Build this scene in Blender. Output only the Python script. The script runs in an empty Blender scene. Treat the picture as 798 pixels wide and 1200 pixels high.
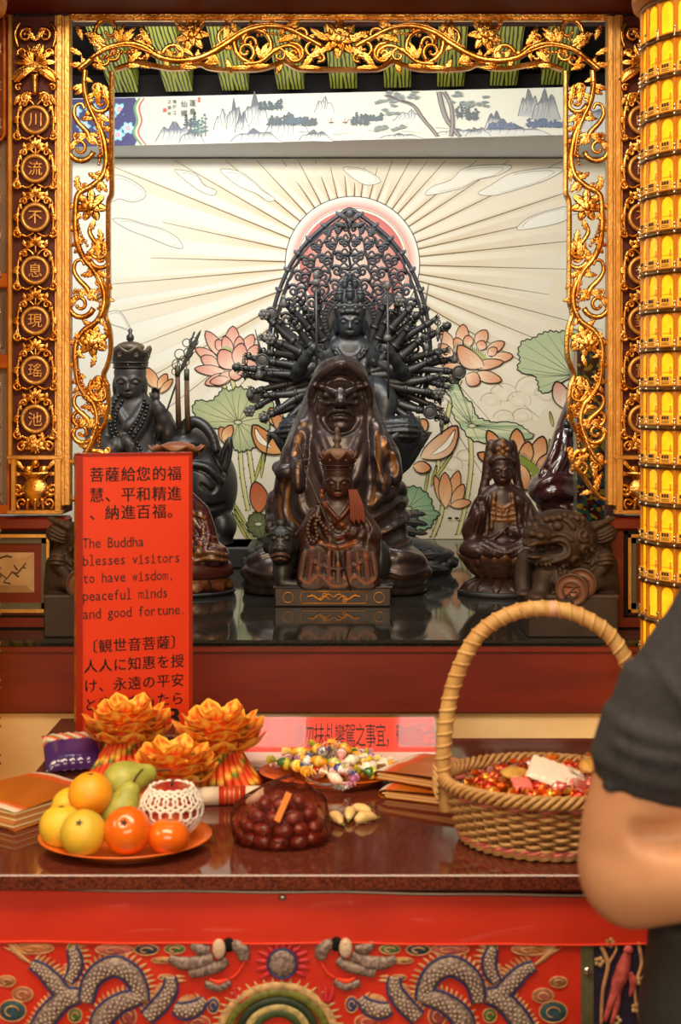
import bpy, math, random
import numpy as np
from mathutils import Vector, Matrix, geometry
C = bpy.context.scene
COL = C.collection
PI = math.pi
random.seed(7)
# photograph frame 798x1200: focal length 1700 px, horizon at y = 470
F, CX, HY, CZ = 1700.0, 399.0, 470.0, 1.5
ZP, ZT = 0.907, 0.773                      # altar platform top, offering table top
# ---------------------------------------------------------------- camera
cam_d = bpy.data.cameras.new('camera'); cam = bpy.data.objects.new('camera', cam_d); COL.objects.link(cam)
cam.location = (0, 0, CZ); cam.rotation_euler = (PI/2, 0, 0)
cam_d.sensor_fit = 'VERTICAL'; cam_d.sensor_height = 36; cam_d.sensor_width = 24
cam_d.lens = 36*F/1200; cam_d.shift_y = -(600-HY)/1200
cam_d.dof.use_dof = True; cam_d.dof.focus_distance = 4.3; cam_d.dof.aperture_fstop = 7.0
C.camera = cam
# ---------------------------------------------------------------- world and light
w = bpy.data.worlds.new('room'); C.world = w; w.use_nodes = True
w.node_tree.nodes['Background'].inputs[0].default_value = (1.0, .74, .5, 1)
w.node_tree.nodes['Background'].inputs[1].default_value = .13
def area(name, loc, target, size, energy, color):
    l = bpy.data.lights.new(name, 'AREA'); l.shape = 'RECTANGLE'; l.size, l.size_y = size
    l.energy = energy; l.color = color
    o = bpy.data.objects.new(name, l); COL.objects.link(o); o.location = loc
    o.rotation_euler = (Vector(target)-Vector(loc)).to_track_quat('-Z', 'Y').to_euler()
    return o
area('niche_tube_light', (-.15, 4.25, 2.70), (-.15, 6.2, 1.9), (1.6, .14), 41, (1, .965, .91))
area('niche_left_light', (-.75, 4.8, 2.60), (-.95, 6.2, 2.0), (.3, .1), 7, (.92, .97, 1))
area('hall_ceiling_light', (-.2, 1.0, 3.5), (0, 3.6, 1.2), (2.2, 1.0), 105, (1, .78, .52))
area('front_fill_light', (.1, -1.3, 1.95), (0, 2.6, .8), (2.4, 1.2), 78, (1, .76, .50))  # fill added behind the camera to brighten the cloth and foreground
area('hall_side_light', (-2.4, 1.2, 2.6), (0, 3.2, 1.1), (1.0, 1.0), 26, (1, .72, .42))
C.view_settings.view_transform = 'Standard'; C.view_settings.look = 'None'
C.view_settings.gamma = 1; C.view_settings.use_curve_mapping = False
C.view_settings.exposure = 0.0
# ---------------------------------------------------------------- helpers
def P(px, py, D): return Vector(((px-CX)*D/F, D, CZ-(py-HY)*D/F))
def yb(D, z=ZP): return HY+(CZ-z)*F/D      # photo row of a support plane at distance D
def towork(a, D):                           # (px, depth px, -py) at distance D -> metres
    s = D/F; a = np.asarray(a, float).reshape(-1, 3)
    return np.stack([(a[:, 0]-CX)*s, D+a[:, 1]*s, CZ+(a[:, 2]+HY)*s], 1)
def srgb(*c):
    return tuple((x/255/12.92 if x/255 <= .04045 else ((x/255+.055)/1.055)**2.4) for x in c[:3])
MATS = {}
def M(name, col=(.5, .5, .5), rough=.5, metal=0., col2=None, nscale=8., ndetail=4., nlo=.4, nhi=.6, bump=0., bscale=40., coat=0., emit=0., attr=False, spec=.5, wear=None, wlo=.5, whi=.6, alpha=1., sss=0., noise_axis=None, trans=0.):
    if name in MATS: return MATS[name]
    m = bpy.data.materials.new(name); m.use_nodes = True; nt = m.node_tree; N = nt.nodes; L = nt.links
    b = N['Principled BSDF']
    b.inputs['Roughness'].default_value = rough; b.inputs['Metallic'].default_value = metal
    b.inputs['Specular IOR Level'].default_value = spec; b.inputs['Coat Weight'].default_value = coat; b.inputs['Coat Roughness'].default_value = .08
    b.inputs['Alpha'].default_value = alpha; b.inputs['Transmission Weight'].default_value = trans
    if sss: b.inputs['Subsurface Weight'].default_value = sss; b.inputs['Subsurface Radius'].default_value = (.012, .005, .003)
    out = None
    def rgb(c):
        n = N.new('ShaderNodeRGB'); n.outputs[0].default_value = (*c, 1); return n.outputs[0]
    def mix(f, a, c, mode='MIX'):
        n = N.new('ShaderNodeMix'); n.data_type = 'RGBA'; n.blend_type = mode
        if isinstance(f, float): n.inputs[0].default_value = f
        else: L.new(f, n.inputs[0])
        L.new(a, n.inputs[6]); L.new(c, n.inputs[7]); return n.outputs[2]
    tc = N.new('ShaderNodeTexCoord')
    co = tc.outputs['Object']
    if noise_axis:
        mp = N.new('ShaderNodeMapping'); mp.inputs['Scale'].default_value = noise_axis; L.new(co, mp.inputs[0]); co = mp.outputs[0]
    def noise(sc, det=4.):
        n = N.new('ShaderNodeTexNoise'); n.inputs['Scale'].default_value = sc; n.inputs['Detail'].default_value = det
        L.new(co, n.inputs['Vector']); return n.outputs['Fac']
    def ramp(f, lo, hi):
        n = N.new('ShaderNodeMapRange'); n.inputs[1].default_value = lo; n.inputs[2].default_value = hi; L.new(f, n.inputs[0]); return n.outputs[0]
    out = rgb(col)
    if col2 is not None: out = mix(ramp(noise(nscale, ndetail), nlo, nhi), out, rgb(col2))
    if attr:
        a = N.new('ShaderNodeVertexColor'); a.layer_name = 'Col'; 
        out = mix(1.0, out, a.outputs['Color'], 'MULTIPLY')
    if wear is not None:                    # rubbed edges
        g = N.new('ShaderNodeNewGeometry')
        out = mix(ramp(g.outputs['Pointiness'], wlo, whi), out, rgb(wear))
    L.new(out, b.inputs['Base Color'])
    if emit:
        L.new(out, b.inputs['Emission Color']); b.inputs['Emission Strength'].default_value = emit
    if bump:
        bn = N.new('ShaderNodeBump'); bn.inputs['Strength'].default_value = bump; bn.inputs['Distance'].default_value = .004
        L.new(noise(bscale, 3.), bn.inputs['Height']); L.new(bn.outputs[0], b.inputs['Normal'])
    MATS[name] = m; return m
def film(name, tint=(1, 1, 1), gl=.25, rough=.08, bump=.0, bscale=30., haze=None):   # clear plastic
    if name in MATS: return MATS[name]
    m = bpy.data.materials.new(name); m.use_nodes = True; nt = m.node_tree; N = nt.nodes; L = nt.links
    N.remove(N['Principled BSDF']); o = N['Material Output']
    t = N.new('ShaderNodeBsdfTransparent'); t.inputs[0].default_value = (*tint, 1)
    g = N.new('ShaderNodeBsdfGlossy'); g.inputs['Roughness'].default_value = rough
    fr = N.new('ShaderNodeLayerWeight'); fr.inputs[0].default_value = gl
    mx = N.new('ShaderNodeMixShader'); L.new(fr.outputs['Fresnel'], mx.inputs[0]); L.new(t.outputs[0], mx.inputs[1]); L.new(g.outputs[0], mx.inputs[2])
    if haze:
        df = N.new('ShaderNodeBsdfDiffuse'); df.inputs[0].default_value = (*haze[0], 1); m2 = N.new('ShaderNodeMixShader'); m2.inputs[0].default_value = haze[1]
        L.new(mx.outputs[0], m2.inputs[1]); L.new(df.outputs[0], m2.inputs[2]); mx = m2
    L.new(mx.outputs[0], o.inputs[0])
    if bump:
        n = N.new('ShaderNodeTexNoise'); n.inputs['Scale'].default_value = bscale; n.inputs['Detail'].default_value = 3
        tc = N.new('ShaderNodeTexCoord'); L.new(tc.outputs['Object'], n.inputs['Vector'])
        bn = N.new('ShaderNodeBump'); bn.inputs['Strength'].default_value = bump; bn.inputs['Distance'].default_value = .01
        L.new(n.outputs['Fac'], bn.inputs['Height']); L.new(bn.outputs[0], g.inputs['Normal']); L.new(bn.outputs[0], fr.inputs['Normal'])
    MATS[name] = m; return m
def tag(o, label=None, cat=None, group=None, kind=None):
    if label: o['label'] = label
    if cat: o['category'] = cat
    if group: o['group'] = group
    if kind: o['kind'] = kind
    return o
def wloc(o):
    v = Vector((0, 0, 0))
    while o: v = v+Vector(o.location); o = o.parent
    return v
def thing(name, loc, label, cat, group=None):
    o = bpy.data.objects.new(name, None); COL.objects.link(o); o.location = loc; o.empty_display_size = .05
    return tag(o, label, cat, group)
def copytree(o, parent=None):
    c = o.copy(); COL.objects.link(c); c.parent = parent
    for ch in list(o.children): copytree(ch, c)
    return c
def finish(name, V, Fa, mats, parent=None, label=None, cat=None, group=None, kind=None, org=None, smooth=True, mi=None, cols=None):
    V = np.asarray(V, float).reshape(-1, 3)
    if org is None:
        if parent is not None: org = wloc(parent)
        else: org = Vector(((V[:, 0].min()+V[:, 0].max())/2, (V[:, 1].min()+V[:, 1].max())/2, V[:, 2].min()))
    me = bpy.data.meshes.new(name)
    me.from_pydata((V-np.array(org)).tolist(), [], Fa if isinstance(Fa, list) else Fa.tolist())
    for m in (mats if isinstance(mats, (list, tuple)) else [mats]): me.materials.append(m)
    if mi is not None: me.polygons.foreach_set('material_index', mi)
    if isinstance(smooth, (list, np.ndarray)): me.polygons.foreach_set('use_smooth', smooth)
    else: me.polygons.foreach_set('use_smooth', [bool(smooth)]*len(me.polygons))
    if cols is not None:
        a = me.color_attributes.new('Col', 'FLOAT_COLOR', 'POINT')
        cc = np.ones((len(V), 4)); cc[:, :3] = np.asarray(cols)[:, :3]
        a.data.foreach_set('color', cc.ravel())
    me.update()
    o = bpy.data.objects.new(name, me); COL.objects.link(o)
    if parent is not None: o.parent = parent; o.location = Vector(org)-wloc(parent)
    else: o.location = org
    return tag(o, label, cat, group, kind)
def spline(pts, n=8, closed=False):         # Catmull-Rom
    p = np.asarray(pts, float); k = len(p)
    if k < 3 and not closed: 
        t = np.linspace(0, 1, n+1)[:, None]; return p[0]*(1-t)+p[1]*t
    out = []
    for i in range(k if closed else k-1):
        if closed: a, b, c, d = p[i-1], p[i], p[(i+1) % k], p[(i+2) % k]
        else: a, b, c, d = p[max(i-1, 0)], p[i], p[i+1], p[min(i+2, k-1)]
        for t in np.arange(n)/n:
            out.append(.5*(2*b+(c-a)*t+(2*a-5*b+4*c-d)*t*t+(3*b-a-3*c+d)*t**3))
    if not closed: out.append(p[-1])
    return np.array(out)
def rotz(a): return np.array(Matrix.Rotation(a, 3, 'Z'))
class MB:
    def __init__(s): s.V = []; s.F = []; s.S = []; s.I = []; s.K = []; s.col = (1, 1, 1); s.mi = 0; s.n = 0
    def add(s, v, f, smooth=True, cols=None):
        v = np.asarray(v, float).reshape(-1, 3); o = s.n
        s.V.append(v); s.n += len(v)
        s.F += [tuple(int(i)+o for i in q) for q in f]; s.S += [smooth]*len(f); s.I += [s.mi]*len(f)
        s.K.append(np.tile(np.array(s.col, float), (len(v), 1)) if cols is None else np.asarray(cols, float))
        return s
    def box(s, c, size, rot=None, bev=0.):
        a = np.array(size)/2.0; c = np.array(c, float)
        if bev:
            v = []; f = []
            for sx in (-1, 1):
                for sy in (-1, 1):
                    for sz in (-1, 1):
                        g = np.array([sx, sy, sz])
                        for ax in range(3):
                            q = g*(a-bev); q[ax] = g[ax]*a[ax]; v.append(q)
            ix = lambda sx, sy, sz, ax: (((sx > 0)*2+(sy > 0))*2+(sz > 0))*3+ax
            for ax in range(3):
                o1, o2 = [(1, 2), (2, 0), (0, 1)][ax]
                for sg in (-1, 1):
                    q = []
                    for (u, w_) in ((-1, -1), (1, -1), (1, 1), (-1, 1)):
                        g = [0, 0, 0]; g[ax] = sg; g[o1] = u; g[o2] = w_; q.append(ix(*g, ax))
                    f.append(q if sg > 0 else q[::-1])
            for ax in range(3):
                o1, o2 = (ax+1) % 3, (ax+2) % 3
                for u in (-1, 1):
                    for w_ in (-1, 1):
                        g0 = [0, 0, 0]; g1 = [0, 0, 0]; g0[ax] = -1; g1[ax] = 1
                        for g in (g0, g1): g[o1] = u; g[o2] = w_
                        f.append([ix(*g0, o1), ix(*g1, o1), ix(*g1, o2), ix(*g0, o2)])
            for sx in (-1, 1):
                for sy in (-1, 1):
                    for sz in (-1, 1): f.append([ix(sx, sy, sz, 0), ix(sx, sy, sz, 1), ix(sx, sy, sz, 2)])
            v = np.array(v)
        else:
            v = np.array([[x, y, z] for x in (-1, 1) for y in (-1, 1) for z in (-1, 1)])*a
            f = [(0, 1, 3, 2), (4, 6, 7, 5), (0, 4, 5, 1), (2, 3, 7, 6), (0, 2, 6, 4), (1, 5, 7, 3)]
        if rot is not None: v = v@np.array(rot).T
        return s.add(v+c, f, False)
    def tube(s, path, r, seg=8, flat=1., cap=True, closed=False, up=None, wave=None):
        p = np.asarray(path, float); n = len(p); r = np.broadcast_to(np.asarray(r, float), (n,))
        t = np.zeros_like(p)
        if closed: t = np.roll(p, -1, 0)-np.roll(p, 1, 0)
        else: t[1:-1] = p[2:]-p[:-2]; t[0] = p[1]-p[0]; t[-1] = p[-1]-p[-2]
        t /= np.linalg.norm(t, axis=1)[:, None]+1e-12
        if up is not None:
            u = np.tile(np.array(up, float), (n, 1))
            u = u-(u*t).sum(1)[:, None]*t; u /= np.linalg.norm(u, axis=1)[:, None]+1e-12
        else:
            u = np.zeros_like(p); q = np.array([0, 0, 1.]) if abs(t[0][2]) < .9 else np.array([1., 0, 0])
            for i in range(n):
                q = q-q.dot(t[i])*t[i]; q /= np.linalg.norm(q)+1e-12; u[i] = q
        b = np.cross(t, u)
        a = np.arange(seg)/seg*2*PI
        v = p[:, None, :]+r[:, None, None]*(np.cos(a)[None, :, None]*b[:, None, :]+flat*np.sin(a)[None, :, None]*u[:, None, :])
        f = []; m = n if closed else n-1
        for i in range(m):
            j = (i+1) % n
            for k in range(seg): f.append((i*seg+k, i*seg+(k+1) % seg, j*seg+(k+1) % seg, j*seg+k))
        if cap and not closed: f.append(tuple(range(seg))[::-1]); f.append(tuple((n-1)*seg+k for k in range(seg)))
        return s.add(v.reshape(-1, 3), f)
    def ell(s, c, r, seg=12, rings=7, rot=None):
        th = np.linspace(0, PI, rings+1)[1:-1]; a = np.arange(seg)/seg*2*PI
        v = [(0, 0, 1)]+[(math.sin(t)*math.cos(x), math.sin(t)*math.sin(x), math.cos(t)) for t in th for x in a]+[(0, 0, -1)]
        v = np.array(v)*np.array(r); f = []
        for k in range(seg): f.append((0, 1+k, 1+(k+1) % seg))
        for i in range(rings-2):
            for k in range(seg):
                f.append((1+i*seg+k, 1+(i+1)*seg+k, 1+(i+1)*seg+(k+1) % seg, 1+i*seg+(k+1) % seg))
        o = 1+(rings-2)*seg; e = len(v)-1
        for k in range(seg): f.append((e, o+(k+1) % seg, o+k))
        if rot is not None: v = v@np.array(rot).T
        return s.add(v+np.array(c, float), f)
    def lathe(s, prof, c=(0, 0, 0), seg=32, sx=1., sy=1., arc=None, mod=None):
        c = np.array(c, float); n = len(prof); closed = arc is None
        a = np.arange(seg)/seg*2*PI if closed else np.linspace(arc[0], arc[1], seg)
        v = []
        for j, (r, z) in enumerate(prof):
            for x in a:
                q = r*(mod(x, j) if mod else 1.)
                v.append((q*math.cos(x)*sx, q*math.sin(x)*sy, z))
        f = []
        for i in range(n-1):
            for k in range(seg if closed else seg-1):
                f.append((i*seg+k, i*seg+(k+1) % seg, (i+1)*seg+(k+1) % seg, (i+1)*seg+k))
        return s.add(np.array(v)+c, f)
    def poly(s, pts, d0, d1, axis=1):       # outline in the x-z plane extruded from y = d0 to d1
        p = np.asarray(pts, float); n = len(p)
        tri = geometry.tessellate_polygon([[Vector((q[0], q[1], 0)) for q in p]])
        v = np.concatenate([np.stack([p[:, 0], np.full(n, d0), p[:, 1]], 1), np.stack([p[:, 0], np.full(n, d1), p[:, 1]], 1)])
        f = [tuple(t) for t in tri]+[tuple(i+n for i in t[::-1]) for t in tri]
        for i in range(n): f.append((i, (i+1) % n, n+(i+1) % n, n+i))
        return s.add(v, f, False)
    def build(s, name, mats, parent=None, label=None, cat=None, group=None, kind=None, D=None, org=None, smooth=None, color=False, tf=None):
        V = np.concatenate(s.V)
        if D is not None: V = towork(V, D)
        if tf is not None: V = tf(V)
        multi = isinstance(mats, (list, tuple))
        return finish(name, V, s.F, mats, parent, label, cat, group, kind, org, s.S if smooth is None else smooth, s.I if multi else None, np.concatenate(s.K) if color else None)
def px(path, y=0.): return np.array([(a[0], (a[2] if len(a) > 2 else y), -a[1]) for a in path], float)
# ---------------------------------------------------------------- carving field (signed distance sculpting, photo-pixel units)
class Sculpt:
    def __init__(s, lo, hi, h):
        s.h = h; s.lo = np.array(lo, float); s.n = np.ceil((np.array(hi)-s.lo)/h).astype(int)+1
        s.f = np.full(tuple(s.n), 50., np.float32); s.paints = []
    def _apply(s, fn, lo, hi, k, cut=False):
        m = k+3*s.h
        a = np.maximum(np.floor((np.array(lo)-m-s.lo)/s.h).astype(int), 0); b = np.minimum(np.ceil((np.array(hi)+m-s.lo)/s.h).astype(int)+1, s.n)
        if (b <= a).any(): return
        X = (s.lo[0]+np.arange(a[0], b[0])*s.h).astype(np.float32)[:, None, None]
        Y = (s.lo[1]+np.arange(a[1], b[1])*s.h).astype(np.float32)[None, :, None]
        Z = (s.lo[2]+np.arange(a[2], b[2])*s.h).astype(np.float32)[None, None, :]
        d = fn(X, Y, Z); sl = tuple(slice(a[i], b[i]) for i in range(3)); g = s.f[sl]
        if cut: d = -d
        if cut:
            q = np.maximum(k-np.abs(g-d), 0)/max(k, 1e-6); s.f[sl] = np.maximum(g, d)+q*q*k/4
        else:
            q = np.maximum(k-np.abs(g-d), 0)/max(k, 1e-6); s.f[sl] = np.minimum(g, d)-q*q*k/4
    def ell(s, x, py, r, y=0., k=4., rot=0., tilt=0., cut=False):
        c = (x, y, -py); R = max(r)
        ca, sa, cb, sb = math.cos(rot), math.sin(rot), math.cos(tilt), math.sin(tilt)
        def fn(X, Y, Z):
            u, v, w_ = X-c[0], Y-c[1], Z-c[2]
            u, w_ = ca*u+sa*w_, -sa*u+ca*w_
            u, v = cb*u+sb*v, -sb*u+cb*v
            k0 = np.sqrt((u/r[0])**2+(v/r[1])**2+(w_/r[2])**2); k1 = np.sqrt((u/r[0]**2)**2+(v/r[1]**2)**2+(w_/r[2]**2)**2)
            return k0*(k0-1)/(k1+1e-6)
        rr = np.array(r) if rot == 0 and tilt == 0 else np.array([R]*3)
        s._apply(fn, np.array(c)-rr, np.array(c)+rr, k, cut); return s
    def seg3(s, p0, p1, r0, r1, k=3., cut=False, sq=1.):
        p0 = np.array(p0, float); p1 = np.array(p1, float); d = p1-p0; dd = d.dot(d)+1e-9; R = max(r0, r1)*max(1, sq)
        def fn(X, Y, Z):
            t = np.clip(((X-p0[0])*d[0]+(Y-p0[1])*d[1]+(Z-p0[2])*d[2])/dd, 0, 1)
            return np.sqrt((X-p0[0]-t*d[0])**2+((Y-p0[1]-t*d[1])/sq)**2+(Z-p0[2]-t*d[2])**2)-(r0+t*(r1-r0))
        s._apply(fn, np.minimum(p0, p1)-R, np.maximum(p0, p1)+R, k, cut); return s
    def cyl(s, p0, p1, r0, r1, k=3., cut=False):               # flat-ended round bar, (px, py, depth) ends
        a, b = px([p0, p1]); d = b-a; L_ = np.linalg.norm(d); d /= L_; R = max(r0, r1)
        def fn(X, Y, Z):
            t = (X-a[0])*d[0]+(Y-a[1])*d[1]+(Z-a[2])*d[2]
            rad = np.sqrt(np.maximum((X-a[0])**2+(Y-a[1])**2+(Z-a[2])**2-t*t, 0))
            return np.maximum(rad-(r0+np.clip(t/L_, 0, 1)*(r1-r0)), np.abs(t-L_/2)-L_/2)
        s._apply(fn, np.minimum(a, b)-R, np.maximum(a, b)+R, k, cut); return s
    def path(s, pts, r, k=3., cut=False, n=3, sq=1.):          # pts (px, py, depth)
        q = px(pts)
        if n > 1 and len(q) > 2: q = spline(q, n)
        r = np.interp(np.linspace(0, 1, len(q)), np.linspace(0, 1, len(np.atleast_1d(r))), np.atleast_1d(r)) if np.ndim(r) else np.full(len(q), r)
        for i in range(len(q)-1): s.seg3(q[i], q[i+1], r[i], r[i+1], k, cut, sq)
        return s
    def box(s, x0, x1, py0, py1, y0, y1, rd=2., k=1., cut=False):
        c = np.array([(x0+x1)/2, (y0+y1)/2, -(py0+py1)/2]); a = np.array([abs(x1-x0)/2, abs(y1-y0)/2, abs(py1-py0)/2])-rd
        def fn(X, Y, Z):
            qx, qy, qz = np.abs(X-c[0])-a[0], np.abs(Y-c[1])-a[1], np.abs(Z-c[2])-a[2]
            return np.sqrt(np.maximum(qx, 0)**2+np.maximum(qy, 0)**2+np.maximum(qz, 0)**2)+np.minimum(np.maximum(np.maximum(qx, qy), qz), 0)-rd
        s._apply(fn, c-a-rd, c+a+rd, k, cut); return s
    def front(s, x, py):                                        # depth of the first surface met from the front
        i = int(np.clip(round((x-s.lo[0])/s.h), 0, s.n[0]-1)); j = int(np.clip(round((-py-s.lo[2])/s.h), 0, s.n[2]-1))
        c = s.f[i, :, j]; w_ = np.where(c < 0)[0]
        if len(w_) == 0: return None
        a = w_[0]
        if a == 0: return s.lo[1]
        return s.lo[1]+(a-1+c[a-1]/(c[a-1]-c[a]))*s.h
    def stroke(s, pts, r, out=0., k=1.5, cut=False, n=5, mirror=None, paint=None):
        for sg in ((0, 1) if mirror is not None else (0,)):
            q = spline(np.array(pts, float), n) if len(pts) > 2 else spline(np.array(pts, float), 6)
            if sg: q = q*np.array([-1, 1])+np.array([2*mirror, 0])
            rr = np.interp(np.linspace(0, 1, len(q)), np.linspace(0, 1, len(np.atleast_1d(r))), np.atleast_1d(r))
            run = []; runs = []
            for i, (a, b) in enumerate(q):
                y = s.front(a, b)
                if y is None:
                    if len(run) > 1: runs.append(run)
                    run = []
                else: run.append((np.array([a, y-out, -b]), rr[i]))
            if len(run) > 1: runs.append(run)
            for run in runs:
                for (p, r0), (p2, r1) in zip(run[:-1], run[1:]):
                    if abs(p[1]-p2[1]) < 14*max(1, s.h): s.seg3(p, p2, r0, r1, k, cut)
                    if paint: s.paints.append((p, r0*paint[1], paint[0]))
        return s
    def crease(s, pts, w_, ht, cut=False, k=3., n=8, mirror=None, paint=None):   # broad shallow ridge (or groove) ht high, w_ wide
        R = (w_*w_+ht*ht)/(2*ht)
        for sg in ((0, 1) if mirror is not None else (0,)):
            q = spline(np.array(pts, float), n)
            if sg: q = q*np.array([-1, 1])+np.array([2*mirror, 0])
            P3 = []; m = len(q)
            for i, (a, b) in enumerate(q):
                y = s.front(a, b)
                if y is None: P3.append(None); continue
                e = min(1., 3.2*min(i+.6, m-i-.4)/m); h_ = ht*e
                P3.append((np.array([a, y+(R-h_)*(-1 if cut else 1), -b]), np.array([a, y, -b])))
            for u, v in zip(P3[:-1], P3[1:]):
                if u is None or v is None or abs(u[0][1]-v[0][1]) > 14: continue
                s.seg3(u[0], v[0], R, R, k, cut)
                if paint: s.paints.append((u[1], paint[1], paint[0]))
        return s
    def dot(s, x, py, r, out=0., k=1.5, mirror=None, cut=False, paint=None):
        for xx in ([x] if mirror is None else [x, 2*mirror-x]):
            y = s.front(xx, py)
            if y is None: continue
            rr = r if np.ndim(r) else (r, r, r)
            s.ell(xx, py, rr, y-out, k, cut=cut)
            if paint: s.paints.append((np.array([xx, y-out, -py]), max(rr)*paint[1], paint[0]))
        return s
    def mesh(s):
        f = s.f.copy()
        f[0] = f[-1] = 5; f[:, 0] = f[:, -1] = 5; f[:, :, 0] = 5; f[:, :, -1] = 5
        S = f < 0; nx, ny, nz = f.shape
        cnt = np.zeros((nx-1, ny-1, nz-1), np.int8)
        for i in (0, 1):
            for j in (0, 1):
                for k in (0, 1): cnt += S[i:nx-1+i, j:ny-1+j, k:nz-1+k]
        act = np.argwhere((cnt > 0) & (cnt < 8)); idx = np.full(cnt.shape, -1, np.int32); idx[tuple(act.T)] = np.arange(len(act))
        acc = np.zeros((len(act), 3)); num = np.zeros(len(act)); A = act
        cor = [(i, j, k) for i in (0, 1) for j in (0, 1) for k in (0, 1)]
        for c0 in cor:
            for ax in range(3):
                if c0[ax]: continue
                c1 = list(c0); c1[ax] = 1
                a = f[A[:, 0]+c0[0], A[:, 1]+c0[1], A[:, 2]+c0[2]]; b = f[A[:, 0]+c1[0], A[:, 1]+c1[1], A[:, 2]+c1[2]]
                m = (a < 0) != (b < 0); t = np.where(m, a/(a-b+1e-12), 0)
                p = np.tile(np.array(c0, float), (len(A), 1)); p[:, ax] += t
                acc[m] += p[m]; num[m] += 1
        V = (act+acc/num[:, None])*s.h+s.lo
        Q = []
        for ax in range(3):
            o1, o2 = (ax+1) % 3, (ax+2) % 3
            a = S.take(range(f.shape[ax]-1), ax); b = S.take(range(1, f.shape[ax]), ax)
            e = np.argwhere(a != b); e = e[(e[:, o1] > 0) & (e[:, o2] > 0)]
            d1 = np.zeros(3, int); d1[o1] = 1; d2 = np.zeros(3, int); d2[o2] = 1
            g = lambda off: idx[tuple((e-off).T)]
            q = np.stack([g(d1*0), g(d1), g(d1+d2), g(d2)], 1)
            fl = a[tuple(e.T)]; q[~fl] = q[~fl][:, ::-1]; Q.append(q)
        return V, np.concatenate(Q)
    def build(s, name, mats, D, parent=None, base=(1, 1, 1), color=True, smooth_it=1, **kw):
        V, Q = s.mesh()
        for _ in range(smooth_it):
            n = np.zeros(len(V)); ac = np.zeros_like(V)
            for i in range(4):
                j = (i+1) % 4
                np.add.at(ac, Q[:, i], V[Q[:, j]]); np.add.at(n, Q[:, i], 1); np.add.at(ac, Q[:, j], V[Q[:, i]]); np.add.at(n, Q[:, j], 1)
            V = V*.5+.5*ac/np.maximum(n, 1)[:, None]
        K = np.tile(np.array(base, float), (len(V), 1))
        for p, r, c in s.paints:
            d = np.linalg.norm(V-p, axis=1); w_ = np.clip(1.6-d/r, 0, 1)[:, None]; K = K*(1-w_)+np.array(c)*w_
        return finish(name, towork(V, D), Q, mats, parent, cols=K if color else None, **kw)
def face(S, cx, cy, w_, h, Y, k=None, lip=None, ears=True, nose=1.):
    S.ell(cx, cy-.15*h, (w_, w_*.98, h*1.0), Y, 3)
    S.ell(cx, cy+.42*h, (w_*.74, w_*.72, h*.56), Y-.18*w_, w_*.35)
    if ears:
        for g in (-1, 1): S.ell(cx+g*w_*1.02, cy+.15*h, (w_*.13, w_*.24, h*.5), Y+.05*w_, 1.2)
    S.path([(cx, cy-.2*h, Y-.86*w_), (cx, cy+.26*h, Y-1.06*w_)], [.06*w_*nose, .14*w_*nose], k=.12*w_, n=1)
    for g in (-1, 1): S.ell(cx+g*.12*w_*nose, cy+.27*h, (.09*w_*nose, .1*w_, .07*h), Y-.96*w_, .08*w_)
    S.stroke([(cx-.12*w_, cy-.17*h), (cx-.42*w_, cy-.34*h), (cx-.78*w_, cy-.2*h)], .05*w_, 0, .1*w_, mirror=cx)
    S.dot(cx-.42*w_, cy-.06*h, (.25*w_, .1*w_, .12*h), -.03*w_, .06*w_, mirror=cx)
    S.stroke([(cx-.18*w_, cy-.0*h), (cx-.42*w_, cy+.06*h), (cx-.68*w_, cy-.02*h)], .035*w_, .01*w_, .05*w_, cut=True, mirror=cx)
    S.stroke([(cx-.26*w_, cy+.55*h), (cx-.08*w_, cy+.51*h), (cx, cy+.53*h), (cx+.08*w_, cy+.51*h), (cx+.26*w_, cy+.55*h)], .065*w_, 0, .06*w_, paint=(lip, 1.0) if lip else None)
    S.stroke([(cx-.18*w_, cy+.63*h), (cx, cy+.66*h), (cx+.18*w_, cy+.63*h)], .075*w_, 0, .06*w_, paint=(lip, 1.0) if lip else None)
    S.stroke([(cx-.27*w_, cy+.575*h), (cx, cy+.59*h), (cx+.27*w_, cy+.575*h)], .03*w_, .06*w_, .04*w_, cut=True)
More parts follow.
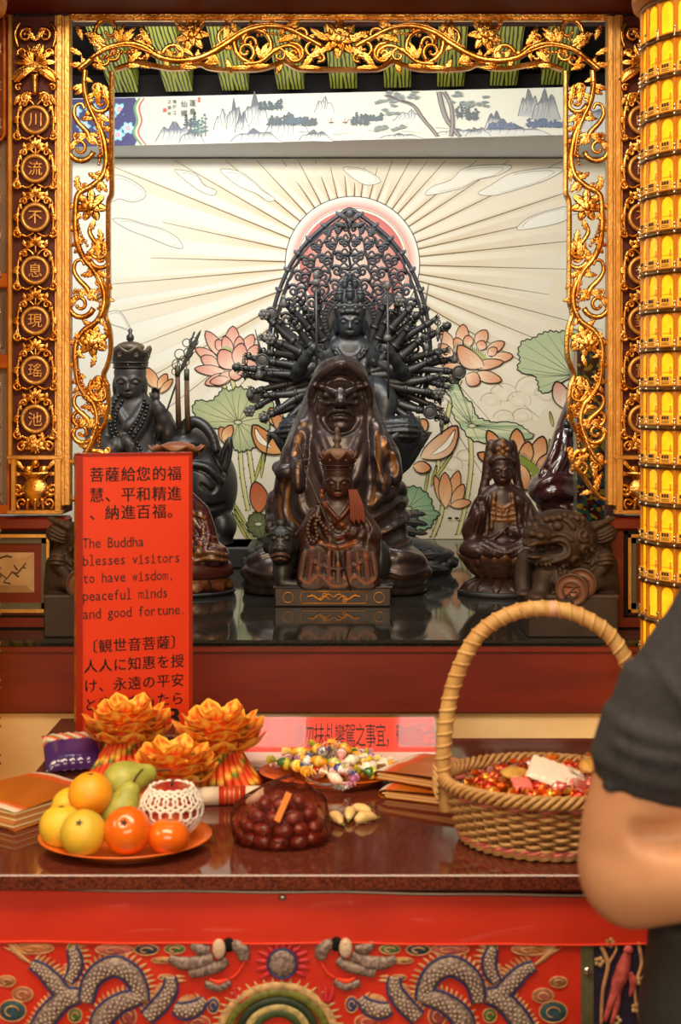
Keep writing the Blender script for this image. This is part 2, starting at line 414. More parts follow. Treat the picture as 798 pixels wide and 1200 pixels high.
def crown(mb, cx, cy, r0, r1, H, Y, n=7, seg=84, depth=.9, th=1.6, low=.62, ph=PI/2):
    rows = []
    for side in (0, 1):
        for j in range(7):
            for i in range(seg):
                a = i/seg*2*PI; u = ((a-ph)*n/(2*PI)) % 1.0; u = abs(u-.5)*2   # 1 at the leaf centre
                hh = H*(low+(1-low)*(u**1.3)) if n else H
                t = j/6.; r = r0+(r1-r0)*t**1.2+.6*math.sin(u*PI)*t-(th if side else 0)
                rows.append((cx+r*math.cos(a), Y+depth*r*math.sin(a), -cy+hh*t))
    m = 7*seg; f = []
    for side in (0, 1):
        for j in range(6):
            for i in range(seg):
                q = (side*m+j*seg+i, side*m+j*seg+(i+1) % seg, side*m+(j+1)*seg+(i+1) % seg, side*m+(j+1)*seg+i); f.append(q if not side else q[::-1])
    for i in range(seg): f.append((6*seg+i, 6*seg+(i+1) % seg, m+6*seg+(i+1) % seg, m+6*seg+i))
    mb.add(rows, f)
    a = np.arange(40)/40*2*PI
    for z, r in ((0, r0+.6), (H*.22, r0+(r1-r0)*.2+.6)):
        mb.tube(np.stack([cx+r*np.cos(a), Y+depth*r*np.sin(a), np.full(40, -cy+z)], 1), 1.1, 6, closed=True)
    for i in range(n):
        b = ph+PI/n*1+2*PI*i/n
        r = r0+(r1-r0)*.5+1; mb.ell((cx+r*math.cos(b+PI/n), Y+depth*r*math.sin(b+PI/n), -cy+H*.5), (1.8, 1.8, 1.8), 8, 5)
        mb.ell((cx+(r0+1)*math.cos(b), Y+depth*(r0+1)*math.sin(b), -cy+H*.11), (1.3, 1.3, 1.3), 6, 4)
def beads(mb, pts, r, closed=False, n=12):
    q = spline(px(pts), n, closed); d = np.r_[0, np.cumsum(np.linalg.norm(np.diff(q, axis=0), axis=1))]
    for t in np.arange(0, d[-1], r*1.9):
        mb.ell([np.interp(t, d, q[:, i]) for i in range(3)], (r, r, r), 8, 6)
def glyph(txt, size, ext=0.):
    """outline text as flat verts/faces, centred, one unit = size"""
    cu = bpy.data.curves.new('writing', 'FONT'); cu.body = txt; cu.size = size; cu.align_x = 'CENTER'; cu.align_y = 'CENTER'; cu.resolution_u = 2; cu.extrude = ext
    o = bpy.data.objects.new('writing', cu); COL.objects.link(o)
    dg = bpy.context.evaluated_depsgraph_get(); me = bpy.data.meshes.new_from_object(o.evaluated_get(dg))
    v = np.array([tuple(q.co) for q in me.vertices]).reshape(-1, 3); f = [tuple(p.vertices) for p in me.polygons]
    bpy.data.objects.remove(o); bpy.data.curves.remove(cu); bpy.data.meshes.remove(me)
    return v, f
# ---------------------------------------------------------------- materials
RED = M('red_lacquer', srgb(118, 32, 12), .42, col2=srgb(104, 27, 11), nscale=3, noise_axis=(1, 1, 8), bump=.05, bscale=60)
MAROON = M('maroon_lacquer', srgb(100, 20, 22), .6, col2=srgb(84, 16, 18), nscale=4, spec=.2)
CREAM = M('cream_plaster', srgb(246, 220, 170), .7, col2=srgb(214, 178, 126), nscale=2)
STONE = M('polished_dark_granite', (.018, .019, .017), .06, col2=(.034, .034, .030), nscale=150, ndetail=2, spec=.4)
GOLD = M('gold_leaf', (.86, .50, .15), .27, 1., col2=(.52, .21, .03), nscale=24, nlo=.36, nhi=.62, bump=.3, bscale=160)
GOLDBAR = M('gold_leaf_flat', (.80, .47, .15), .36, .7, col2=(.60, .30, .07), nscale=18, nlo=.3, nhi=.75, bump=.3, bscale=110)
DARKRED = M('carving_ground', srgb(86, 22, 12), .6)
ORANGEWOOD = M('orange_wood', srgb(196, 104, 26), .35, col2=srgb(170, 80, 18), nscale=6, noise_axis=(1, 1, 6))
PALEWOOD = M('faded_wood', srgb(150, 128, 112), .6, col2=srgb(120, 98, 84), nscale=5)
BLACKWOOD = M('dark_board', (.008, .006, .005), .7, spec=.15)
WHITEWALL = M('white_wall', srgb(226, 224, 214), .7)
# ---------------------------------------------------------------- the setting
b = MB(); b.box((0, 3, -.02), (8, 9, .04)); b.build('floor', M('floor_tile', srgb(120, 84, 60), .25, col2=srgb(100, 70, 50), nscale=3), kind='structure')
b = MB(); b.box((0, 6.36, 1.9), (5.2, .2, 3.8)); b.build('wall_back', WHITEWALL, kind='structure')
for sx, n in ((-1, 'wall_left'), (1, 'wall_right')):
    b = MB(); b.box((sx*1.75, 5.05, 1.9), (.12, 2.4, 3.8)); b.build(n, WHITEWALL, kind='structure')
for sx, n in ((-1, 'wall_front_left'), (1, 'wall_front_right')):
    b = MB(); b.box((sx*1.60, 3.90, 2.35), (1.28, .10, 2.9)); b.build(n, MAROON, kind='structure')
b = MB(); b.box((0, 3.90, 3.18), (1.96, .10, 1.32)); b.build('wall_above_lintel', MAROON, kind='structure')
s0 = 3.78/F
# red lintel beam over the carved frame
b = MB(); y0 = 1.5+(470-17)*s0
b.box((0, 3.74, y0+.09), (3.2, .20, .16), bev=.008); b.box((0, 3.70, y0+.012), (3.2, .16, .022), bev=.004); b.box((0, 3.64, y0+.20), (3.2, .30, .10), bev=.01)
b.build('lintel_beam', MAROON, label='dark red lacquered lintel beam above the gilded carved frame', cat='beam')
# platform
plat = thing('altar_platform', (0, 4.9, 0), 'raised altar platform with red apron and polished dark stone top', 'altar')
b = MB(); b.box((0, 4.92, ZP-.004), (3.36, 2.64, .008)); b.box((0, 4.91, ZP-.014), (3.34, 2.60, .012)); b.build('stone_top', STONE, plat)
b = MB(); b.box((0, 3.66, (ZP-.02+.721)/2), (3.3, .10, ZP-.02-.721), bev=.006); b.box((0, 3.66, ZP-.024), (3.32, .115, .012)); b.build('apron', RED, plat)
b = MB(); b.box((0, 4.66, .36), (3.2, 2.06, .72)); b.build('base', CREAM, plat)
# ---------------------------------------------------------------- flat paintings
class Paint:
    def __init__(s, D, yaw=None): s.mb = MB(); s.k = 0; s.D = D; s.yaw = yaw; s.eps = 1.5e-5
    def lay(s): s.k += 1; return -s.k*s.eps*F/s.D
    def poly(s, pts, col):                  # col: one colour or f(x, y)
        p = np.asarray(pts, float); y = s.lay()
        tri = geometry.tessellate_polygon([[Vector((q[0], q[1], 0)) for q in p]])
        K = [col(*q) if callable(col) else col for q in p]
        s.mb.add(np.stack([p[:, 0], np.full(len(p), y), -p[:, 1]], 1), [tuple(t) for t in tri], False, K)
    def fan(s, c, pts, cc, ce):
        p = np.asarray(pts, float); n = len(p); y = s.lay()
        v = [(c[0], y, -c[1])]+[(q[0], y, -q[1]) for q in p]
        m = [(c[0]*.45+q[0]*.55, y, -(c[1]*.45+q[1]*.55)) for q in p]
        cm = tuple(.5*a+.5*b for a, b in zip(cc, ce))
        f = []
        for i in range(n): j = (i+1) % n; f += [(0, n+1+i, n+1+j), (n+1+i, 1+i, 1+j, n+1+j)]
        s.mb.add(v+m, f, False, [cc]+[ce]*n+[cm]*n)
    def line(s, pts, w0, w1=None, col=(.03, .03, .03), n=5, col1=None):
        q = spline(np.asarray(pts, float), n) if len(pts) > 2 else np.asarray(pts, float)
        m = len(q); t = np.zeros_like(q); t[1:-1] = q[2:]-q[:-2]; t[0] = q[1]-q[0]; t[-1] = q[-1]-q[-2]
        t /= np.linalg.norm(t, axis=1)[:, None]+1e-9; nn = np.stack([-t[:, 1], t[:, 0]], 1)
        u = np.linspace(0, 1, m); w_ = (w0+(w1-w0)*u) if w1 is not None else w0*np.sin(PI*(.08+.84*u))
        a = q+nn*w_[:, None]/2; c = q-nn*w_[:, None]/2; y = s.lay()
        v = [(x[0], y, -x[1]) for x in a]+[(x[0], y, -x[1]) for x in c]
        s.mb.add(v, [(i, i+1, m+i+1, m+i) for i in range(m-1)], False, [col]*m+[col1 or col]*m)
    def petal(s, bx, by, tx, ty, w_, c0, c1, ink=.9, bend=0.):
        d = np.array([tx-bx, ty-by], float); Ln = np.linalg.norm(d); d /= Ln; nv = np.array([-d[1], d[0]])
        T = np.linspace(0, 1, 11); L = []; R = []; Kc = []
        for t in T:
            ww = w_*(math.sin(PI*min(t*.93+.02, 1))**.75)*(1-.25*t) if t < 1 else 0
            c = np.array([bx, by])+d*Ln*t+nv*bend*math.sin(PI*t)
            L.append(c+nv*ww/2); R.append(c-nv*ww/2); Kc.append(tuple(a+(b-a)*t**1.3 for a, b in zip(c0, c1)))
        y = s.lay(); n = len(T); mid = [(a+b)/2 for a, b in zip(L, R)]
        v = [(q[0], y, -q[1]) for q in L+mid+R]; lighter = [tuple(min(1, k*1.12) for k in kk) for kk in Kc]
        s.mb.add(v, [(i, i+1, n+i+1, n+i) for i in range(n-1)]+[(n+i, n+i+1, 2*n+i+1, 2*n+i) for i in range(n-1)], False, Kc+lighter+Kc)
        if ink:
            s.line(L, ink*.6, ink*1.3, INK, 2); s.line(R, ink*.6, ink*1.3, INK, 2)
            for k in range(3):
                q = np.array(mid[3+k])+nv*(k-1)*w_*.12; s.line([q, q+d*Ln*.42], .35, .1, tuple(x*.72 for x in c1))
    def blob(s, x, y, rx, ry, cc, ce, jit=.12, n=12, ph=0):
        p = [(x+rx*(1+jit*math.sin(3*a+ph+x))*math.cos(a), y+ry*(1+jit*math.cos(2*a+ph+y))*math.sin(a)) for a in np.arange(n)/n*2*PI]
        s.fan((x, y), p, cc, ce)
INK = srgb(38, 34, 28)
MURALM = M('mural_paint', (1, 1, 1), .75, attr=True, col2=(.93, .93, .90), nscale=2.2, nlo=.3, nhi=.8, spec=.15)
base = srgb(241, 237, 224)
p = Paint(6.22)
xs = np.linspace(30, 780, 16); ys = np.linspace(186, 631.5, 11); 
for i in range(15):
    for j in range(10):
        q = [(xs[i], ys[j]), (xs[i+1], ys[j]), (xs[i+1], ys[j+1]), (xs[i], ys[j+1])]
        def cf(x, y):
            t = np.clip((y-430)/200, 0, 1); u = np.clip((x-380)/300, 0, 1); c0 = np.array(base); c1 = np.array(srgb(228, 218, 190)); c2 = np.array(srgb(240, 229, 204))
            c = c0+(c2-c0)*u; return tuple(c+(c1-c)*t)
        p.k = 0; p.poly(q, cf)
p.k = 1
HCX, HCY = 413, 309
RAYS = [-178, -168, -158, -149, -140, -132, -124, -117, -110, -103, -96, -89, -82, -75, -68, -61, -54, -47, -40, -33, -26, -19, -12, -6, 1, 8, 15, 23, 31, 39, 48, 168, 159, 150, 142, 176, 58, 132]
for i, a in enumerate(RAYS):
    t = math.radians(a+random.uniform(-1, 1)); r1 = random.uniform(330, 420) if -165 < a < -15 else random.uniform(220, 330)
    c, s_ = math.cos(t), math.sin(t); r1 = min(r1, (HCY-188)/max(-s_, 1e-3)) if s_ < 0 else min(r1, (629-HCY)/max(s_, 1e-3)); a0 = (HCX+79*c, HCY+79*s_); n_ = (-s_, c)
    e = (HCX+r1*c, HCY+r1*s_)
    tan = srgb(222, 204, 172); bs = srgb(240, 234, 216)
    for sd in (1, -1):
        w_ = 3.5 if sd == 1 else 9
        y = p.lay(); v = [(a0[0], y, -a0[1]), (e[0], y, -e[1]), (e[0]+sd*n_[0]*w_*2, y, -(e[1]+sd*n_[1]*w_*2)), (a0[0]+sd*n_[0]*w_*.5, y, -(a0[1]+sd*n_[1]*w_*.5))]
        p.mb.add(v, [(0, 1, 2, 3)], False, [tan, bs, bs, bs])
    p.line([a0, ((a0[0]+e[0])/2, (a0[1]+e[1])/2), e], 1.5, .5, srgb(112, 92, 70), 4)
p.k += 2
def ring(r): return [(HCX+r*math.cos(a), HCY+r*math.sin(a)) for a in np.linspace(0, 2*PI, 61)[:-1]]
p.poly(ring(79), srgb(250, 246, 236)); 
def annulus(r0, r1, c0, c1):
    y = p.lay(); a = np.linspace(0, 2*PI, 61)
    v = [(HCX+r0*math.cos(t), y, -(HCY+r0*math.sin(t))) for t in a]+[(HCX+r1*math.cos(t), y, -(HCY+r1*math.sin(t))) for t in a]
    p.mb.add(v, [(i, i+1, 62+i, 61+i) for i in range(60)], False, [c0]*61+[c1]*61)
annulus(66, 77, srgb(226, 160, 150), srgb(252, 246, 236)); annulus(62, 64.5, srgb(246, 240, 226), srgb(246, 240, 226)); annulus(0, 62, srgb(240, 226, 206), srgb(214, 120, 116)); annulus(78.3, 79.3, INK, INK); annulus(64.5, 65.2, srgb(120, 70, 60), srgb(120, 70, 60))
GREY = srgb(128, 124, 116)
def cloud(pts, fill=srgb(243, 239, 226)):
    q = spline(pts, 5, True)+np.array([0, 7.]); p.poly(q, fill); p.line(np.vstack([q, q[:1]]), .8, .6, GREY, 1)
    c = q.mean(0); r = c+(q-c)*.8; p.line(r[:len(r)*2//3], .5, .3, GREY, 1)
cloud([(205, 192), (228, 196), (240, 210), (253, 216), (250, 222), (236, 218), (222, 208), (212, 200)])
cloud([(258, 192), (280, 194), (300, 208), (308, 216), (322, 226), (314, 229), (300, 220), (290, 216), (275, 208)])
cloud([(132, 250), (150, 250), (170, 256), (192, 262), (208, 272), (214, 284), (198, 281), (176, 272), (150, 262)])
cloud([(132, 200), (150, 202), (168, 214), (170, 224), (156, 230), (140, 226), (130, 228)])
cloud([(126, 360), (140, 358), (150, 372), (152, 380), (140, 376), (130, 372)])
cloud([(545, 190), (580, 186), (600, 188), (585, 198), (560, 204), (540, 214), (500, 222), (506, 212), (528, 204)])
cloud([(600, 196), (640, 190), (660, 192), (640, 204), (610, 214), (580, 222), (560, 220), (575, 210)])
cloud([(606, 262), (620, 248), (650, 238), (666, 236), (664, 250), (640, 258)])
cloud([(402, 190), (420, 190), (436, 196), (446, 206), (430, 210), (414, 202)])
for x, y, r in ((575, 470, 12), (590, 462, 16), (608, 470, 14), (622, 455, 18), (640, 462, 14), (590, 490, 12), (612, 488, 12), (520, 470, 10), (160, 480, 16), (530, 545, 12), (545, 535, 10), (600, 600, 14)):
    p.line([(x+r*math.cos(a), y+r*.8*math.sin(a)) for a in np.linspace(PI, 2.15*PI, 9)], .8, .5, srgb(176, 164, 140), 2)
    p.blob(x, y, r*.7, r*.5, srgb(240, 234, 216), srgb(232, 222, 196), .05)
p.k += 2
# lotus leaves
def pad(pts, c, g0, g1, veins=11):
    q = spline(pts, 6, True); q = np.array([a+(a-np.array(c))/np.linalg.norm(a-np.array(c))*1.2*math.sin(i*1.7) for i, a in enumerate(q)])
    (p.fan(c, q, g0, g1) if c[0] != 553 else p.poly(q, lambda X, Y: g0 if math.sin(X*.5) > 0 else g1)); p.line(np.vstack([q, q[:1]]), 1.5, 1.2, INK, 1)
    for i in range(veins):
        e = q[int(i*len(q)/veins)]; m = (np.array(c)*.5+e*.5)+np.array([1.5*math.sin(i), 1.2*math.cos(i)]); p.line([np.array(c)*.93+e*.07, m, np.array(c)*.06+e*.94], .8, .3, srgb(64, 70, 52), 4)
    p.blob(c[0], c[1], 5, 2.6, srgb(236, 232, 206), srgb(150, 152, 112), 0)
    p.line([(c[0]+5*math.cos(a), c[1]+2.6*math.sin(a)) for a in np.linspace(0, 2*PI, 14)], .7, .7, INK, 1)
G0, G1 = srgb(214, 212, 166), srgb(168, 180, 136)
def stem(pts, w_=5, dots=True, c=srgb(204, 200, 128)):
    p.line(pts, w_, w_, c, 6, srgb(226, 222, 168)); q = spline(np.array(pts, float), 8)
    for sg in (-1, 1): p.line(q+np.array([sg*w_/2, 0]), .8, .8, INK, 1)
    if dots:
        for i, a in enumerate(q[::2]): p.blob(a[0]+(w_/2+.6)*(1 if i % 2 else -1), a[1], .9, .7, INK, INK, 0, 6)
def blade(x0, y0, x1, y1, w_=4, c=srgb(196, 192, 104)): p.petal(x0, y0, x1, y1, w_, c, srgb(160, 166, 88), .8)
for q in ([(270, 440), (277, 462)], [(281, 520), (284, 560), (291, 598)], [(291, 522), (294, 545), (298, 572)], [(551, 512), (552, 545), (546, 590), (537, 626)], [(519, 592), (514, 612), (507, 629)], [(528, 470), (522, 500), (516, 530)], [(514, 534), (512, 560)], [(539, 445), (534, 458)], [(262, 448), (266, 470)]): stem(q)
for q in ((298, 565, 312, 520), (306, 560, 310, 522), (290, 632, 272, 600), (286, 618, 274, 596), (300, 640, 280, 610), (510, 560, 531, 530), (497, 580, 503, 548), (505, 570, 512, 545), (648, 500, 644, 482), (645, 530, 644, 514), (292, 620, 268, 580), (272, 628, 262, 592)): blade(*q)
pad([(226, 478), (232, 469), (246, 470), (256, 462), (262, 455), (270, 458), (279, 453), (290, 457), (297, 461), (304, 466), (313, 463), (322, 480), (318, 496), (312, 508), (303, 512), (299, 524), (288, 528), (279, 529), (270, 520), (265, 508), (248, 500), (232, 492)], (279, 495), G0, G1, 17)
pad([(668, 386), (656, 389), (645, 388), (634, 391), (623, 397), (612, 400), (607, 412), (609, 422), (606, 432), (614, 438), (625, 440), (630, 448), (632, 458), (642, 460), (661, 447), (690, 430), (690, 395)], (672, 440), srgb(206, 214, 172), srgb(186, 200, 160), 13)
pad([(519, 435), (531, 440), (538, 452), (544, 465), (553, 473), (558, 487), (568, 492), (580, 495), (592, 494), (607, 497), (617, 504), (625, 512), (600, 518), (569, 519), (551, 514), (540, 500), (530, 484), (528, 466), (512, 452), (500, 446)], (553, 499), srgb(218, 222, 184), srgb(170, 192, 152), 15)
pad([(450, 575), (478, 570), (492, 572), (504, 583), (508, 596), (515, 602), (508, 610), (504, 618), (490, 621), (470, 616), (455, 600)], (478, 596), srgb(186, 206, 164), srgb(134, 172, 136), 12)
pad([(292, 606), (300, 600), (310, 604), (314, 618), (308, 630), (298, 628), (290, 618)], (303, 614), srgb(130, 134, 92), srgb(96, 104, 72), 7)
# lotus blossoms
PK0, PK1 = srgb(244, 210, 190), srgb(214, 140, 122)
for q in ((262, 418, 241, 388, 17), (272, 412, 273, 382, 19), (284, 414, 297, 392, 16), (256, 424, 229, 408, 15), (290, 424, 302, 404, 15), (262, 412, 254, 398, 13), (270, 416, 263, 394, 15), (280, 414, 281, 394, 14), (256, 430, 236, 418, 17)): p.petal(*q, PK0, PK1, 1.0)
p.blob(265, 410, 7, 4, srgb(214, 214, 160), srgb(170, 176, 120))
for q in ((264, 436, 228, 432, 14), (268, 440, 240, 450, 15), (272, 436, 252, 452, 15), (276, 432, 276, 446, 18), (278, 430, 304, 424, 16), (274, 430, 296, 440, 14), (268, 444, 246, 448, 12)): p.petal(*q, PK0, PK1, 1.0)
p.petal(272, 432, 258, 410, 24, PK0, PK1, 1.2); p.petal(278, 428, 284, 402, 20, PK0, PK1, 1.1)
OR0, OR1 = srgb(244, 214, 184), srgb(214, 138, 96)
for q in ((530, 410, 517, 387, 16), (540, 404, 543, 380, 17), (558, 404, 570, 387, 17), (570, 412, 591, 401, 14), (576, 420, 601, 417, 14), (530, 420, 514, 403, 16), (540, 408, 533, 396, 13), (550, 406, 547, 393, 14), (562, 410, 566, 399, 14), (572, 416, 582, 408, 12)): p.petal(*q, OR0, OR1, 1.0)
p.poly([(532, 407), (545, 404), (562, 412), (572, 421), (566, 426), (548, 416), (534, 412)], srgb(196, 196, 130))
for i in range(16): a = i/16; p.line([(532+38*a, 406+14*a*a), (531+40*a, 401+15*a*a)], .7, .5, INK)
for q in ((556, 438, 588, 446, 16), (546, 440, 562, 449, 20), (545, 434, 518, 430, 17), (552, 430, 590, 424, 14), (540, 436, 526, 440, 14)): p.petal(*q, OR0, OR1, 1.1)
p.petal(566, 430, 536, 405, 24, OR0, OR1, 1.3, -4)
O0, O1 = srgb(240, 196, 150), srgb(200, 120, 66)
for q in ((592, 545, 571, 504, 20), (596, 550, 559, 531, 18), (606, 540, 605, 502, 22), (626, 545, 636, 511, 22), (630, 556, 646, 531, 20), (614, 545, 619, 517, 19)): p.petal(*q, O0, O1, 1.6)
p.poly([(600, 536), (612, 533), (626, 543), (636, 556), (634, 568), (622, 572), (612, 556), (602, 548)], srgb(142, 156, 70))
for i in range(12): p.blob(606+i*2.5, 540+i*2.4+3*(i % 2), 1.6, 1.1, srgb(232, 232, 200), srgb(232, 232, 200), 0, 7)
for i in range(18): a = i/18; p.line([(602+34*a, 534+22*a*a), (603+36*a, 529+23*a*a)], .8, .5, INK)
p.petal(606, 544, 618, 574, 28, O0, O1, 1.5, 3)
for q in ((521, 592, 509, 557, 12), (526, 592, 537, 551, 17), (530, 594, 543, 567, 15), (528, 592, 552, 588, 12), (522, 594, 521, 553, 18)): p.petal(*q, O0, srgb(206, 128, 78), 1.1)
p.petal(494, 536, 536, 499, 30, srgb(238, 206, 170), O1, 1.8, 6); p.petal(505, 533, 533, 503, 8, srgb(246, 238, 220), srgb(240, 224, 200), .8, 5)
for q in ((488, 505, 500, 492, 18), (484, 546, 505, 549, 16), (478, 520, 492, 500, 18)): p.petal(*q, O0, O1, 1.5)
p.petal(332, 530, 296, 498, 26, srgb(226, 166, 104), O1, 1.6, -5); p.petal(318, 524, 299, 501, 8, srgb(246, 238, 220), srgb(240, 224, 200), .8, -4)
p.petal(330, 500, 316, 478, 20, O0, O1, 1.4); p.petal(345, 520, 318, 482, 18, srgb(222, 180, 134), O1, 1.2)
p.petal(304, 600, 299, 564, 24, srgb(206, 120, 76), srgb(176, 86, 54), 1.3, 2)
p.petal(268, 520, 258, 500, 14, srgb(230, 180, 140), O1, 1.2); p.petal(262, 516, 272, 498, 14, O0, O1, 1.2)
p.petal(185, 455, 170, 430, 16, O0, O1, 1.1); p.petal(186, 455, 196, 438, 12, O0, O1, 1.1); p.petal(188, 460, 203, 444, 9, O0, O1, 1.1)
p.petal(662, 478, 651, 447, 22, srgb(240, 222, 200), srgb(196, 128, 104), 1.6)
for x, y in ((527, 607), (535, 607), (250, 560), (575, 610)): p.blob(x, y, 2.6, 1.2, INK, INK, .2)
for v in p.mb.V: v[:, 2] = np.clip(v[:, 2], -631.5, -186)
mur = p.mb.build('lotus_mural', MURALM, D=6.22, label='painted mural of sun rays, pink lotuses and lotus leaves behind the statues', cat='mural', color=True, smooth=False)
# ---------------------------------------------------------------- painted landscape beam (slightly askew like the photograph)
def beamtf(V):
    V = np.asarray(V, float); D = 5.9-.19*(V[:, 0]-137)/517.
    s_ = D/F; return np.stack([(V[:, 0]-CX)*s_, D+V[:, 1]*s_, CZ+(V[:, 2]+HY)*s_], 1)
bt = thing('painted_beam', (0, 5.8, 2.545), 'long white beam painted with an ink mountain landscape above the mural', 'beam')
def top(x): return 115-12.5*(x-137)/517
def bot(x): return 171-12.5*(x-137)/517
z0 = 2.545; b = MB(); xl, xr = P(60, 0, 5.93).x, P(740, 0, 5.70).x
V = []
for (x, yf) in ((xl, 5.93), (xr, 5.69)):
    V += [(x, yf, z0), (x, yf, z0+.19), (x, 6.24, z0+.19), (x, 6.24, z0)]
b.add(V, [(0, 1, 2, 3), (7, 6, 5, 4), (0, 4, 5, 1), (1, 5, 6, 2), (3, 7, 4, 0), (2, 6, 7, 3)], False)
b.build('timber', M('beam_soffit', srgb(206, 208, 212), .6), bt)
p = Paint(5.8); p.eps = 1.6e-5; p.k = 25
xs = np.linspace(70, 735, 20)
for i in range(19):
    p.k = 30; p.poly([(xs[i], top(xs[i])), (xs[i+1], top(xs[i+1])), (xs[i+1], bot(xs[i+1])), (xs[i], bot(xs[i]))], srgb(206, 205, 188))
p.poly([(60, top(60)), (158, top(158)), (166, top(160)+14), (160, 140), (164, 156), (158, bot(158)), (60, bot(60))], srgb(70, 66, 112))
for x, y in ((140, 128), (150, 150), (138, 158), (128, 136), (118, 150), (108, 128), (98, 148), (88, 130)):
    for a in np.arange(6)/6*2*PI: p.petal(x, y, x+9*math.cos(a), y+8*math.sin(a), 6, srgb(196, 226, 226), srgb(96, 168, 182), 0)
    p.blob(x, y, 3, 3, srgb(236, 190, 196), srgb(210, 130, 150))
for k, (dx, c) in enumerate(((0, srgb(110, 150, 110)), (3, srgb(226, 214, 190)), (5.5, srgb(186, 110, 80)), (8, srgb(226, 224, 206)))):
    p.line([(164+dx, top(160)+1), (158+dx, 126), (161+dx, 142), (157+dx, 156), (166+dx, bot(166)-1)], 3, 3, c, 5)
def mountain(x, y, w_, h, c=(92, 98, 112), g=(196, 198, 190)):
    c = srgb(*c); g = srgb(*g); n = 9
    pk = [(x-w_/2+w_*i/n, y-h*(math.sin(PI*i/n)**.8)*(.8+.2*math.sin(i*2.3+x))) for i in range(n+1)]
    p.poly(pk+[(x+w_/2, y+1)], lambda X, Y: c if Y < y-h*.45 else g)
    p.line(pk, .9, .6, srgb(70, 72, 80), 2)
    for i in range(5):
        a = pk[2+i]; p.line([a, (a[0]+2*math.sin(i), (a[1]+y)/2), (a[0]-2, y-2)], .9, .3, srgb(84, 88, 98), 4)
def trees(x, y, n, h, c=(56, 68, 74)):
    for i in range(n):
        xx = x+(i-n/2)*4.2+random.uniform(-1, 1); hh = h*random.uniform(.6, 1.1)
        p.line([(xx, y), (xx, y-hh)], 1, .5, srgb(50, 50, 50))
        for k in range(5): p.blob(xx+random.uniform(-1.5, 1.5), y-hh*(.25+.18*k), 3.6-.5*k, 1.5, srgb(*c), srgb(c[0]+24, c[1]+26, c[2]+22), .3, 7)
rnd = random.Random(3)
for q in ((262, 152, 24, 26, (190, 194, 190), (214, 214, 202)), (275, 152, 20, 38), (300, 150, 34, 44), (284, 156, 18, 30), (205, 166, 46, 26, (110, 112, 130)), (225, 167, 30, 18), (335, 163, 60, 34, (120, 116, 134)), (300, 166, 60, 16), (370, 165, 40, 14), (380, 132, 24, 20, (180, 184, 180), (214, 214, 202)), (480, 142, 40, 14, (170, 174, 172)), (420, 145, 30, 10, (180, 184, 180)), (580, 152, 26, 24), (588, 154, 40, 16), (620, 136, 26, 34, (120, 120, 124), (170, 172, 170)), (640, 140, 34, 38, (110, 112, 116), (160, 162, 160)), (600, 158, 90, 12, (70, 82, 104)), (540, 158, 60, 8), (470, 162, 50, 6), (690, 150, 70, 30), (560, 160, 30, 12)): mountain(*q)
for q in ((226, 150, 3, 16), (236, 160, 4, 26, (70, 96, 96)), (320, 130, 6, 14), (332, 148, 8, 12), (352, 146, 6, 10, (60, 76, 92)), (424, 148, 5, 16), (440, 142, 5, 8), (545, 140, 4, 18), (557, 142, 3, 14), (590, 152, 8, 8, (64, 78, 110)), (640, 150, 10, 10, (64, 78, 110)), (365, 148, 4, 8)): trees(*q)
for w0, q in ((4, [(452, 112), (468, 118), (484, 124), (494, 138), (506, 152), (512, 160)]), (5, [(514, 108), (518, 126), (524, 142), (538, 160)]), (4, [(520, 108), (528, 124), (530, 146), (528, 160)])):
    p.line(q, w0, w0*.8, srgb(150, 138, 132), 5, srgb(110, 100, 98)); p.line(np.array(q)+np.array([w0*.5, 0]), 1, .8, INK, 5); p.line(np.array(q)-np.array([w0*.5, 0]), 1, .8, INK, 5)
for i in range(46):
    cx_, cy_ = rnd.choice(((450, 118), (462, 134), (455, 150), (540, 116), (552, 120), (480, 112)))
    x, y = cx_+rnd.gauss(0, 8), cy_+rnd.gauss(0, 3)
    if top(x)+2 < y < bot(x)-2: p.blob(x, y, 4.5, 2, srgb(84, 94, 92), srgb(134, 142, 136), .35, 8)
for i in range(7): p.line([(350+i*40, 156-i*.9+rnd.uniform(-3, 3)), (375+i*40, 156-i*.9+rnd.uniform(-3, 3))], .5, .2, srgb(150, 150, 144))
for x in (388, 404): p.line([(x-3, 144), (x+3, 144)], 1, .8, srgb(120, 70, 60)); p.line([(x, 144), (x, 138)], .8, .6, srgb(150, 90, 80))
p.mb.build('landscape_painting', M('beam_paint', (1, 1, 1), .5, attr=True), bt, color=True, smooth=False, tf=beamtf)
bb = MB()
for txt, x, y, sz in (('蓬', 226, 122, 9), ('島', 226, 132, 9), ('仙', 216, 123, 9), ('鄉', 216, 134, 9), ('筆', 205, 120, 5.5), ('於', 205, 126, 5.5), ('江', 205, 133, 5.5), ('之', 199, 120, 5), ('春', 199, 127, 5), ('年', 199, 134, 5)):
    v, f = glyph(txt, sz*.92); v = np.stack([v[:, 0]+x, np.full(len(v), -3.2), v[:, 1]-y], 1); bb.add(v, f, False)
bb.build('ink_inscription', M('ink', (.02, .02, .02), .6), bt, smooth=False, tf=beamtf)
bb = MB(); bb.box((233.5, -3.2, -117.5), (2.5, .3, 6)); bb.box((193.5, -3.2, -129.5), (4, .3, 4)); bb.build('red_seal', M('seal_red', srgb(206, 90, 80), .6), bt, smooth=False, tf=beamtf)
b = MB(); b.box((0, 6.0, 3.05), (3.4, .06, .60)); b.build('trim_1', BLACKWOOD, kind='structure')
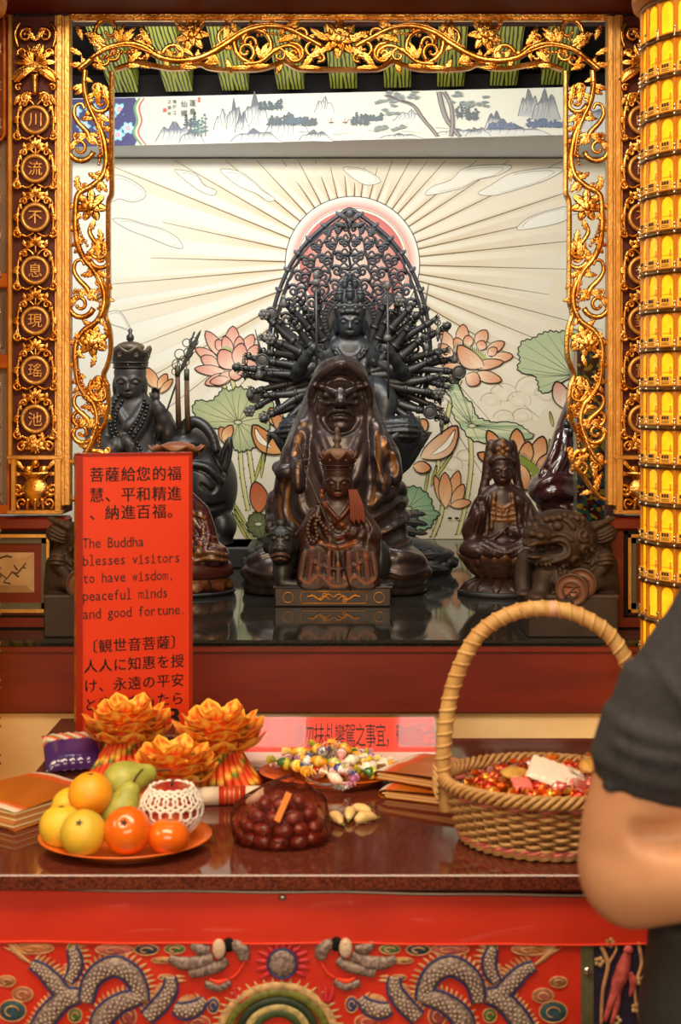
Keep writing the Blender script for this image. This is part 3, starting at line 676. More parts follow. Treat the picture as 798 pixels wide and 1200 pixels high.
# ---------------------------------------------------------------- rafters
RAF = bpy.data.materials.new('painted_rafter_grain'); RAF.use_nodes = True; nt = RAF.node_tree; N = nt.nodes; L = nt.links
tc = N.new('ShaderNodeTexCoord'); mp = N.new('ShaderNodeMapping'); mp.inputs['Scale'].default_value = (9, 3.2, 9); L.new(tc.outputs['Object'], mp.inputs[0])
wv = N.new('ShaderNodeTexWave'); wv.wave_type = 'RINGS'; wv.rings_direction = 'Y'; wv.inputs['Scale'].default_value = 2.3; wv.inputs['Distortion'].default_value = 5; wv.inputs['Detail'].default_value = 2; wv.inputs['Detail Scale'].default_value = .8
L.new(mp.outputs[0], wv.inputs['Vector']); cr = N.new('ShaderNodeValToRGB'); cr.color_ramp.elements[0].position = .22; cr.color_ramp.elements[0].color = (*srgb(34, 38, 20), 1); cr.color_ramp.elements[1].position = .42; cr.color_ramp.elements[1].color = (*srgb(160, 162, 62), 1)
L.new(wv.outputs['Fac'], cr.inputs[0]); L.new(cr.outputs[0], N['Principled BSDF'].inputs['Base Color']); N['Principled BSDF'].inputs['Roughness'].default_value = .45
RX = [146, 210, 276, 341, 403, 466, 528, 590, 650]
dirv = Vector((-.05, -1, .31)).normalized()
for i, x in enumerate(RX):
    e = P(x, 109-.018*(x-137), 5.86); ln = 1.85; mid = e+dirv*ln/2
    q = dirv.to_track_quat('-Y', 'Z').to_matrix()
    b = MB(); b.box((0, 0, .05), (.108, ln, .10), bev=.004)
    nm = ['leftmost', 'second from the left', 'third from the left', 'fourth from the left', 'middle', 'fourth from the right', 'third from the right', 'second from the right', 'rightmost'][i]
    o = b.build('painted_rafter', RAF, label='yellow-green rafter painted with black wood grain, %s of the nine' % nm, cat='rafter', group='painted rafters above the landscape beam', org=Vector((0, 0, 0)))
    o.rotation_euler = q.to_euler(); o.location = mid
b = MB(); e = P(400, 109, 5.86); mid = e+dirv*.93
b.box((0, 0, .115), (3.0, 1.9, .02)); o = b.build('ceiling', BLACKWOOD, kind='structure', org=Vector((0, 0, 0))); o.rotation_euler = dirv.to_track_quat('-Y', 'Z').to_matrix().to_euler(); o.location = mid
# ---------------------------------------------------------------- gilded carvings (drawn in photo pixels on the frame plane)
DF = 3.78
def leaf(mb, x, y, ang, Ln, W, curl=0., y0=0., h=3., lobes=4, n=16, back=2.):
    ang = math.radians(ang); curl = math.radians(curl); q = [(x, y)]; a = ang
    for i in range(n): a = ang+curl*(i+.5)/n; q.append((q[-1][0]+Ln/n*math.cos(a), q[-1][1]+Ln/n*math.sin(a)))
    v = []
    for i, (u, w_) in enumerate(q):
        t = i/n; a = ang+curl*t; nx, ny = -math.sin(a), math.cos(a)
        saw = (lobes*t) % 1.0
        ww = W*.88*max(math.sin(PI*min(.05+t*.95, 1))**.75, .02)*(.62+.55*saw if t < .97 else .4)/2
        lift = -h*1.25*math.sin(PI*(.15+.8*t))
        for k, (s_, d) in enumerate(((1, .1), (.55, .8), (.16, .25), (0, 1.), (-.16, .25), (-.55, .8), (-1, .1))):
            v.append((u+nx*ww*s_, y0+lift*d, -(w_+ny*ww*s_)))
        v.append((u, y0+back, -w_))
    f = []
    for i in range(n):
        for k in range(8):
            f.append((i*8+k, i*8+(k+1) % 8, (i+1)*8+(k+1) % 8, (i+1)*8+k))
    mb.add(v, f)
def vine(mb, pts, r=(3, 2), y=0., flat=1.2, seg=8, n=6):
    q = spline(px(pts, y), n); t = np.linspace(0, 1, len(q)); rr = np.interp(t, np.linspace(0, 1, len(np.atleast_1d(r))), np.atleast_1d(r))
    mb.tube(q, rr, seg, flat, up=(0, 1, 0)); return q
def scroll(mb, x, y, ang, dr, r0, turns=1.35, w0=3.2, w1=1.6, yy=0., leaves=0, shrink=.16, ball=True):
    a = math.radians(ang); n = int(turns*16); q = [(x, y)]
    for i in range(n):
        t = i/n; R = r0*(1-(1-shrink)*t**.8); st = 2*PI*turns/n; a += dr*st
        q.append((q[-1][0]+R*st*math.cos(a-dr*st/2), q[-1][1]+R*st*math.sin(a-dr*st/2)))
    w_ = np.linspace(w0, w1, len(q)); mb.tube(px(q, yy), w_, 8, 1.25, up=(0, 1, 0))
    if ball: mb.ell((q[-1][0], yy-.6, -q[-1][1]), (w1*1.5, w1*1.6, w1*1.5), 8, 6)
    for k in range(leaves):
        i = int(n*(.08+.5*k/max(leaves, 1))); b = math.degrees(math.atan2(q[i+1][1]-q[i][1], q[i+1][0]-q[i][0]))
        leaf(mb, q[i][0], q[i][1], b-dr*52, r0*1.05, r0*.62, dr*50, yy-1, 2.6, 2)
    return q
def blossom(mb, x, y, r, yy=-2., n=7, ph=0.):
    for k in range(n): leaf(mb, x, y, ph+360/n*k, r*1.1, r*.72, 8, yy+1, 2.4, 1)
    for k in range(n-1): leaf(mb, x, y, ph+25+360/(n-1)*k, r*.74, r*.6, -8, yy-1.5, 2.6, 1)
    for k in range(4): leaf(mb, x-r*.1, y+r*.22, -150+40*k, r*.62, r*.42, 0, yy-4, 2.4, 1, 8)
    mb.ell((x, yy-4, -(y+r*.08)), (r*.26, 3, r*.32), 10, 6)
def pearls(mb, pts, r=1.8, gap=4.4, yy=-2.):
    q = spline(px(pts, yy), 8); d = np.r_[0, np.cumsum(np.linalg.norm(np.diff(q, axis=0), axis=1))]
    for t in np.arange(gap/2, d[-1], gap): mb.ell([np.interp(t, d, q[:, i]) for i in range(3)], (r, r*1.2, r*1.15), 7, 5)
def band(mb, pts, wd, y0=-5., y1=4., n=6):   # bar following a contour; wd is an offset (dx, dy) per point
    q = spline(np.array([a[:2] for a in pts], float), n); m = len(q); t = np.zeros_like(q); t[1:-1] = q[2:]-q[:-2]; t[0] = q[1]-q[0]; t[-1] = q[-1]-q[-2]
    t /= np.linalg.norm(t, axis=1)[:, None]; nn = np.stack([-t[:, 1], t[:, 0]], 1)*wd
    a, c = q, q+nn; e = (a+c)/2
    v = []
    for (u, yy) in ((a, y1), (a, y0), (e, y0-1.2), (c, y0), (c, y1)): v += [(k[0], yy, -k[1]) for k in u]
    f = []
    for k in range(5):
        k2 = (k+1) % 5
        for i in range(m-1): f.append((k*m+i, k*m+i+1, k2*m+i+1, k2*m+i))
    mb.add(v, f, False)
MX = 397.0
def sprigs(mb, pts, gap=13, L_=12, W=8, yy=-1):
    q = spline(np.array([a[:2] for a in pts], float), 8); d = np.r_[0, np.cumsum(np.linalg.norm(np.diff(q, axis=0), axis=1))]
    for k, t in enumerate(np.arange(gap*.6, d[-1]-4, gap)):
        x, y = [np.interp(t, d, q[:, i]) for i in (0, 1)]; x2, y2 = [np.interp(t+3, d, q[:, i]) for i in (0, 1)]
        a = math.degrees(math.atan2(y2-y, x2-x)); sg = 1 if k % 2 else -1
        leaf(mb, x, y, a+sg*38, L_*(1+.25*math.sin(k*2.1)), W, sg*46, yy, 2.4, 3, 10)
def mirrored(mb):
    o = MB(); n = 0
    for v, k in zip(mb.V, mb.K): w_ = v.copy(); w_[:, 0] = 2*MX-w_[:, 0]; o.V.append(w_); o.K.append(k)
    o.n = mb.n; o.F = [f[::-1] for f in mb.F]; o.S = list(mb.S); o.I = list(mb.I); return o
def merge(a, c):
    a.V += c.V; a.K += c.K; a.F += [tuple(i+a.n for i in f) for f in c.F]; a.S += c.S; a.I += c.I; a.n += c.n; return a
frame = thing('carved_altar_frame', P(397, yb(DF), DF), 'gilded openwork frame of carved vines and flowers around the altar niche', 'carving')
h = MB()
vine(h, [(92, 82), (104, 72), (116, 62), (130, 55), (152, 51), (170, 56), (185, 66), (203, 71), (226, 70), (246, 63), (268, 50), (286, 38), (310, 31), (335, 33), (356, 43), (378, 55)], (3.6, 3.6, 4.2, 4.2, 3.4), -1)
sprigs(h, [(92, 82), (104, 72), (116, 62), (130, 55), (152, 51), (170, 56), (185, 66), (203, 71), (226, 70), (246, 63), (268, 50), (286, 38), (310, 31), (335, 33), (356, 43), (378, 55)], 12, 12, 8); vine(h, [(106, 70), (124, 60), (150, 55), (172, 61), (190, 70)], (1, 1.6, 1), -6); vine(h, [(250, 58), (285, 36), (312, 29), (340, 33)], (1, 1.7, 1), -6)
scroll(h, 128, 56, 186, 1, 20, 1.2, 3.4, 1.6, leaves=0); leaf(h, 100, 40, 10, 26, 16, 30, -2); leaf(h, 104, 46, 35, 22, 13, -20, -1)
for a, l_, w_, c in ((-130, 20, 11, 40), (-95, 22, 10, 30), (-55, 24, 11, 20), (-20, 20, 9, -30)): leaf(h, 142, 50, a, l_, w_, c, -2)
scroll(h, 116, 62, 130, -1, 10, 1.1, 2.8, 1.5); scroll(h, 124, 66, 60, -1, 10, 1.2, 2.6, 1.4); leaf(h, 100, 76, 170, 20, 12, 30); leaf(h, 96, 64, -160, 20, 11, 20)
scroll(h, 182, 62, -110, -1, 15, .9, 3.2, 1.8); leaf(h, 178, 52, -140, 26, 14, 40, -1); leaf(h, 176, 58, -160, 24, 12, 30, -1)
scroll(h, 190, 66, -85, 1, 15, 1.3, 3.4, 1.7, leaves=0); leaf(h, 166, 62, 150, 22, 13, -20, -2); leaf(h, 196, 58, 60, 14, 9, 0, -2)
blossom(h, 225, 40, 19, -2); scroll(h, 206, 52, 80, -1, 11, 1.0, 2.6, 1.5); leaf(h, 210, 56, 20, 20, 8, 20, -1)
scroll(h, 262, 54, -150, 1, 13, 1.1, 3.0, 1.6); leaf(h, 262, 46, -60, 20, 12, -30, -2); leaf(h, 268, 46, -110, 22, 14, 30, -2); leaf(h, 276, 38, -90, 14, 10, -50, -2)
scroll(h, 276, 42, 110, -1, 25, 1.05, 3.8, 2.6, leaves=0, shrink=.6, ball=False); scroll(h, 292, 72, -30, -1, 12, 1.2, 2.8, 1.5, -2); scroll(h, 318, 62, -60, 1, 10, 1.2, 2.6, 1.4, -2)
for a, l_, w_, c in ((-115, 18, 9, 20), (-80, 22, 10, 30), (-45, 18, 9, -20)): leaf(h, 306, 70, a, l_, w_, c, -3)
vine(h, [(285, 75), (305, 73), (322, 60), (338, 54), (350, 60), (352, 70)], (2.4, 3, 2), -2); scroll(h, 300, 55, -70, -1, 9, 1.2, 2.2, 1.3, -2)
for a, l_, w_, c in ((60, 16, 9, 20), (110, 14, 8, 20), (20, 18, 9, 20)): leaf(h, 246, 62, a+20, l_, w_, c, -1)
scroll(h, 338, 52, -20, 1, 14, 1.3, 3.0, 1.6, -2, leaves=0); leaf(h, 326, 50, -30, 26, 13, 30, -3); leaf(h, 332, 60, 40, 22, 12, -20, -3)
scroll(h, 240, 66, 100, 1, 6, 1.2, 2, 1.2, -1); scroll(h, 150, 64, 60, -1, 7, 1.2, 2.2, 1.3, -1); scroll(h, 160, 44, -60, 1, 6, 1.2, 2, 1.2, -1); scroll(h, 210, 30, -160, 1, 6, 1.1, 2, 1.2, -1); scroll(h, 372, 72, 30, -1, 6, 1.1, 2, 1.2, -1); scroll(h, 346, 38, -60, 1, 9, 1.0, 2.6, 1.4, -2); scroll(h, 376, 64, 140, 1, 12, 1.2, 2.8, 1.5, -1); leaf(h, 368, 62, 120, 22, 14, 20, -2); leaf(h, 334, 34, -40, 22, 12, 20, -1)
pearls(h, [(124, 68), (140, 62), (158, 62)], 2.2); pearls(h, [(110, 54), (128, 46), (142, 44)], 1.7); pearls(h, [(300, 42), (320, 40), (336, 42)], 2.1)
for x, y, a in ((160, 74, 10), (240, 74, -10), (265, 70, 60), (150, 66, 40), (228, 76, 170), (300, 80, 180), (330, 70, 100), (90, 30, 60), (108, 76, 10)): leaf(h, x, y, a, 18, 11, 20, 0)
band(h, [(136, 84), (150, 79), (165, 77), (182, 80), (200, 83), (220, 82), (234, 78), (244, 82), (262, 84), (300, 84), (322, 79), (333, 75), (342, 80), (356, 84), (397.5, 84)], -5, -4, 5)
leaf(h, 165, 78, 180, 20, 10, 0, -3); leaf(h, 210, 80, 0, 22, 8, 0, -3); leaf(h, 270, 80, 0, 26, 9, 0, -3); leaf(h, 350, 80, 0, 26, 9, 0, -4); leaf(h, 318, 78, 180, 24, 8, 0, -3)
top_ = merge(h, mirrored(h)); blossom(top_, 397, 45, 22, -3, 8)
for a in (-150, -30, 150, 30): leaf(top_, 397+14*math.cos(math.radians(a)), 52+8*math.sin(math.radians(a)), a, 26, 14, 10, -1)
top_.box((397, 0, -20), (632, 12, 6), bev=1.2); top_.box((397, -2, -24), (624, 8, 3), bev=.8)
top_.build('top_openwork', GOLD, frame, D=DF)
g = MB(); SIDE = [(100, 82), (99, 104), (104, 124), (113, 142), (121, 160), (125, 185), (121, 205), (108, 218), (92, 228), (89, 250), (90, 280), (97, 300), (111, 318), (121, 338), (122, 358), (114, 376), (98, 388), (89, 405), (90, 438), (98, 460), (110, 474), (114, 492), (109, 512), (101, 530), (88, 545)]
sprigs(g, SIDE)
# side strip: three periods of vine
vine(g, [(100, 82), (99, 104), (104, 124), (113, 142), (121, 160), (125, 185), (121, 205), (108, 218), (92, 228), (89, 250), (90, 280), (97, 300), (111, 318), (121, 338), (122, 358), (114, 376), (98, 388), (89, 405), (90, 438), (98, 460), (110, 474), (114, 492), (109, 512), (101, 530), (88, 545)], (3.4, 3.8, 3.8, 3.6, 3.8, 3.4), -1)
vine(g, [(99, 96), (104, 122), (116, 150), (122, 185)], (1, 1.6, 1), -6); vine(g, [(90, 270), (98, 301), (113, 321), (120, 350)], (1, 1.6, 1), -6); vine(g, [(90, 420), (93, 450), (108, 473)], (1, 1.6, 1), -6)
for oy, sc in ((0, 1.), (183, 1.), (342, .85)):
    def Y(y): return 110+oy+(y-110)*sc
    scroll(g, 106, Y(122), 75, -1, 13*sc, 1.35, 3.2, 1.6, -1); leaf(g, 122, Y(100), 70, 24*sc, 13, 30, -2); leaf(g, 116, Y(98), 100, 24*sc, 12, -30, -3); leaf(g, 110, Y(104), 60, 20*sc, 11, 20, -3)
    scroll(g, 118, Y(112), -40, -1, 9*sc, 1.2, 2.6, 1.4); leaf(g, 112, Y(110), 150, 14, 10, 0, -2); leaf(g, 98, Y(100), 160, 16, 11, 0, -1)
    vine(g, [(107, Y(168)), (103, Y(156)), (92, Y(144)), (87, Y(134)), (89, Y(124)), (96, Y(122)), (99, Y(128))], (4, 3, 2.2, 1.8), -1)
    for a, l_, w_, c in ((15, 18, 11, 50), (165, 16, 10, -50), (60, 14, 9, -30), (-20, 14, 9, 40), (200, 14, 9, -40)): leaf(g, 102, Y(160), a, l_*sc, w_, c, -3)
    scroll(g, 110, Y(178), 110, 1, 17*sc, 1.4, 3.6, 1.7, -1); leaf(g, 90, Y(168), 150, 12, 9, -60, -2); leaf(g, 104, Y(203), 40, 18, 10, -40, -3); leaf(g, 92, Y(206), 110, 18, 10, -40, -2); scroll(g, 94, Y(214), 120, -1, 6, 1.2, 2, 1.2, -1); scroll(g, 118, Y(142), 30, 1, 6, 1.2, 2, 1.2, -1); scroll(g, 90, Y(156), 160, -1, 5, 1.1, 1.8, 1.1, -1); scroll(g, 122, Y(202), 40, -1, 5, 1.1, 1.8, 1.1, -1)
    leaf(g, 114, Y(135), 20, 18, 11, 20, -2); leaf(g, 120, Y(150), 0, 14, 10, 60, -2); leaf(g, 110, Y(140), 190, 16, 9, -20, -2); leaf(g, 124, Y(196), 70, 18, 10, 30, -2); leaf(g, 112, Y(212), 30, 20, 12, 30, -2)
    pearls(g, [(116, Y(160)), (118, Y(178)), (116, Y(196))], 1.9, 4.4, -4); pearls(g, [(92, Y(262)), (96, Y(276)), (104, Y(290))] if oy < 300 else [(92, 432), (96, 446), (102, 458)], 1.9, 4.4, -4)
    if oy < 300:
        vine(g, [(108, Y(262)), (105, Y(272)), (112, Y(284)), (120, Y(292))], (2.2, 3, 2.2), -1); leaf(g, 118, Y(290), -80, 22, 11, -30, -2)
        scroll(g, 126, Y(290), 80, 1, 12, 1.3, 3, 1.5, -1)
for x, y, r, ph in ((107, 241, 18, 10), (108, 400, 18, 30)):
    blossom(g, x, y, r, -2, 7, ph); leaf(g, x+4, y+16, 100, 16, 9, 20, -2); leaf(g, x-12, y+10, 140, 16, 10, 0, -2)
scroll(g, 100, 530, 60, 1, 9, 1.2, 3, 1.5); scroll(g, 96, 500, 180, 1, 11, 1.3, 3, 1.5); leaf(g, 96, 540, 80, 26, 12, 20); leaf(g, 90, 556, 60, 26, 13, 30); scroll(g, 112, 556, 200, 1, 9, 1.2, 2.4, 1.3); leaf(g, 98, 576, 0, 18, 10, 30)
band(g, [(133.5, 84), (133.5, 150), (133.5, 200), (133.5, 226), (130, 236), (129.5, 250), (129.5, 300), (129.5, 350), (127, 362), (126, 370), (129, 378), (132, 394), (132, 415), (128, 430), (124, 440), (128, 452), (130, 470), (128, 490), (122, 504), (113, 518), (111, 526), (119, 527), (125, 536), (123, 548), (114, 558), (104, 572), (94, 584), (86, 588)], 5, -4, 5)
scroll(g, 110, 528, 10, 1, 7, 1.0, 3.4, 2.4)
for nm, q in (('left_openwork', g), ('right_openwork', mirrored(g))): q.build('side_openwork', GOLD, frame, D=DF)
b = MB(); b.box((80, 0, -306), (7, 16, 572), bev=1.2); b.box((74.5, 1, -306), (3, 10, 572)); b.build('moulding', GOLDBAR, frame, D=DF); mirrored(b).build('moulding', GOLDBAR, frame, D=DF)
# ---------------------------------------------------------------- couplet pillars
def scrollwork(cys):
    k = MB()
    for i, cy in enumerate(cys):
        for sg in (-1, 1):
            X = lambda x: 42+sg*(x-42)
            def sv(p, r, y=-1): vine(k, [(X(a), c) for a, c in p], r, y)
            sv([(58, cy+22), (62, cy+14), (63, cy), (61, cy-14), (56, cy-22)], (1.8, 2.4, 1.8))
            sv([(44, cy-18), (50, cy-24), (57, cy-24)], (1.8, 1.6)); sv([(44, cy+18), (52, cy+22), (58, cy+20)], (1.6, 2))
            scroll(k, X(58), cy+20, 60 if sg > 0 else 120, -sg, 6, 1.1, 2.4, 1.4, -2); scroll(k, X(60), cy-16, -70 if sg > 0 else -110, -sg, 5.4, 1.2, 2.2, 1.3, -2)
            for a, x, y, l_ in ((20, 60, cy-4, 10), (-30, 60, cy+4, 10), (60, 62, cy+10, 9), (-70, 58, cy-10, 9), (100, 56, cy+26, 9)):
                leaf(k, X(x), y, a if sg > 0 else 180-a, l_, 7, 20*sg, -2, 2.4, 1, 8)
        y = cy+29
        for q in range(5): leaf(k, 42, y+3, -160+35*q, 12, 7, 0, -3, 2.6, 1, 8)
        for q in range(3): leaf(k, 42, y+2, -125+35*q, 9, 6, 0, -6, 2.4, 1, 8)
        leaf(k, 42, y+2, 20, 13, 7, 0, -2, 2, 1, 8); leaf(k, 42, y+2, 160, 13, 7, 0, -2, 2, 1, 8); vine(k, [(42, y+2), (42, y+12)], 1.6, -1)
    return k
CYS = [141, 198, 255, 317, 376, 434, 491]
def pillar(chars, mir, label):
    tf_ = (lambda m: mirrored(m)) if mir else (lambda m: m)
    t = thing('couplet_pillar', P(750 if mir else 44, yb(3.80), 3.80), label, 'pillar', 'carved couplet pillars beside the niche')
    b = MB(); b.box((42, 9, -310), (66, 8, 584)); b.box((42, 34, -310), (66, 40, 584)); tf_(b).build('backing_board', DARKRED, t, D=DF)
    b = MB(); b.box((12.5, 2, -281), (5, 14, 526), bev=1); b.box((70.5, 2, -281), (7, 14, 526), bev=1); b.box((66, 4, -281), (3, 8, 526))
    b.box((42, 1, -536), (66, 16, 5), bev=1); b.box((42, 1, -600), (66, 16, 5), bev=1); b.box((17, 1, -568), (6, 16, 64), bev=1); b.box((69, 1, -568), (8, 16, 64), bev=1)
    tf_(b).build('border', GOLDBAR, t, D=DF)
    k = scrollwork(CYS)
    for sg in (-1, 1):
        X = lambda x: 42+sg*(x-42); A = lambda a: a if sg > 0 else 180-a
        scroll(k, X(46), 36, A(-40), sg, 9, 1.3, 2.8, 1.5, -2); scroll(k, X(62), 66, A(-60), -sg, 6, 1.2, 2.4, 1.4, -2); vine(k, [(X(60), 26), (X(66), 40), (X(62), 56)], (2, 3, 2), -1)
        scroll(k, X(46), 112, A(-50), sg, 8, 1.3, 2.6, 1.5, -2); leaf(k, X(46), 116, A(-20), 18, 10, 20*sg, -2); leaf(k, X(60), 112, A(60), 14, 9, 0, -2); leaf(k, X(42), 48, A(-50), 20, 12, 0, -2)
        for q in range(3): leaf(k, X(44), 74, A(-70+35*q), 22, 13, 0, -4, 3, 2)
        leaf(k, X(42), 82, A(10), 30, 16, 45*sg, -5, 4, 1); scroll(k, X(58), 100, A(-40), sg, 5, 1.0, 2, 1.2, -2)
        leaf(k, X(30), 522, A(-60), 18, 10, 30, -2); scroll(k, X(52), 520, A(-50), sg, 7, 1.2, 2.4, 1.4, -2)
    for x, y, r in ((42, 60, 9), (42, 522, 9)): blossom(k, x, y, r, -3, 6)
    vine(k, [(42, 88), (42, 112)], (5, 2.6), -4)
    v = np.array([(14, -96), (20, -84), (32, -76), (42, -73), (52, -76), (64, -84), (71, -96), (60, -90), (52, -87), (42, -85), (32, -87), (22, -90)], float)
    k.poly(v, -5, 2)
    tf_(k).build('scrollwork', GOLD, t, D=DF)
    for c, cy in zip(chars, CYS):
        m = MB(); a = np.arange(36)/36*2*PI
        m.tube(np.stack([42+14.8*np.cos(a), np.full(36, -4.), -cy+14.8*np.sin(a)], 1), 2.6, 8, 1.1, closed=True, up=(0, 1, 0))
        o = tf_(m).build('medallion', GOLDBAR, t, D=DF)
        m = MB(); m.add(np.vstack([[(42, -2.5, -cy)], np.stack([42+13*np.cos(a), np.full(36, -2.5), -cy+13*np.sin(a)], 1), np.stack([42+13*np.cos(a), np.full(36, 4.), -cy+13*np.sin(a)], 1)]), [(0, 1+i, 1+(i+1) % 36) for i in range(36)]+[(1+i, 37+i, 37+(i+1) % 36, 1+(i+1) % 36) for i in range(36)], False)
        tf_(m).build('ground', DARKRED, o, D=DF)
        m = MB(); v, f = glyph(c, 17.5, .5); cx = 2*MX-42 if mir else 42
        vv = (v[:, :2]-(v[:, :2].min(0)+v[:, :2].max(0))/2)
        m.add(np.stack([vv[:, 0]+cx, -4.0-v[:, 2]*2, vv[:, 1]-cy], 1), f, False); m.build('character', GOLDBAR, o, D=DF)
    m = MB()
    m.lathe([(3, -594), (7, -590), (10, -586), (16, -580), (18, -574), (16, -568), (11, -563), (13, -560), (20, -556), (22, -553), (6, -553)], (42, 0, 0), 24, 1, .45)
    for x in (34, 42, 50): vine(m, [(x, 584), (x+(x-42)*.2, 597)], (3, 2), -2)
    for sg in (-1, 1):
        X = lambda x: 42+sg*(x-42); A = lambda a: a if sg > 0 else 180-a
        scroll(m, X(56), 578, A(40), -sg, 8, 1.3, 3, 1.6, -3); scroll(m, X(60), 596, A(-30), -sg, 7, 1.1, 2.4, 1.4, -2); leaf(m, X(54), 552, A(-50), 20, 8, 0, -2, 2, 1); leaf(m, X(58), 556, A(-10), 13, 9, 0, -3)
    for x, y in ((34, 550), (42, 543), (52, 550)): m.ell((x, -3, -y), (6, 5, 6), 12, 8)
    tf_(m).build('vase_carving', GOLD, t, D=DF)
    return t
pillar('川流不息現瑤池', False, 'left gilded couplet pillar with seven round character medallions and a vase carving')
pillar('山日不多對寶座', True, 'right gilded couplet pillar whose medallions are half hidden by the lantern tower')
# red dado blocks below the pillars
for mir in (False, True):
    t = thing('dado_panel', P(2*MX-20 if mir else 20, yb(3.80), 3.80), 'red panelled dado block under the %s gilded pillar' % ('right' if mir else 'left'), 'panel', 'red dado blocks under the pillars')
    tf_ = (lambda m: mirrored(m)) if mir else (lambda m: m)
    yl = yb(3.80)
    b = MB(); b.box((4, 18, -(606+yl)/2-.5), (146, 26, yl-607), bev=1); b.box((4, 16, -614), (150, 34, 16), bev=3); b.box((4, 4, -yl+6), (146, 10, 11)); tf_(b).build('block', RED, t, D=DF)
    b = MB()
    for (x0, x1, ya, yz) in ((-40, 62, 622, 626), (-40, 62, 722, 727), (58, 62, 622, 727)): b.box(((x0+x1)/2, 3, -(ya+yz)/2), (x1-x0, 6, yz-ya))
    tf_(b).build('black_line', BLACKWOOD, t, D=DF)
    b = MB()
    for (x0, x1, ya, yz) in ((-40, 58, 626, 630), (-40, 58, 714, 718), (54.5, 58, 626, 718)): b.box(((x0+x1)/2, 3, -(ya+yz)/2), (x1-x0, 8, yz-ya))
    tf_(b).build('gold_line', GOLDBAR, t, D=DF)
    b = MB()
    for (x0, x1, ya, yz) in ((-40, 54, 630, 637), (-40, 54, 707, 714), (48, 54, 630, 714)): b.box(((x0+x1)/2, 5, -(ya+yz)/2), (x1-x0, 5, yz-ya))
    tf_(b).build('grey_bevel', M('grey_green_trim', srgb(92, 88, 70), .5), t, D=DF)
    b = MB(); v = [(-30, 5, -648), (39, 5, -648), (39, 5, -695), (-30, 5, -695), (-24, 1, -654), (30, 1, -654), (30, 1, -686), (-24, 1, -686)]
    b.add(v, [(4, 5, 6, 7), (0, 1, 5, 4), (1, 2, 6, 5), (2, 3, 7, 6), (3, 0, 4, 7)], False); pq = tf_(b).build('plaque', M('tan_plaque', srgb(196, 158, 112), .5, col2=srgb(186, 146, 100), nscale=30), t, D=DF)
    b = MB()
    for q in ([(-10, 676), (0, 672), (8, 678), (14, 670), (20, 672), (30, 660)], [(8, 678), (4, 682), (12, 684)], [(14, 670), (22, 676)], [(20, 668), (16, 662)], [(0, 654), (8, 651), (14, 653)], [(26, 664), (30, 666)]): b.tube(px(q, .6), .9, 5)
    tf_(b).build('branch_carving', M('brown_line', srgb(90, 60, 36), .6), pq, D=DF)
# door panels at the far left edge
t = thing('carved_side_door', P(-30, yb(3.84, 0), 3.84), 'orange-brown panelled side door at the left edge', 'door')
b = MB(); b.box((-40, 20, -292), (104, 16, 622)); b.build('door_leaf', PALEWOOD, t, D=DF)
b = MB()
for ya, yz in ((320, 337), (415, 432), (592, 603), (10, 20)): b.box((-40, 8, -(ya+yz)/2), (100, 12, yz-ya), bev=1.5)
b.box((9, 10, -300), (3, 14, 600)); b.build('rail', ORANGEWOOD, t, D=DF)
b = MB()
for ya, yz in ((22, 163),): b.box((-40, 4, -(ya+yz)/2), (96, 16, yz-ya), bev=3)
b.build('top_panel', M('dark_orange', srgb(120, 50, 16), .4), t, D=DF); b = MB(); b.tube(px([(-90, 20), (4, 20), (6, 24), (6, 158), (3, 164), (-90, 164)], -4), 2.2, 8); b.build('panel_rim', ORANGEWOOD, t, D=DF)
b = MB()
for ya, yz in ((346, 408), (440, 592)): b.box((-42, 10, -(ya+yz)/2), (88, 6, yz-ya), bev=2)
b.build('lower_panel', PALEWOOD, t, D=DF)
# painted posts glimpsed through the openwork
for mir in (True,):
    b = MB(); b.box((MX+ 294, 0, -((396+yb(4.7))/2)), (34, 34, yb(4.7)-396), bev=3)
    m_ = bpy.data.materials.get('mosaic_paint')
    if not m_:
        m_ = M('mosaic_paint', (.1, .1, .1), .25, coat=.5); nt = m_.node_tree; N = nt.nodes; L = nt.links
        vo = N.new('ShaderNodeTexVoronoi'); vo.inputs['Scale'].default_value = 80; tc = N.new('ShaderNodeTexCoord'); L.new(tc.outputs['Object'], vo.inputs['Vector'])
        hs = N.new('ShaderNodeValToRGB'); cr = hs.color_ramp; cr.interpolation = 'CONSTANT'; cr.elements[0].color = (*srgb(60, 8, 8), 1); cr.elements[1].position = .85; cr.elements[1].color = (*srgb(120, 100, 30), 1)
        for ps, c in ((.25, (24, 60, 50)), (.4, (16, 16, 24)), (.6, (110, 90, 24)), (.7, (24, 50, 36)), (.78, (24, 30, 70))): e = cr.elements.new(ps); e.color = (*srgb(*c), 1)
        sp = N.new('ShaderNodeSeparateColor'); L.new(vo.outputs['Color'], sp.inputs[0]); L.new(sp.outputs[0], hs.inputs[0]); L.new(hs.outputs[0], N['Principled BSDF'].inputs['Base Color'])
    b.build('mosaic_post', m_, D=4.7, label='multicoloured mosaic post glimpsed through the %s side openwork' % ('right' if mir else 'left'), cat='post')
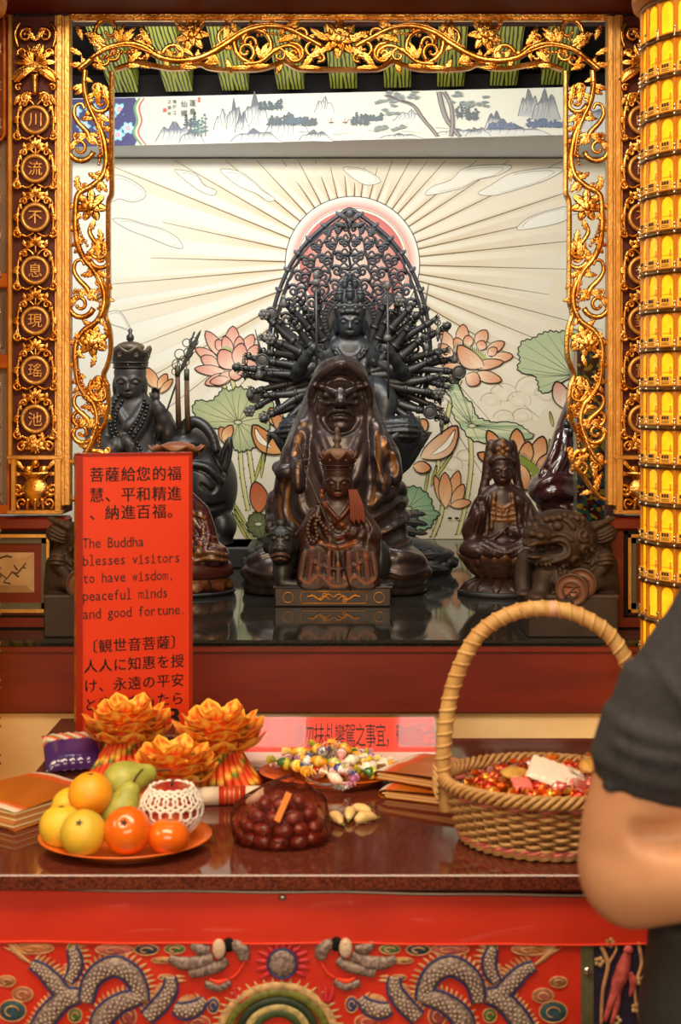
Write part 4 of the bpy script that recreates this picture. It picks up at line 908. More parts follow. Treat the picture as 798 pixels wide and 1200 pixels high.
# ---------------------------------------------------------------- lantern towers
GLOW = bpy.data.materials.new('lamp_glow'); GLOW.use_nodes = True; nt = GLOW.node_tree; N = nt.nodes; L = nt.links
bs = N['Principled BSDF']; bs.inputs['Base Color'].default_value = (.8, .4, .02, 1); bs.inputs['Roughness'].default_value = .3
no = N.new('ShaderNodeTexNoise'); no.inputs['Scale'].default_value = 22; tc = N.new('ShaderNodeTexCoord'); L.new(tc.outputs['Object'], no.inputs['Vector'])
cr = N.new('ShaderNodeValToRGB'); cr.color_ramp.elements[0].position = .3; cr.color_ramp.elements[0].color = (.80, .27, .0, 1); cr.color_ramp.elements[1].position = .62; cr.color_ramp.elements[1].color = (1., .52, .01, 1)
L.new(no.outputs['Fac'], cr.inputs[0]); L.new(cr.outputs[0], bs.inputs['Emission Color']); bs.inputs['Emission Strength'].default_value = 1.0
AMBER = M('amber_acrylic', (.50, .20, .02), .2, .3, col2=(.34, .12, .01), nscale=30, coat=.3)
AMBERG = M('amber_lit_acrylic', (.50, .18, .012), .2, emit=.13, coat=.4)
BRONZE = M('bronze_ring', (.34, .20, .08), .28, .9, col2=(.20, .10, .03), nscale=40)
CHROME = M('chrome_bead', (.75, .68, .58), .15, 1.)
LABELM = M('amber_label', srgb(226, 160, 56), .5, emit=.30)
NC, PITCH = 24, 44.5*3.35/F
def cell_meshes():
    R = .187; half = PI/NC; out = {}
    def cyl(u, z, r): a = -PI/2+u*half; return (r*math.cos(a), r*math.sin(a), z)
    H = PITCH
    arch = [(-.74, .12*H), (.74, .12*H), (.74, .72*H)]+[(.74*math.cos(a), .72*H+.19*H*math.sin(a)) for a in np.linspace(0, PI, 9)[1:-1]]+[(-.74, .72*H)]
    m = MB(); m.add([cyl(u, z, R-.004) for u, z in arch], [tuple(range(len(arch)))], False); out['lamp_window'] = (m, GLOW)
    m = MB()
    for u in (-.94, .94): m.box(cyl(u, H*.5, R-.001), (.0042, .006, H*.86), rotz(u*half))
    # spandrel round the arch
    o = [cyl(u, z, R-.002) for u, z in arch]; q = [(-.95, .04*H), (.95, .04*H), (.95, .72*H)]+[(.95*math.cos(a)**(1/3) if math.cos(a) > 0 else -.95*(-math.cos(a))**(1/3), .96*H) for a in np.linspace(0, PI, 9)[1:-1]]+[(-.95, .72*H)]
    q = [cyl(max(-.95, min(.95, u)), z, R-.002) for u, z in q]; k = len(arch)
    m.add(o+q, [(i, (i+1) % k, k+(i+1) % k, k+i) for i in range(k)], False); out['arch_frame'] = (m, AMBERG)
    m = MB(); m.box(cyl(0, .21*H, R+.002), (.033, .003, .24*H)); out['name_label'] = (m, LABELM)
    m = MB()
    for i in (-1, 0, 1): m.box(cyl(i*.3, .26*H, R+.0040), (.0055, .001, .0075))
    for i in range(2): m.box(cyl(0, (.17-.04*i)*H, R+.0040), (.022, .001, .0012))
    out['label_text'] = (m, M('label_ink', (.05, .02, .0), .6))
    m = MB(); m.ell(cyl(.40, .44*H, R-.003), (.004, .002, .006), 8, 6); m.box(cyl(0, .42*H, R-.003), (.030, .001, .0014)); m.ell(cyl(.40, .54*H, R-.003), (.0025, .002, .003), 6, 5)
    out['small_figure'] = (m, M('amber_figure', (.55, .22, .01), .4, emit=.35))
    m = MB()
    for z in (.0, .22*H): m.ell(cyl(-.94, z, R+.004), (.0038, .0038, .0038), 8, 5)
    m.tube([cyl(-.94, 0, R+.003), cyl(-.94, .22*H, R+.003)], .0016, 6)
    out['joint'] = (m, CHROME)
    return out
CM = cell_meshes()
def lantern(x, yv, mir, label, seen):
    t = thing('lantern_tower', (x, yv, 0), label, 'lantern', 'amber lantern towers beside the altar')
    z0 = .30; nt_ = 24
    m = MB(); m.lathe([(.0, 0), (.23, 0), (.23, .06), (.205, .10), (.205, .24), (.23, .27), (.23, .30), (0, .30)], (x, yv, 0), 40); m.build('pedestal', M('gold_drum', srgb(196, 128, 48), .4, .3), t)
    m = MB(); m.lathe([(.150, z0), (.150, z0+nt_*PITCH)], (x, yv, 0), 40); m.build('core', M('amber_core', (.5, .2, .01), .5, emit=.25), t)
    zt = z0+nt_*PITCH; m = MB(); m.lathe([(.0, zt), (.180, zt), (.182, zt+.012), (.205, zt+.012), (.208, zt+.03), (.208, zt+.08), (.195, zt+.085), (.195, zt+.3), (0, zt+.3)], (x, yv, 0), 48); m.build('cap', M('gold_drum'), t)
    for k in range(nt_+1):
        m = MB(); m.lathe([(.176, z0+k*PITCH-.006), (.191, z0+k*PITCH-.006), (.191, z0+k*PITCH+.005), (.176, z0+k*PITCH+.005), (.176, z0+k*PITCH-.006)], (x, yv, 0), 40); m.build('tier_ring', BRONZE, t)
    rest = {n: MB() for n in CM}; first = None; cnt = 0
    for k in range(nt_):
        for j in range(NC):
            a = 2*PI*j/NC+math.radians(4); R = rotz(a); org = Vector((x, yv, z0+k*PITCH))
            ang = math.degrees(math.atan2(math.cos(a-PI/2)*0+math.sin(a), math.cos(a)))   # 0 faces the camera
            if seen(k, ang) and cnt < 96:
                cnt += 1
                if first is None:
                    o = bpy.data.objects.new('lamp_cell', None); COL.objects.link(o); o.empty_display_size = .02; o.parent = t; first = o
                    for n, (mb, mm) in CM.items():
                        c = mb.build(n, mm, org=Vector((0, 0, 0))); c.parent = o; c.location = (0, 0, 0)
                else:
                    o = first.copy(); COL.objects.link(o); o.parent = t
                    for ch in list(first.children): c = ch.copy(); COL.objects.link(c); c.parent = o
                o.location = org-Vector(t.location); o.rotation_euler = (0, 0, a)
            else:
                for n in ('lamp_window', 'arch_frame', 'joint'):
                    mb = CM[n][0]
                    for v in mb.V: pass
                    V = np.concatenate(mb.V)@R.T+np.array(org); rest[n].add(V, mb.F, False)
    for n in ('lamp_window', 'arch_frame', 'joint'):
        if rest[n].V: rest[n].build({'lamp_window': 'far_lamp_windows', 'arch_frame': 'far_arch_frames', 'joint': 'far_joints'}[n], CM[n][1], t, kind='stuff')
    return t
ROW = lambda py: (CZ-(py-HY)*3.3/F-.30)/PITCH
lantern(.886, 3.36, False, 'tall cylindrical lantern tower of glowing amber cells, at the right edge', lambda k, a: ROW(725) < k < ROW(-10) and -95 < a < 10)
lantern(-.985, 3.36, True, 'lantern tower of amber cells showing only a sliver at the left edge', lambda k, a: ROW(940) < k < ROW(610) and 40 < a < 100)
# ---------------------------------------------------------------- statues (sculpted in photo pixels at each statue's distance)
def statuemat(name, rough=.38, wear=None, wlo=.505, whi=.56, var=.72, nscale=20., coat=.0, spec=.5):
    return M(name, (1, 1, 1), rough, attr=True, col2=(var, var, var), nscale=nscale, nlo=.35, nhi=.65, wear=wear, wlo=wlo, whi=whi, bump=.12, bscale=120, coat=coat, spec=spec)
BRZ = statuemat('brown_bronze', .32, srgb(140, 100, 62), .55, .72, coat=.15)
BRZ.node_tree.nodes['Principled BSDF'].inputs['Metallic'].default_value = .45
GILT = statuemat('worn_gilt_wood', .38, srgb(120, 66, 24), .53, .68)
BLK = statuemat('black_wood', .40, srgb(58, 62, 68), .53, .68)
DKW = statuemat('dark_wood', .45, srgb(104, 78, 56), .51, .62)
REDW = statuemat('red_brown_wood', .36, srgb(112, 70, 42), .53, .66)
MATTE = statuemat('matte_brown_stone', .62, srgb(112, 80, 54), .51, .62)
MARO = statuemat('maroon_gloss', .2, None, coat=.5)
def lotus(mb, cx, top, bot, rt, rb, n, Y=0., depth=.8, rows=2, curl=3., ph=0.):
    for row in range(rows):
        for i in range(n):
            a0 = (i+.5*row)/n*2*PI+ph; v = []; nu, nv = 7, 8
            for side in (0, 1):
                for j in range(nv):
                    t = j/(nv-1); wd = PI/n*1.12*(math.sin(PI*(.28+.68*t))**.8)*(1.0 if t < .999 else .25)
                    for k in range(nu):
                        u = -1+2*k/(nu-1); a = a0+u*wd; tt = t*(1-.10*row)
                        r = rb+(rt-rb)*tt**.75+curl*max(0, t-.6)*3-abs(u)**2*4.2+(2.2*math.sin(PI*t))*(1-u*u)-row*2.2-(1.6 if side else 0)
                        v.append((cx+r*math.cos(a), Y+depth*r*math.sin(a), -(bot+(top-bot)*tt)))
            f = []
            for side in (0, 1):
                o = side*nu*nv
                for j in range(nv-1):
                    for k in range(nu-1): q = (o+j*nu+k, o+j*nu+k+1, o+(j+1)*nu+k+1, o+(j+1)*nu+k); f.append(q if not side else q[::-1])
            for k in range(nu-1): f.append(((nv-1)*nu+k, (nv-1)*nu+k+1, nu*nv+(nv-1)*nu+k+1, nu*nv+(nv-1)*nu+k))
            mb.add(v, f)
def plinth(mb, cx, Y, prof, depth=.8, seg=48, mod=None):   # prof: (radius, photo row)
    mb.lathe([(r, -y) for r, y in prof], (cx, Y, 0), seg, 1., depth, mod=mod)
def hand(S, x, py, Y, ang=-90., sz=6., curl=.5, k=.8):      # small carved hand: palm, four fingers, thumb
    a = math.radians(ang); c, s_ = math.cos(a), math.sin(a)
    S.ell(x, py, (sz*.62, sz*.42, sz*.62), Y, k*2)
    for i in range(4):
        o = (i-1.5)*sz*.27; L_ = sz*(.95, 1.1, 1.05, .8)[i]
        b = (x+c*sz*.4-s_*o, py+s_*sz*.4+c*o, Y-.1*sz); m = (b[0]+c*L_*.55, b[1]+s_*L_*.55, Y-.25*sz); e = (b[0]+c*L_*(1-.3*curl), b[1]+s_*L_*(1-.3*curl), Y-.25*sz-curl*sz*.4)
        S.path([b, m, e], [sz*.16, sz*.13], k, n=1)
    S.path([(x+s_*sz*.5, py-c*sz*.5, Y-.1*sz), (x+s_*sz*.75+c*sz*.4, py-c*sz*.75+s_*sz*.4, Y-.35*sz)], [sz*.18, sz*.13], k, n=1)
# ---- great hooded patriarch ------------------------------------------------
D = 4.55
t = thing('hooded_monk_statue', P(396, yb(D), D), 'large brown bronze statue of a scowling hooded bearded monk at the centre of the platform', 'statue')
S = Sculpt((282, -72, -691.6), (510, 78, -412), 1.25)
S.path([(398, 478, 0), (397, 515, 0), (396, 560, 0), (396, 612, 0), (396, 655, 0)], [38, 53, 69, 76, 80], 10, sq=.82)
S.ell(394, 672, (104, 58, 30), -4, 16); S.ell(326, 666, (40, 40, 28), -26, 14); S.ell(462, 664, (40, 40, 30), -26, 14); S.ell(393, 690, (108, 66, 9), -2, 5)
S.ell(399, 462, (37, 40, 43), -4, 12); S.ell(399, 440, (30, 30, 22), -14, 8)
S.ell(399, 474, (29, 22, 36), -44, 3, cut=True)
S.ell(399, 468, (27, 26, 31), -18, 1); S.ell(399, 490, (25, 22, 17), -20, 6)
S.path([(367, 486, -22), (365, 462, -30), (373, 444, -37), (386, 434, -42), (400, 428, -46), (414, 434, -42), (426, 444, -37), (433, 462, -30), (432, 486, -22)], [4, 4.5, 4, 4], 3)
S.path([(399, 421, -20), (400, 425, -36), (400, 429, -46)], 5, 4)
for g in (-1, 1):
    X = lambda x: 399+g*(x-399)
    S.path([(X(432), 482, -20), (X(440), 510, -36), (X(444), 540, -50), (X(447), 566, -56)], [6, 6, 5, 4], 5)
    S.path([(X(436), 500, -16), (X(456), 530, -30), (X(462), 556, -42)], [8, 9, 5], 8)
mx = 399
S.stroke([(404, 462), (409, 458.5), (418, 454), (429, 452)], [3.4, 3.6, 3.6, 2], 1.2, 2, mirror=mx); S.stroke([(396, 452), (396.5, 460)], 1.3, .8, 1, mirror=mx); S.stroke([(388, 444), (399, 442.5), (410, 444)], 1.2, .4, 2)
S.dot(414, 463.5, (6.4, 4, 3.8), -.6, 1.5, mirror=mx); S.stroke([(406, 467), (414, 469.5), (422, 466)], 1.0, .2, 1, cut=True, mirror=mx); S.stroke([(405, 471), (414, 473), (424, 469)], 1.3, .2, 2, mirror=mx)
S.path([(399, 457, -45), (399, 470, -51)], [3.5, 6], 4, n=1); S.ell(399, 471.5, (6.5, 6, 5.2), -51, 3); S.ell(392.5, 473.5, (4.2, 4, 3.6), -47, 2); S.ell(405.5, 473.5, (4.2, 4, 3.6), -47, 2)
S.dot(419, 477, (8, 4, 8), -1, 5, mirror=mx); S.stroke([(407, 474), (414, 480), (417, 489)], 1.4, .3, 1.6, cut=True, mirror=mx)
S.stroke([(384, 488), (390, 482.5), (399, 480.5), (408, 482.5), (414, 488)], [1.8, 3, 3.2, 3, 1.8], .2, 1.5); S.stroke([(386, 489), (392, 486), (399, 485), (406, 486), (412, 489)], 1.5, .9, 1, cut=True); S.stroke([(391, 490.5), (399, 489), (407, 490.5)], 2.5, 0, 1.5); S.dot(399, 499, (12, 6, 6), -1, 4)
ED = tuple(x*1.0 for x in srgb(146, 96, 44))
def fold(pts, r=2.2, out=0., gold=True): S.crease(pts, r*2.3, r*.95+out, paint=(ED, 2.2) if gold else None)
def valley(pts, r=2.4): S.crease(pts, r*2.2, r*.8, cut=True)
fold([(357, 496), (350, 520), (345, 545), (336, 552), (322, 545)], 2.4); fold([(345, 552), (338, 580), (345, 606), (372, 618)]); fold([(334, 560), (329, 590), (338, 616), (366, 630)]); fold([(350, 540), (352, 575), (360, 598), (380, 606)], 2)
valley([(340, 566), (336, 590), (344, 611), (368, 624)]); valley([(326, 566), (323, 596), (332, 624)]); valley([(352, 506), (346, 530)]); fold([(322, 575), (319, 610), (330, 640), (356, 650)], 2.2)
fold([(440, 500), (442, 530), (440, 562), (434, 586)], 2.4); fold([(448, 515), (452, 545), (447, 574)], 2); fold([(434, 587), (443, 579), (452, 577), (460, 569), (467, 571), (475, 584)], 2.6, .5); fold([(458, 530), (462, 552), (460, 568)], 2); valley([(445, 508), (447, 540), (443, 574)]); valley([(455, 522), (457, 548), (454, 572)]); valley([(430, 540), (433, 560), (430, 580)])
fold([(425, 610), (450, 600), (472, 586)]); fold([(424, 622), (452, 618), (474, 603)]); fold([(422, 632), (450, 638), (478, 632)]); fold([(426, 642), (452, 650), (480, 648)], 2, gold=False); valley([(424, 616), (450, 609), (472, 595)]); valley([(424, 627), (452, 629), (476, 620)])
for g in (1, -1):
    X = lambda x: 394+g*(x-394)
    fold([(X(440), 662), (X(470), 670), (X(498), 666)], 2); fold([(X(436), 679), (X(468), 686), (X(502), 682)], 2.2); valley([(X(442), 668), (X(470), 677), (X(498), 673)]); fold([(X(420), 640), (X(456), 642), (X(490), 652)], 2, gold=False)
fold([(377, 510), (385, 530), (399, 536), (413, 530), (421, 510)], 2, gold=False); fold([(372, 520), (382, 556), (399, 570), (416, 556), (426, 520)], 2.2, gold=False)
S.build('body', BRZ, D, t, base=srgb(66, 55, 57), smooth_it=2)
# ---- seated crowned monk on a black beast, front centre ---------------------
D = 4.2; yy = yb(D)
t = thing('crowned_monk_statue', P(390, yy, D), 'small gilt-brown seated crowned monk statue with prayer beads, before the hooded monk', 'statue', None)
b = MB(); b.box((390, 26, -(687+yy)/2), (136, 68, yy-687), bev=1.5); b.box((390, 26, -687.5), (140, 70, 3), bev=1); b.build('plinth', M('plinth_wood', srgb(58, 36, 26), .4, col2=srgb(40, 26, 20), nscale=20), t, D=D)
b = MB()
for g in (-1, 1):
    X = lambda x: 391+g*(x-391)
    vine(b, [(X(391), 699), (X(398), 695), (X(406), 702), (X(414), 697), (X(422), 698)], 1, -9); vine(b, [(X(395), 702), (X(402), 697), (X(409), 701), (X(417), 695)], .9, -9)
    scroll(b, X(404), 699, 20, g, 3.4, 1.2, .9, .6, -9); a = np.arange(20)/20*2*PI; b.tube(np.stack([X(444)+6*np.cos(a), np.full(20, -9.), -699+6*np.sin(a)], 1), .7, 5, closed=True)
b.tube(px([(354, 692), (428, 692), (430, 699), (428, 706), (354, 706), (352, 699)], -8.6), .7, 5, closed=True); b.build('gilt_scroll', M('dull_gilt', srgb(190, 124, 42), .4, .5), t, D=D)
S = Sculpt((338, -14, -690), (450, 54, -540), .9)
S.path([(396, 600, 18), (396, 622, 18), (396, 648, 20)], [20, 27, 34], 6, sq=.7); S.path([(370, 606, 18), (396, 598, 18), (422, 606, 18)], [10, 13, 10], 6); S.seg3((396, 16, -594), (396, 16, -580), 8, 7)
face(S, 396, 568, 16.5, 20, 15, lip=srgb(120, 44, 36))
S.ell(396, 553, (17.5, 17, 14), 16, 3)
S.path([(370, 606, 18), (358, 630, 12), (366, 612, 0), (373, 600, -6)], [10, 10, 7, 5], 4); S.ell(360, 634, (11, 13, 22), 10, 5); hand(S, 374, 595, -7, -80, 6.5, 1.)
S.path([(422, 606, 18), (436, 628, 12), (424, 628, -2), (412, 621, -8)], [10, 11, 8, 5], 4); S.ell(437, 644, (9, 12, 24), 10, 5); hand(S, 409, 620, -9, 180, 6.5, 1.); S.ell(413, 627, (9, 5, 6), -6, 3)
for g in (-1, 1):
    X = lambda x: 396+g*(x-396)
    S.path([(X(410), 646, 20), (X(422), 652, -2), (X(426), 682, 0)], [17, 16, 17], 8, sq=.9); S.ell(X(430), 685, (10, 12, 5), -8, 2)
S.path([(396, 650, 8), (396, 680, 6)], [24, 30], 8, sq=.7)
OR = srgb(146, 76, 22); RD = srgb(98, 36, 22)
S.stroke([(380, 590), (392, 606), (404, 618)], 2, .6, 2, paint=(OR, 1.3)); S.stroke([(412, 590), (402, 604), (388, 616), (378, 622)], 2.2, .6, 2, paint=(RD, 1.2)); S.stroke([(384, 594), (396, 608)], 1.6, .4, 2, paint=(RD, 1.2))
S.stroke([(376, 634), (396, 641), (418, 634)], 1.8, .3, 2, paint=(OR, 1.6)); S.stroke([(382, 626), (396, 631), (412, 625)], 1.5, .3, 2, paint=(RD, 1.5))
for x0, x1, c in ((358, 352, OR), (366, 362, RD), (374, 372, OR), (386, 386, RD), (396, 396, OR), (408, 410, RD), (418, 422, OR), (428, 432, RD), (436, 441, OR)): S.crease([(x0, 646), ((x0+x1)/2, 662), (x1, 682)], 3.2, 1.5, k=1.5, paint=(c, .9 if c is OR else 2.2))
for x0, x1 in ((362, 357), (370, 367), (380, 379), (391, 391), (402, 403), (413, 416), (423, 425), (432, 437)): S.crease([(x0, 648), (x1, 683)], 2.4, 1.5, cut=True, k=1.2)
for q in ([(366, 606), (362, 622), (368, 640)], [(372, 610), (376, 626), (384, 634)], [(424, 604), (432, 620), (428, 640)], [(418, 606), (424, 618), (416, 632)], [(386, 612), (396, 622), (408, 616)], [(380, 620), (394, 634), (410, 628)]): S.crease(q, 2.6, 1.3, cut=True, k=1.4)
S.stroke([(352, 676), (362, 682), (374, 672), (388, 684), (404, 684), (416, 674), (428, 682), (440, 676)], 2, .6, 2, paint=(OR, .8)); S.stroke([(366, 656), (396, 666), (426, 656)], 1.5, .3, 2, paint=(OR, .8))
for x, y in ((388, 676), (404, 676), (396, 660), (372, 664), (420, 664), (366, 640), (428, 650)): S.dot(x, y, 1.8, .2, 1, paint=(OR, 1.2))
S.build('body', GILT, D, t, base=srgb(58, 32, 24))
b = MB(); crown(b, 396, 551, 17.5, 23, 23, 16, 7, 84, .95); b.build('crown', M('crown_dark', srgb(50, 26, 20), .42, wear=srgb(96, 54, 30), wlo=.51, whi=.6), t, D=D)
b = MB(); b.ell((396, 16, -534), (18, 17, 9)); b.build('cap', M('dusty_cap', srgb(116, 84, 60), .6), t, D=D)
b = MB(); plinth(b, 395, 16, [(0, 500), (2.5, 502), (3.5, 506), (2, 509), (5, 513), (5.5, 517), (3, 521), (6, 524), (4, 527)], 1., 16); b.build('finial', M('finial_brown', srgb(84, 66, 58), .4), t, D=D)
b = MB(); beads(b, [(372, 602, -14), (364, 608, -10), (361, 622, -9), (366, 634, -9), (372, 628, -12), (370, 612, -15), (376, 604, -15)], 2.4); beads(b, [(372, 604, -16), (378, 614, -13), (385, 620, -12), (390, 618, -12), (386, 612, -12)], 2.4); b.build('prayer_beads', M('bead_brown', srgb(92, 66, 52), .38), t, D=D)
b = MB(); b.tube(px([(356, 548, 6), (376, 592, -12), (396, 640, -14), (411, 690, -14)]), 1., 6)
for x, y, r in ((350, 545, 4.2), (359, 543, 4.2), (355, 535, 3.6), (350, 527, 3.2), (357, 524, 3.2)): b.tube([(x+r*math.cos(a), 6, -y+r*math.sin(a)) for a in np.arange(16)/16*2*PI], 1.0, 6, closed=True)
b.tube(px([(349, 519, 6), (353, 530, 6), (356, 548, 6)]), 1.3, 6); b.build('ring_staff', M('staff_dark', srgb(58, 48, 44), .4), t, D=D)
b = MB()
for i in range(9): b.tube(px([(409+i*1.2, 572, 4-i*.3), (411+i*1.7, 592, 0), (412+i*2.0, 610+2*(i % 3), -2)]), [1.2, 1.5, .8], 5) if False else b.tube(spline(px([(409+i*1.0, 574, 6), (411+i*1.7, 592, 1), (411+i*2.0, 610+2*(i % 3), -1)]), 4), 1.25, 5)
b.build('red_tassel', M('tassel_red', srgb(118, 50, 26), .6), t, D=D)
for x in (377, 415):
    b = MB(); b.ell((x, 13, -577), (1.8, 1.8, 3)); b.ell((x, 13, -582), (2.4, 2, 3)); b.build('earring', M('ear_orange', srgb(150, 62, 26), .4), t, D=D)
S = Sculpt((304, -20, -690), (462, 60, -604), 1.0)
S.ell(400, 664, (58, 18, 24), 36, 10); S.ell(446, 662, (13, 20, 27), 30, 6); S.ell(450, 686, (14, 14, 4), 8, 3); S.path([(350, 650, 40), (334, 650, 20)], [20, 14], 8)
S.ell(329, 636, (19, 19, 20), 6, 6); S.ell(329, 645, (14, 9, 11), -8, 5); S.ell(329, 654, (11, 9, 7), -4, 4); S.ell(329, 641, (5, 4, 3.2), -17, 2); S.ell(323.5, 642, (3, 3, 2.4), -15, 1.5); S.ell(334.5, 642, (3, 3, 2.4), -15, 1.5)
for g in (-1, 1): S.ell(329+g*14, 618, (5, 4, 7), 4, 3, rot=g*.5); S.dot(329+g*7.5, 630, (3.6, 2.4, 2.6), .2, 1); S.stroke([(329+g*2.5, 627), (329+g*8, 624.5), (329+g*14, 627)], 1.7, .6, 1.4); S.stroke([(329+g*3, 633), (329+g*8, 634), (329+g*13, 631)], .9, .2, .8, cut=True); S.ell(329+g*17, 640, (5, 8, 9), 8, 4)
S.ell(329, 614, (6, 6, 5), 4, 3); S.stroke([(318, 652), (324, 648.5), (329, 648), (334, 648.5), (340, 652)], 1.6, .3, 1, paint=(srgb(84, 46, 38), 1.2)); S.stroke([(319, 653.5), (329, 651), (339, 653.5)], .9, .4, .6, cut=True); S.stroke([(321, 655), (329, 653.4), (337, 655)], 1.5, 0, 1, paint=(srgb(80, 44, 36), 1.2))
S.path([(334, 655, 14), (331, 668, 6), (330, 680, 2)], [13, 10, 8], 5); S.path([(330, 684, -2), (356, 685, -4)], [5.5, 5], 3)
S.build('beast', BLK, D, t, base=srgb(38, 36, 36))
# ---- thousand-armed goddess -------------------------------------------------
D = 5.0; yy = yb(D)
t = thing('thousand_armed_statue', P(410, yy, D), 'tall black many-armed goddess statue before a pierced pointed screen, behind the hooded monk', 'statue')
S = Sculpt((312, -64, -526), (508, 34, -352), 1.15)
S.path([(410, 414, 0), (410, 440, 0), (410, 478, -4)], [24, 24, 32], 8, sq=.75); S.path([(384, 419, 0), (410, 410, 0), (436, 419, 0)], [13, 13, 13], 7); S.seg3((410, -2, -412), (410, -2, -394), 9, 8)
face(S, 410, 380, 16, 19.5, -6); S.ell(410, 367, (18, 17, 13), -3, 2)
for g in (-1, 1):
    X = lambda x: 410+g*(x-410)
    S.dot(X(402), 367, (4, 3, 3), .5, 1); S.dot(X(407), 366, (4, 3, 3.5), .8, 1)
    S.path([(X(427), 378, 2), (X(429), 400, 0), (X(427), 425, -14), (X(424), 450, -26), (X(432), 465, -28)], [4, 4, 4, 3.4], 2.5)
    S.path([(X(436), 420, 2), (X(472), 440, -10), (X(456), 414, -30)], [11, 8, 5.5], 4); hand(S, X(452), 409, -33, 180 if g > 0 else 0, 9, .6)
    S.ell(X(472), 503, (22, 30, 17), -18, 8); S.path([(X(470), 506, -30), (X(420), 512, -46)], [14, 10], 6)
    for k in range(4): S.stroke([(X(494), 495+k*5.5), (X(470), 491+k*6.5), (X(436), 498+k*4.5)], 1.5, .2, 2); 
    S.stroke([(X(438), 424), (X(442), 450), (X(436), 478)], 2, .2, 2.4); S.stroke([(X(446), 440), (X(452), 470), (X(444), 492)], 2.2, .2, 3)
    S.path([(X(440), 450, -10), (X(452), 470, -24), (X(446), 492, -30)], [10, 12, 8], 6)
S.ell(410, 504, (70, 36, 16), -14, 10); hand(S, 410, 470, -34, -90, 9, .3); S.path([(382, 455, -20), (404, 470, -34)], [8, 5.5], 4); S.path([(438, 455, -20), (416, 470, -34)], [8, 5.5], 4)
for r in (13, 17, 21): S.stroke([(410-r, 408), (410-r*.6, 408+r*.55), (410, 408+r*.75), (410+r*.6, 408+r*.55), (410+r, 408)], 1.2, .3, .8)
for i in range(9): a = PI*(i+.5)/9; S.dot(410+19*math.cos(a), 408+15*math.sin(a), 1.5, .6, .5)
S.stroke([(388, 436), (410, 446), (432, 436)], 2, .3, 2); S.stroke([(386, 452), (410, 460), (434, 452)], 2.4, .3, 2)
BB = srgb(38, 43, 48)
S.build('body', BLK, D, t, base=BB)
b = MB(); crown(b, 410, 366, 17, 18.5, 9, -2, 9, 90, .95, 1.5, .8); b.build('crown', M('black_crown', srgb(44, 47, 49), .4, wear=srgb(80, 82, 84), wlo=.51, whi=.6), t, D=D)
for x, y, s_, Y in ((398, 349, 5.6, -6), (410, 347, 6.2, -10), (422, 349, 5.6, -6), (404, 334, 4.4, -2), (416, 334, 4.4, -2), (410, 326, 4.2, -2)):
    S = Sculpt((x-s_*1.6, Y-s_*1.6, -y-s_*1.8), (x+s_*1.6, Y+s_*1.6, -y+s_*2.2), .55); face(S, x, y, s_*.85, s_*1.1, Y); S.ell(x, y-s_*.9, (s_*.95, s_*.9, s_*.7), Y, 1); S.ell(x, y-s_*1.6, (s_*.4, s_*.4, s_*.5), Y, 1); S.seg3((x, Y, -y-s_*.8), (x, Y, -y-s_*1.6), s_*.5, s_*.7, 1); S.build('small_head', BLK, D, t, base=BB)
b = MB(); b.ell((410, -2, -350), (13, 10, 12)); b.build('topknot', M('black_crown'), t, D=D)
b = MB(); a = np.arange(64)/64*2*PI
for r, w_ in ((39, 1.4), (33, 1.), (26, 1.2)): b.tube(np.stack([410+r*np.cos(a), np.full(64, 14.), -374+r*np.sin(a)], 1), w_, 6, closed=True)
for i in range(44): q = i/44*2*PI; b.ell((410+36*math.cos(q), 13, -374+36*math.sin(q)), (1.6, 1.6, 1.6), 6, 4); q += .07; b.tube([(410+27*math.cos(q), 14, -374+27*math.sin(q)), (410+33*math.cos(q), 14, -374+33*math.sin(q))], .9, 5)
b.add(np.vstack([[(410, 15, -374)], np.stack([410+33*np.cos(a), np.full(64, 15.), -374+33*np.sin(a)], 1)]), [(0, 1+i, 1+(i+1) % 64) for i in range(64)], False)
b.build('halo', BLKF := M('black_fret', srgb(30, 32, 38), .45, col2=srgb(42, 45, 52), nscale=30, wear=srgb(60, 64, 72), wlo=.51, whi=.62), t, D=D)
# pointed openwork screen
EDGE = np.array([(410, 241), (398, 248), (380, 261), (362, 277), (348, 294), (336, 314), (326, 338), (319, 362), (315, 390), (314, 420), (318, 450), (326, 480)], float)
def hw(y): return 410-np.interp(y, EDGE[:, 1], EDGE[:, 0])
b = MB(); e = np.vstack([EDGE[::-1], np.stack([820-EDGE[1:, 0], EDGE[1:, 1]], 1)])
b.tube(spline(px([tuple(q) for q in e], 32), 5), 2.6, 8, up=(0, 1, 0)); q = np.stack([410+(e[:, 0]-410)*.955, e[:, 1]+5], 1); b.tube(spline(px([tuple(k) for k in q], 32), 5), 1.1, 6, up=(0, 1, 0))
b.ell((410, 31, -246), (5, 4, 6), 10, 7); [leaf(b, 410+dx, y_, -90+a_, 15, 8, 0, 30, 3, 3) for dx, y_, a_ in ((0, 254, 0), (-3, 256, -38), (3, 256, 38), (-5, 262, -70), (5, 262, 70), (0, 264, 0))]
for x, y in EDGE[1:]:
    for g in (-1, 1): b.ell((410+g*(410-x), 31, -y), (3.4, 3.2, 3.4), 8, 5); leaf(b, 410+g*(410-x), y+2, -90+g*35, 8, 6, 0, 31, 2, 1, 6)
rr = random.Random(5)
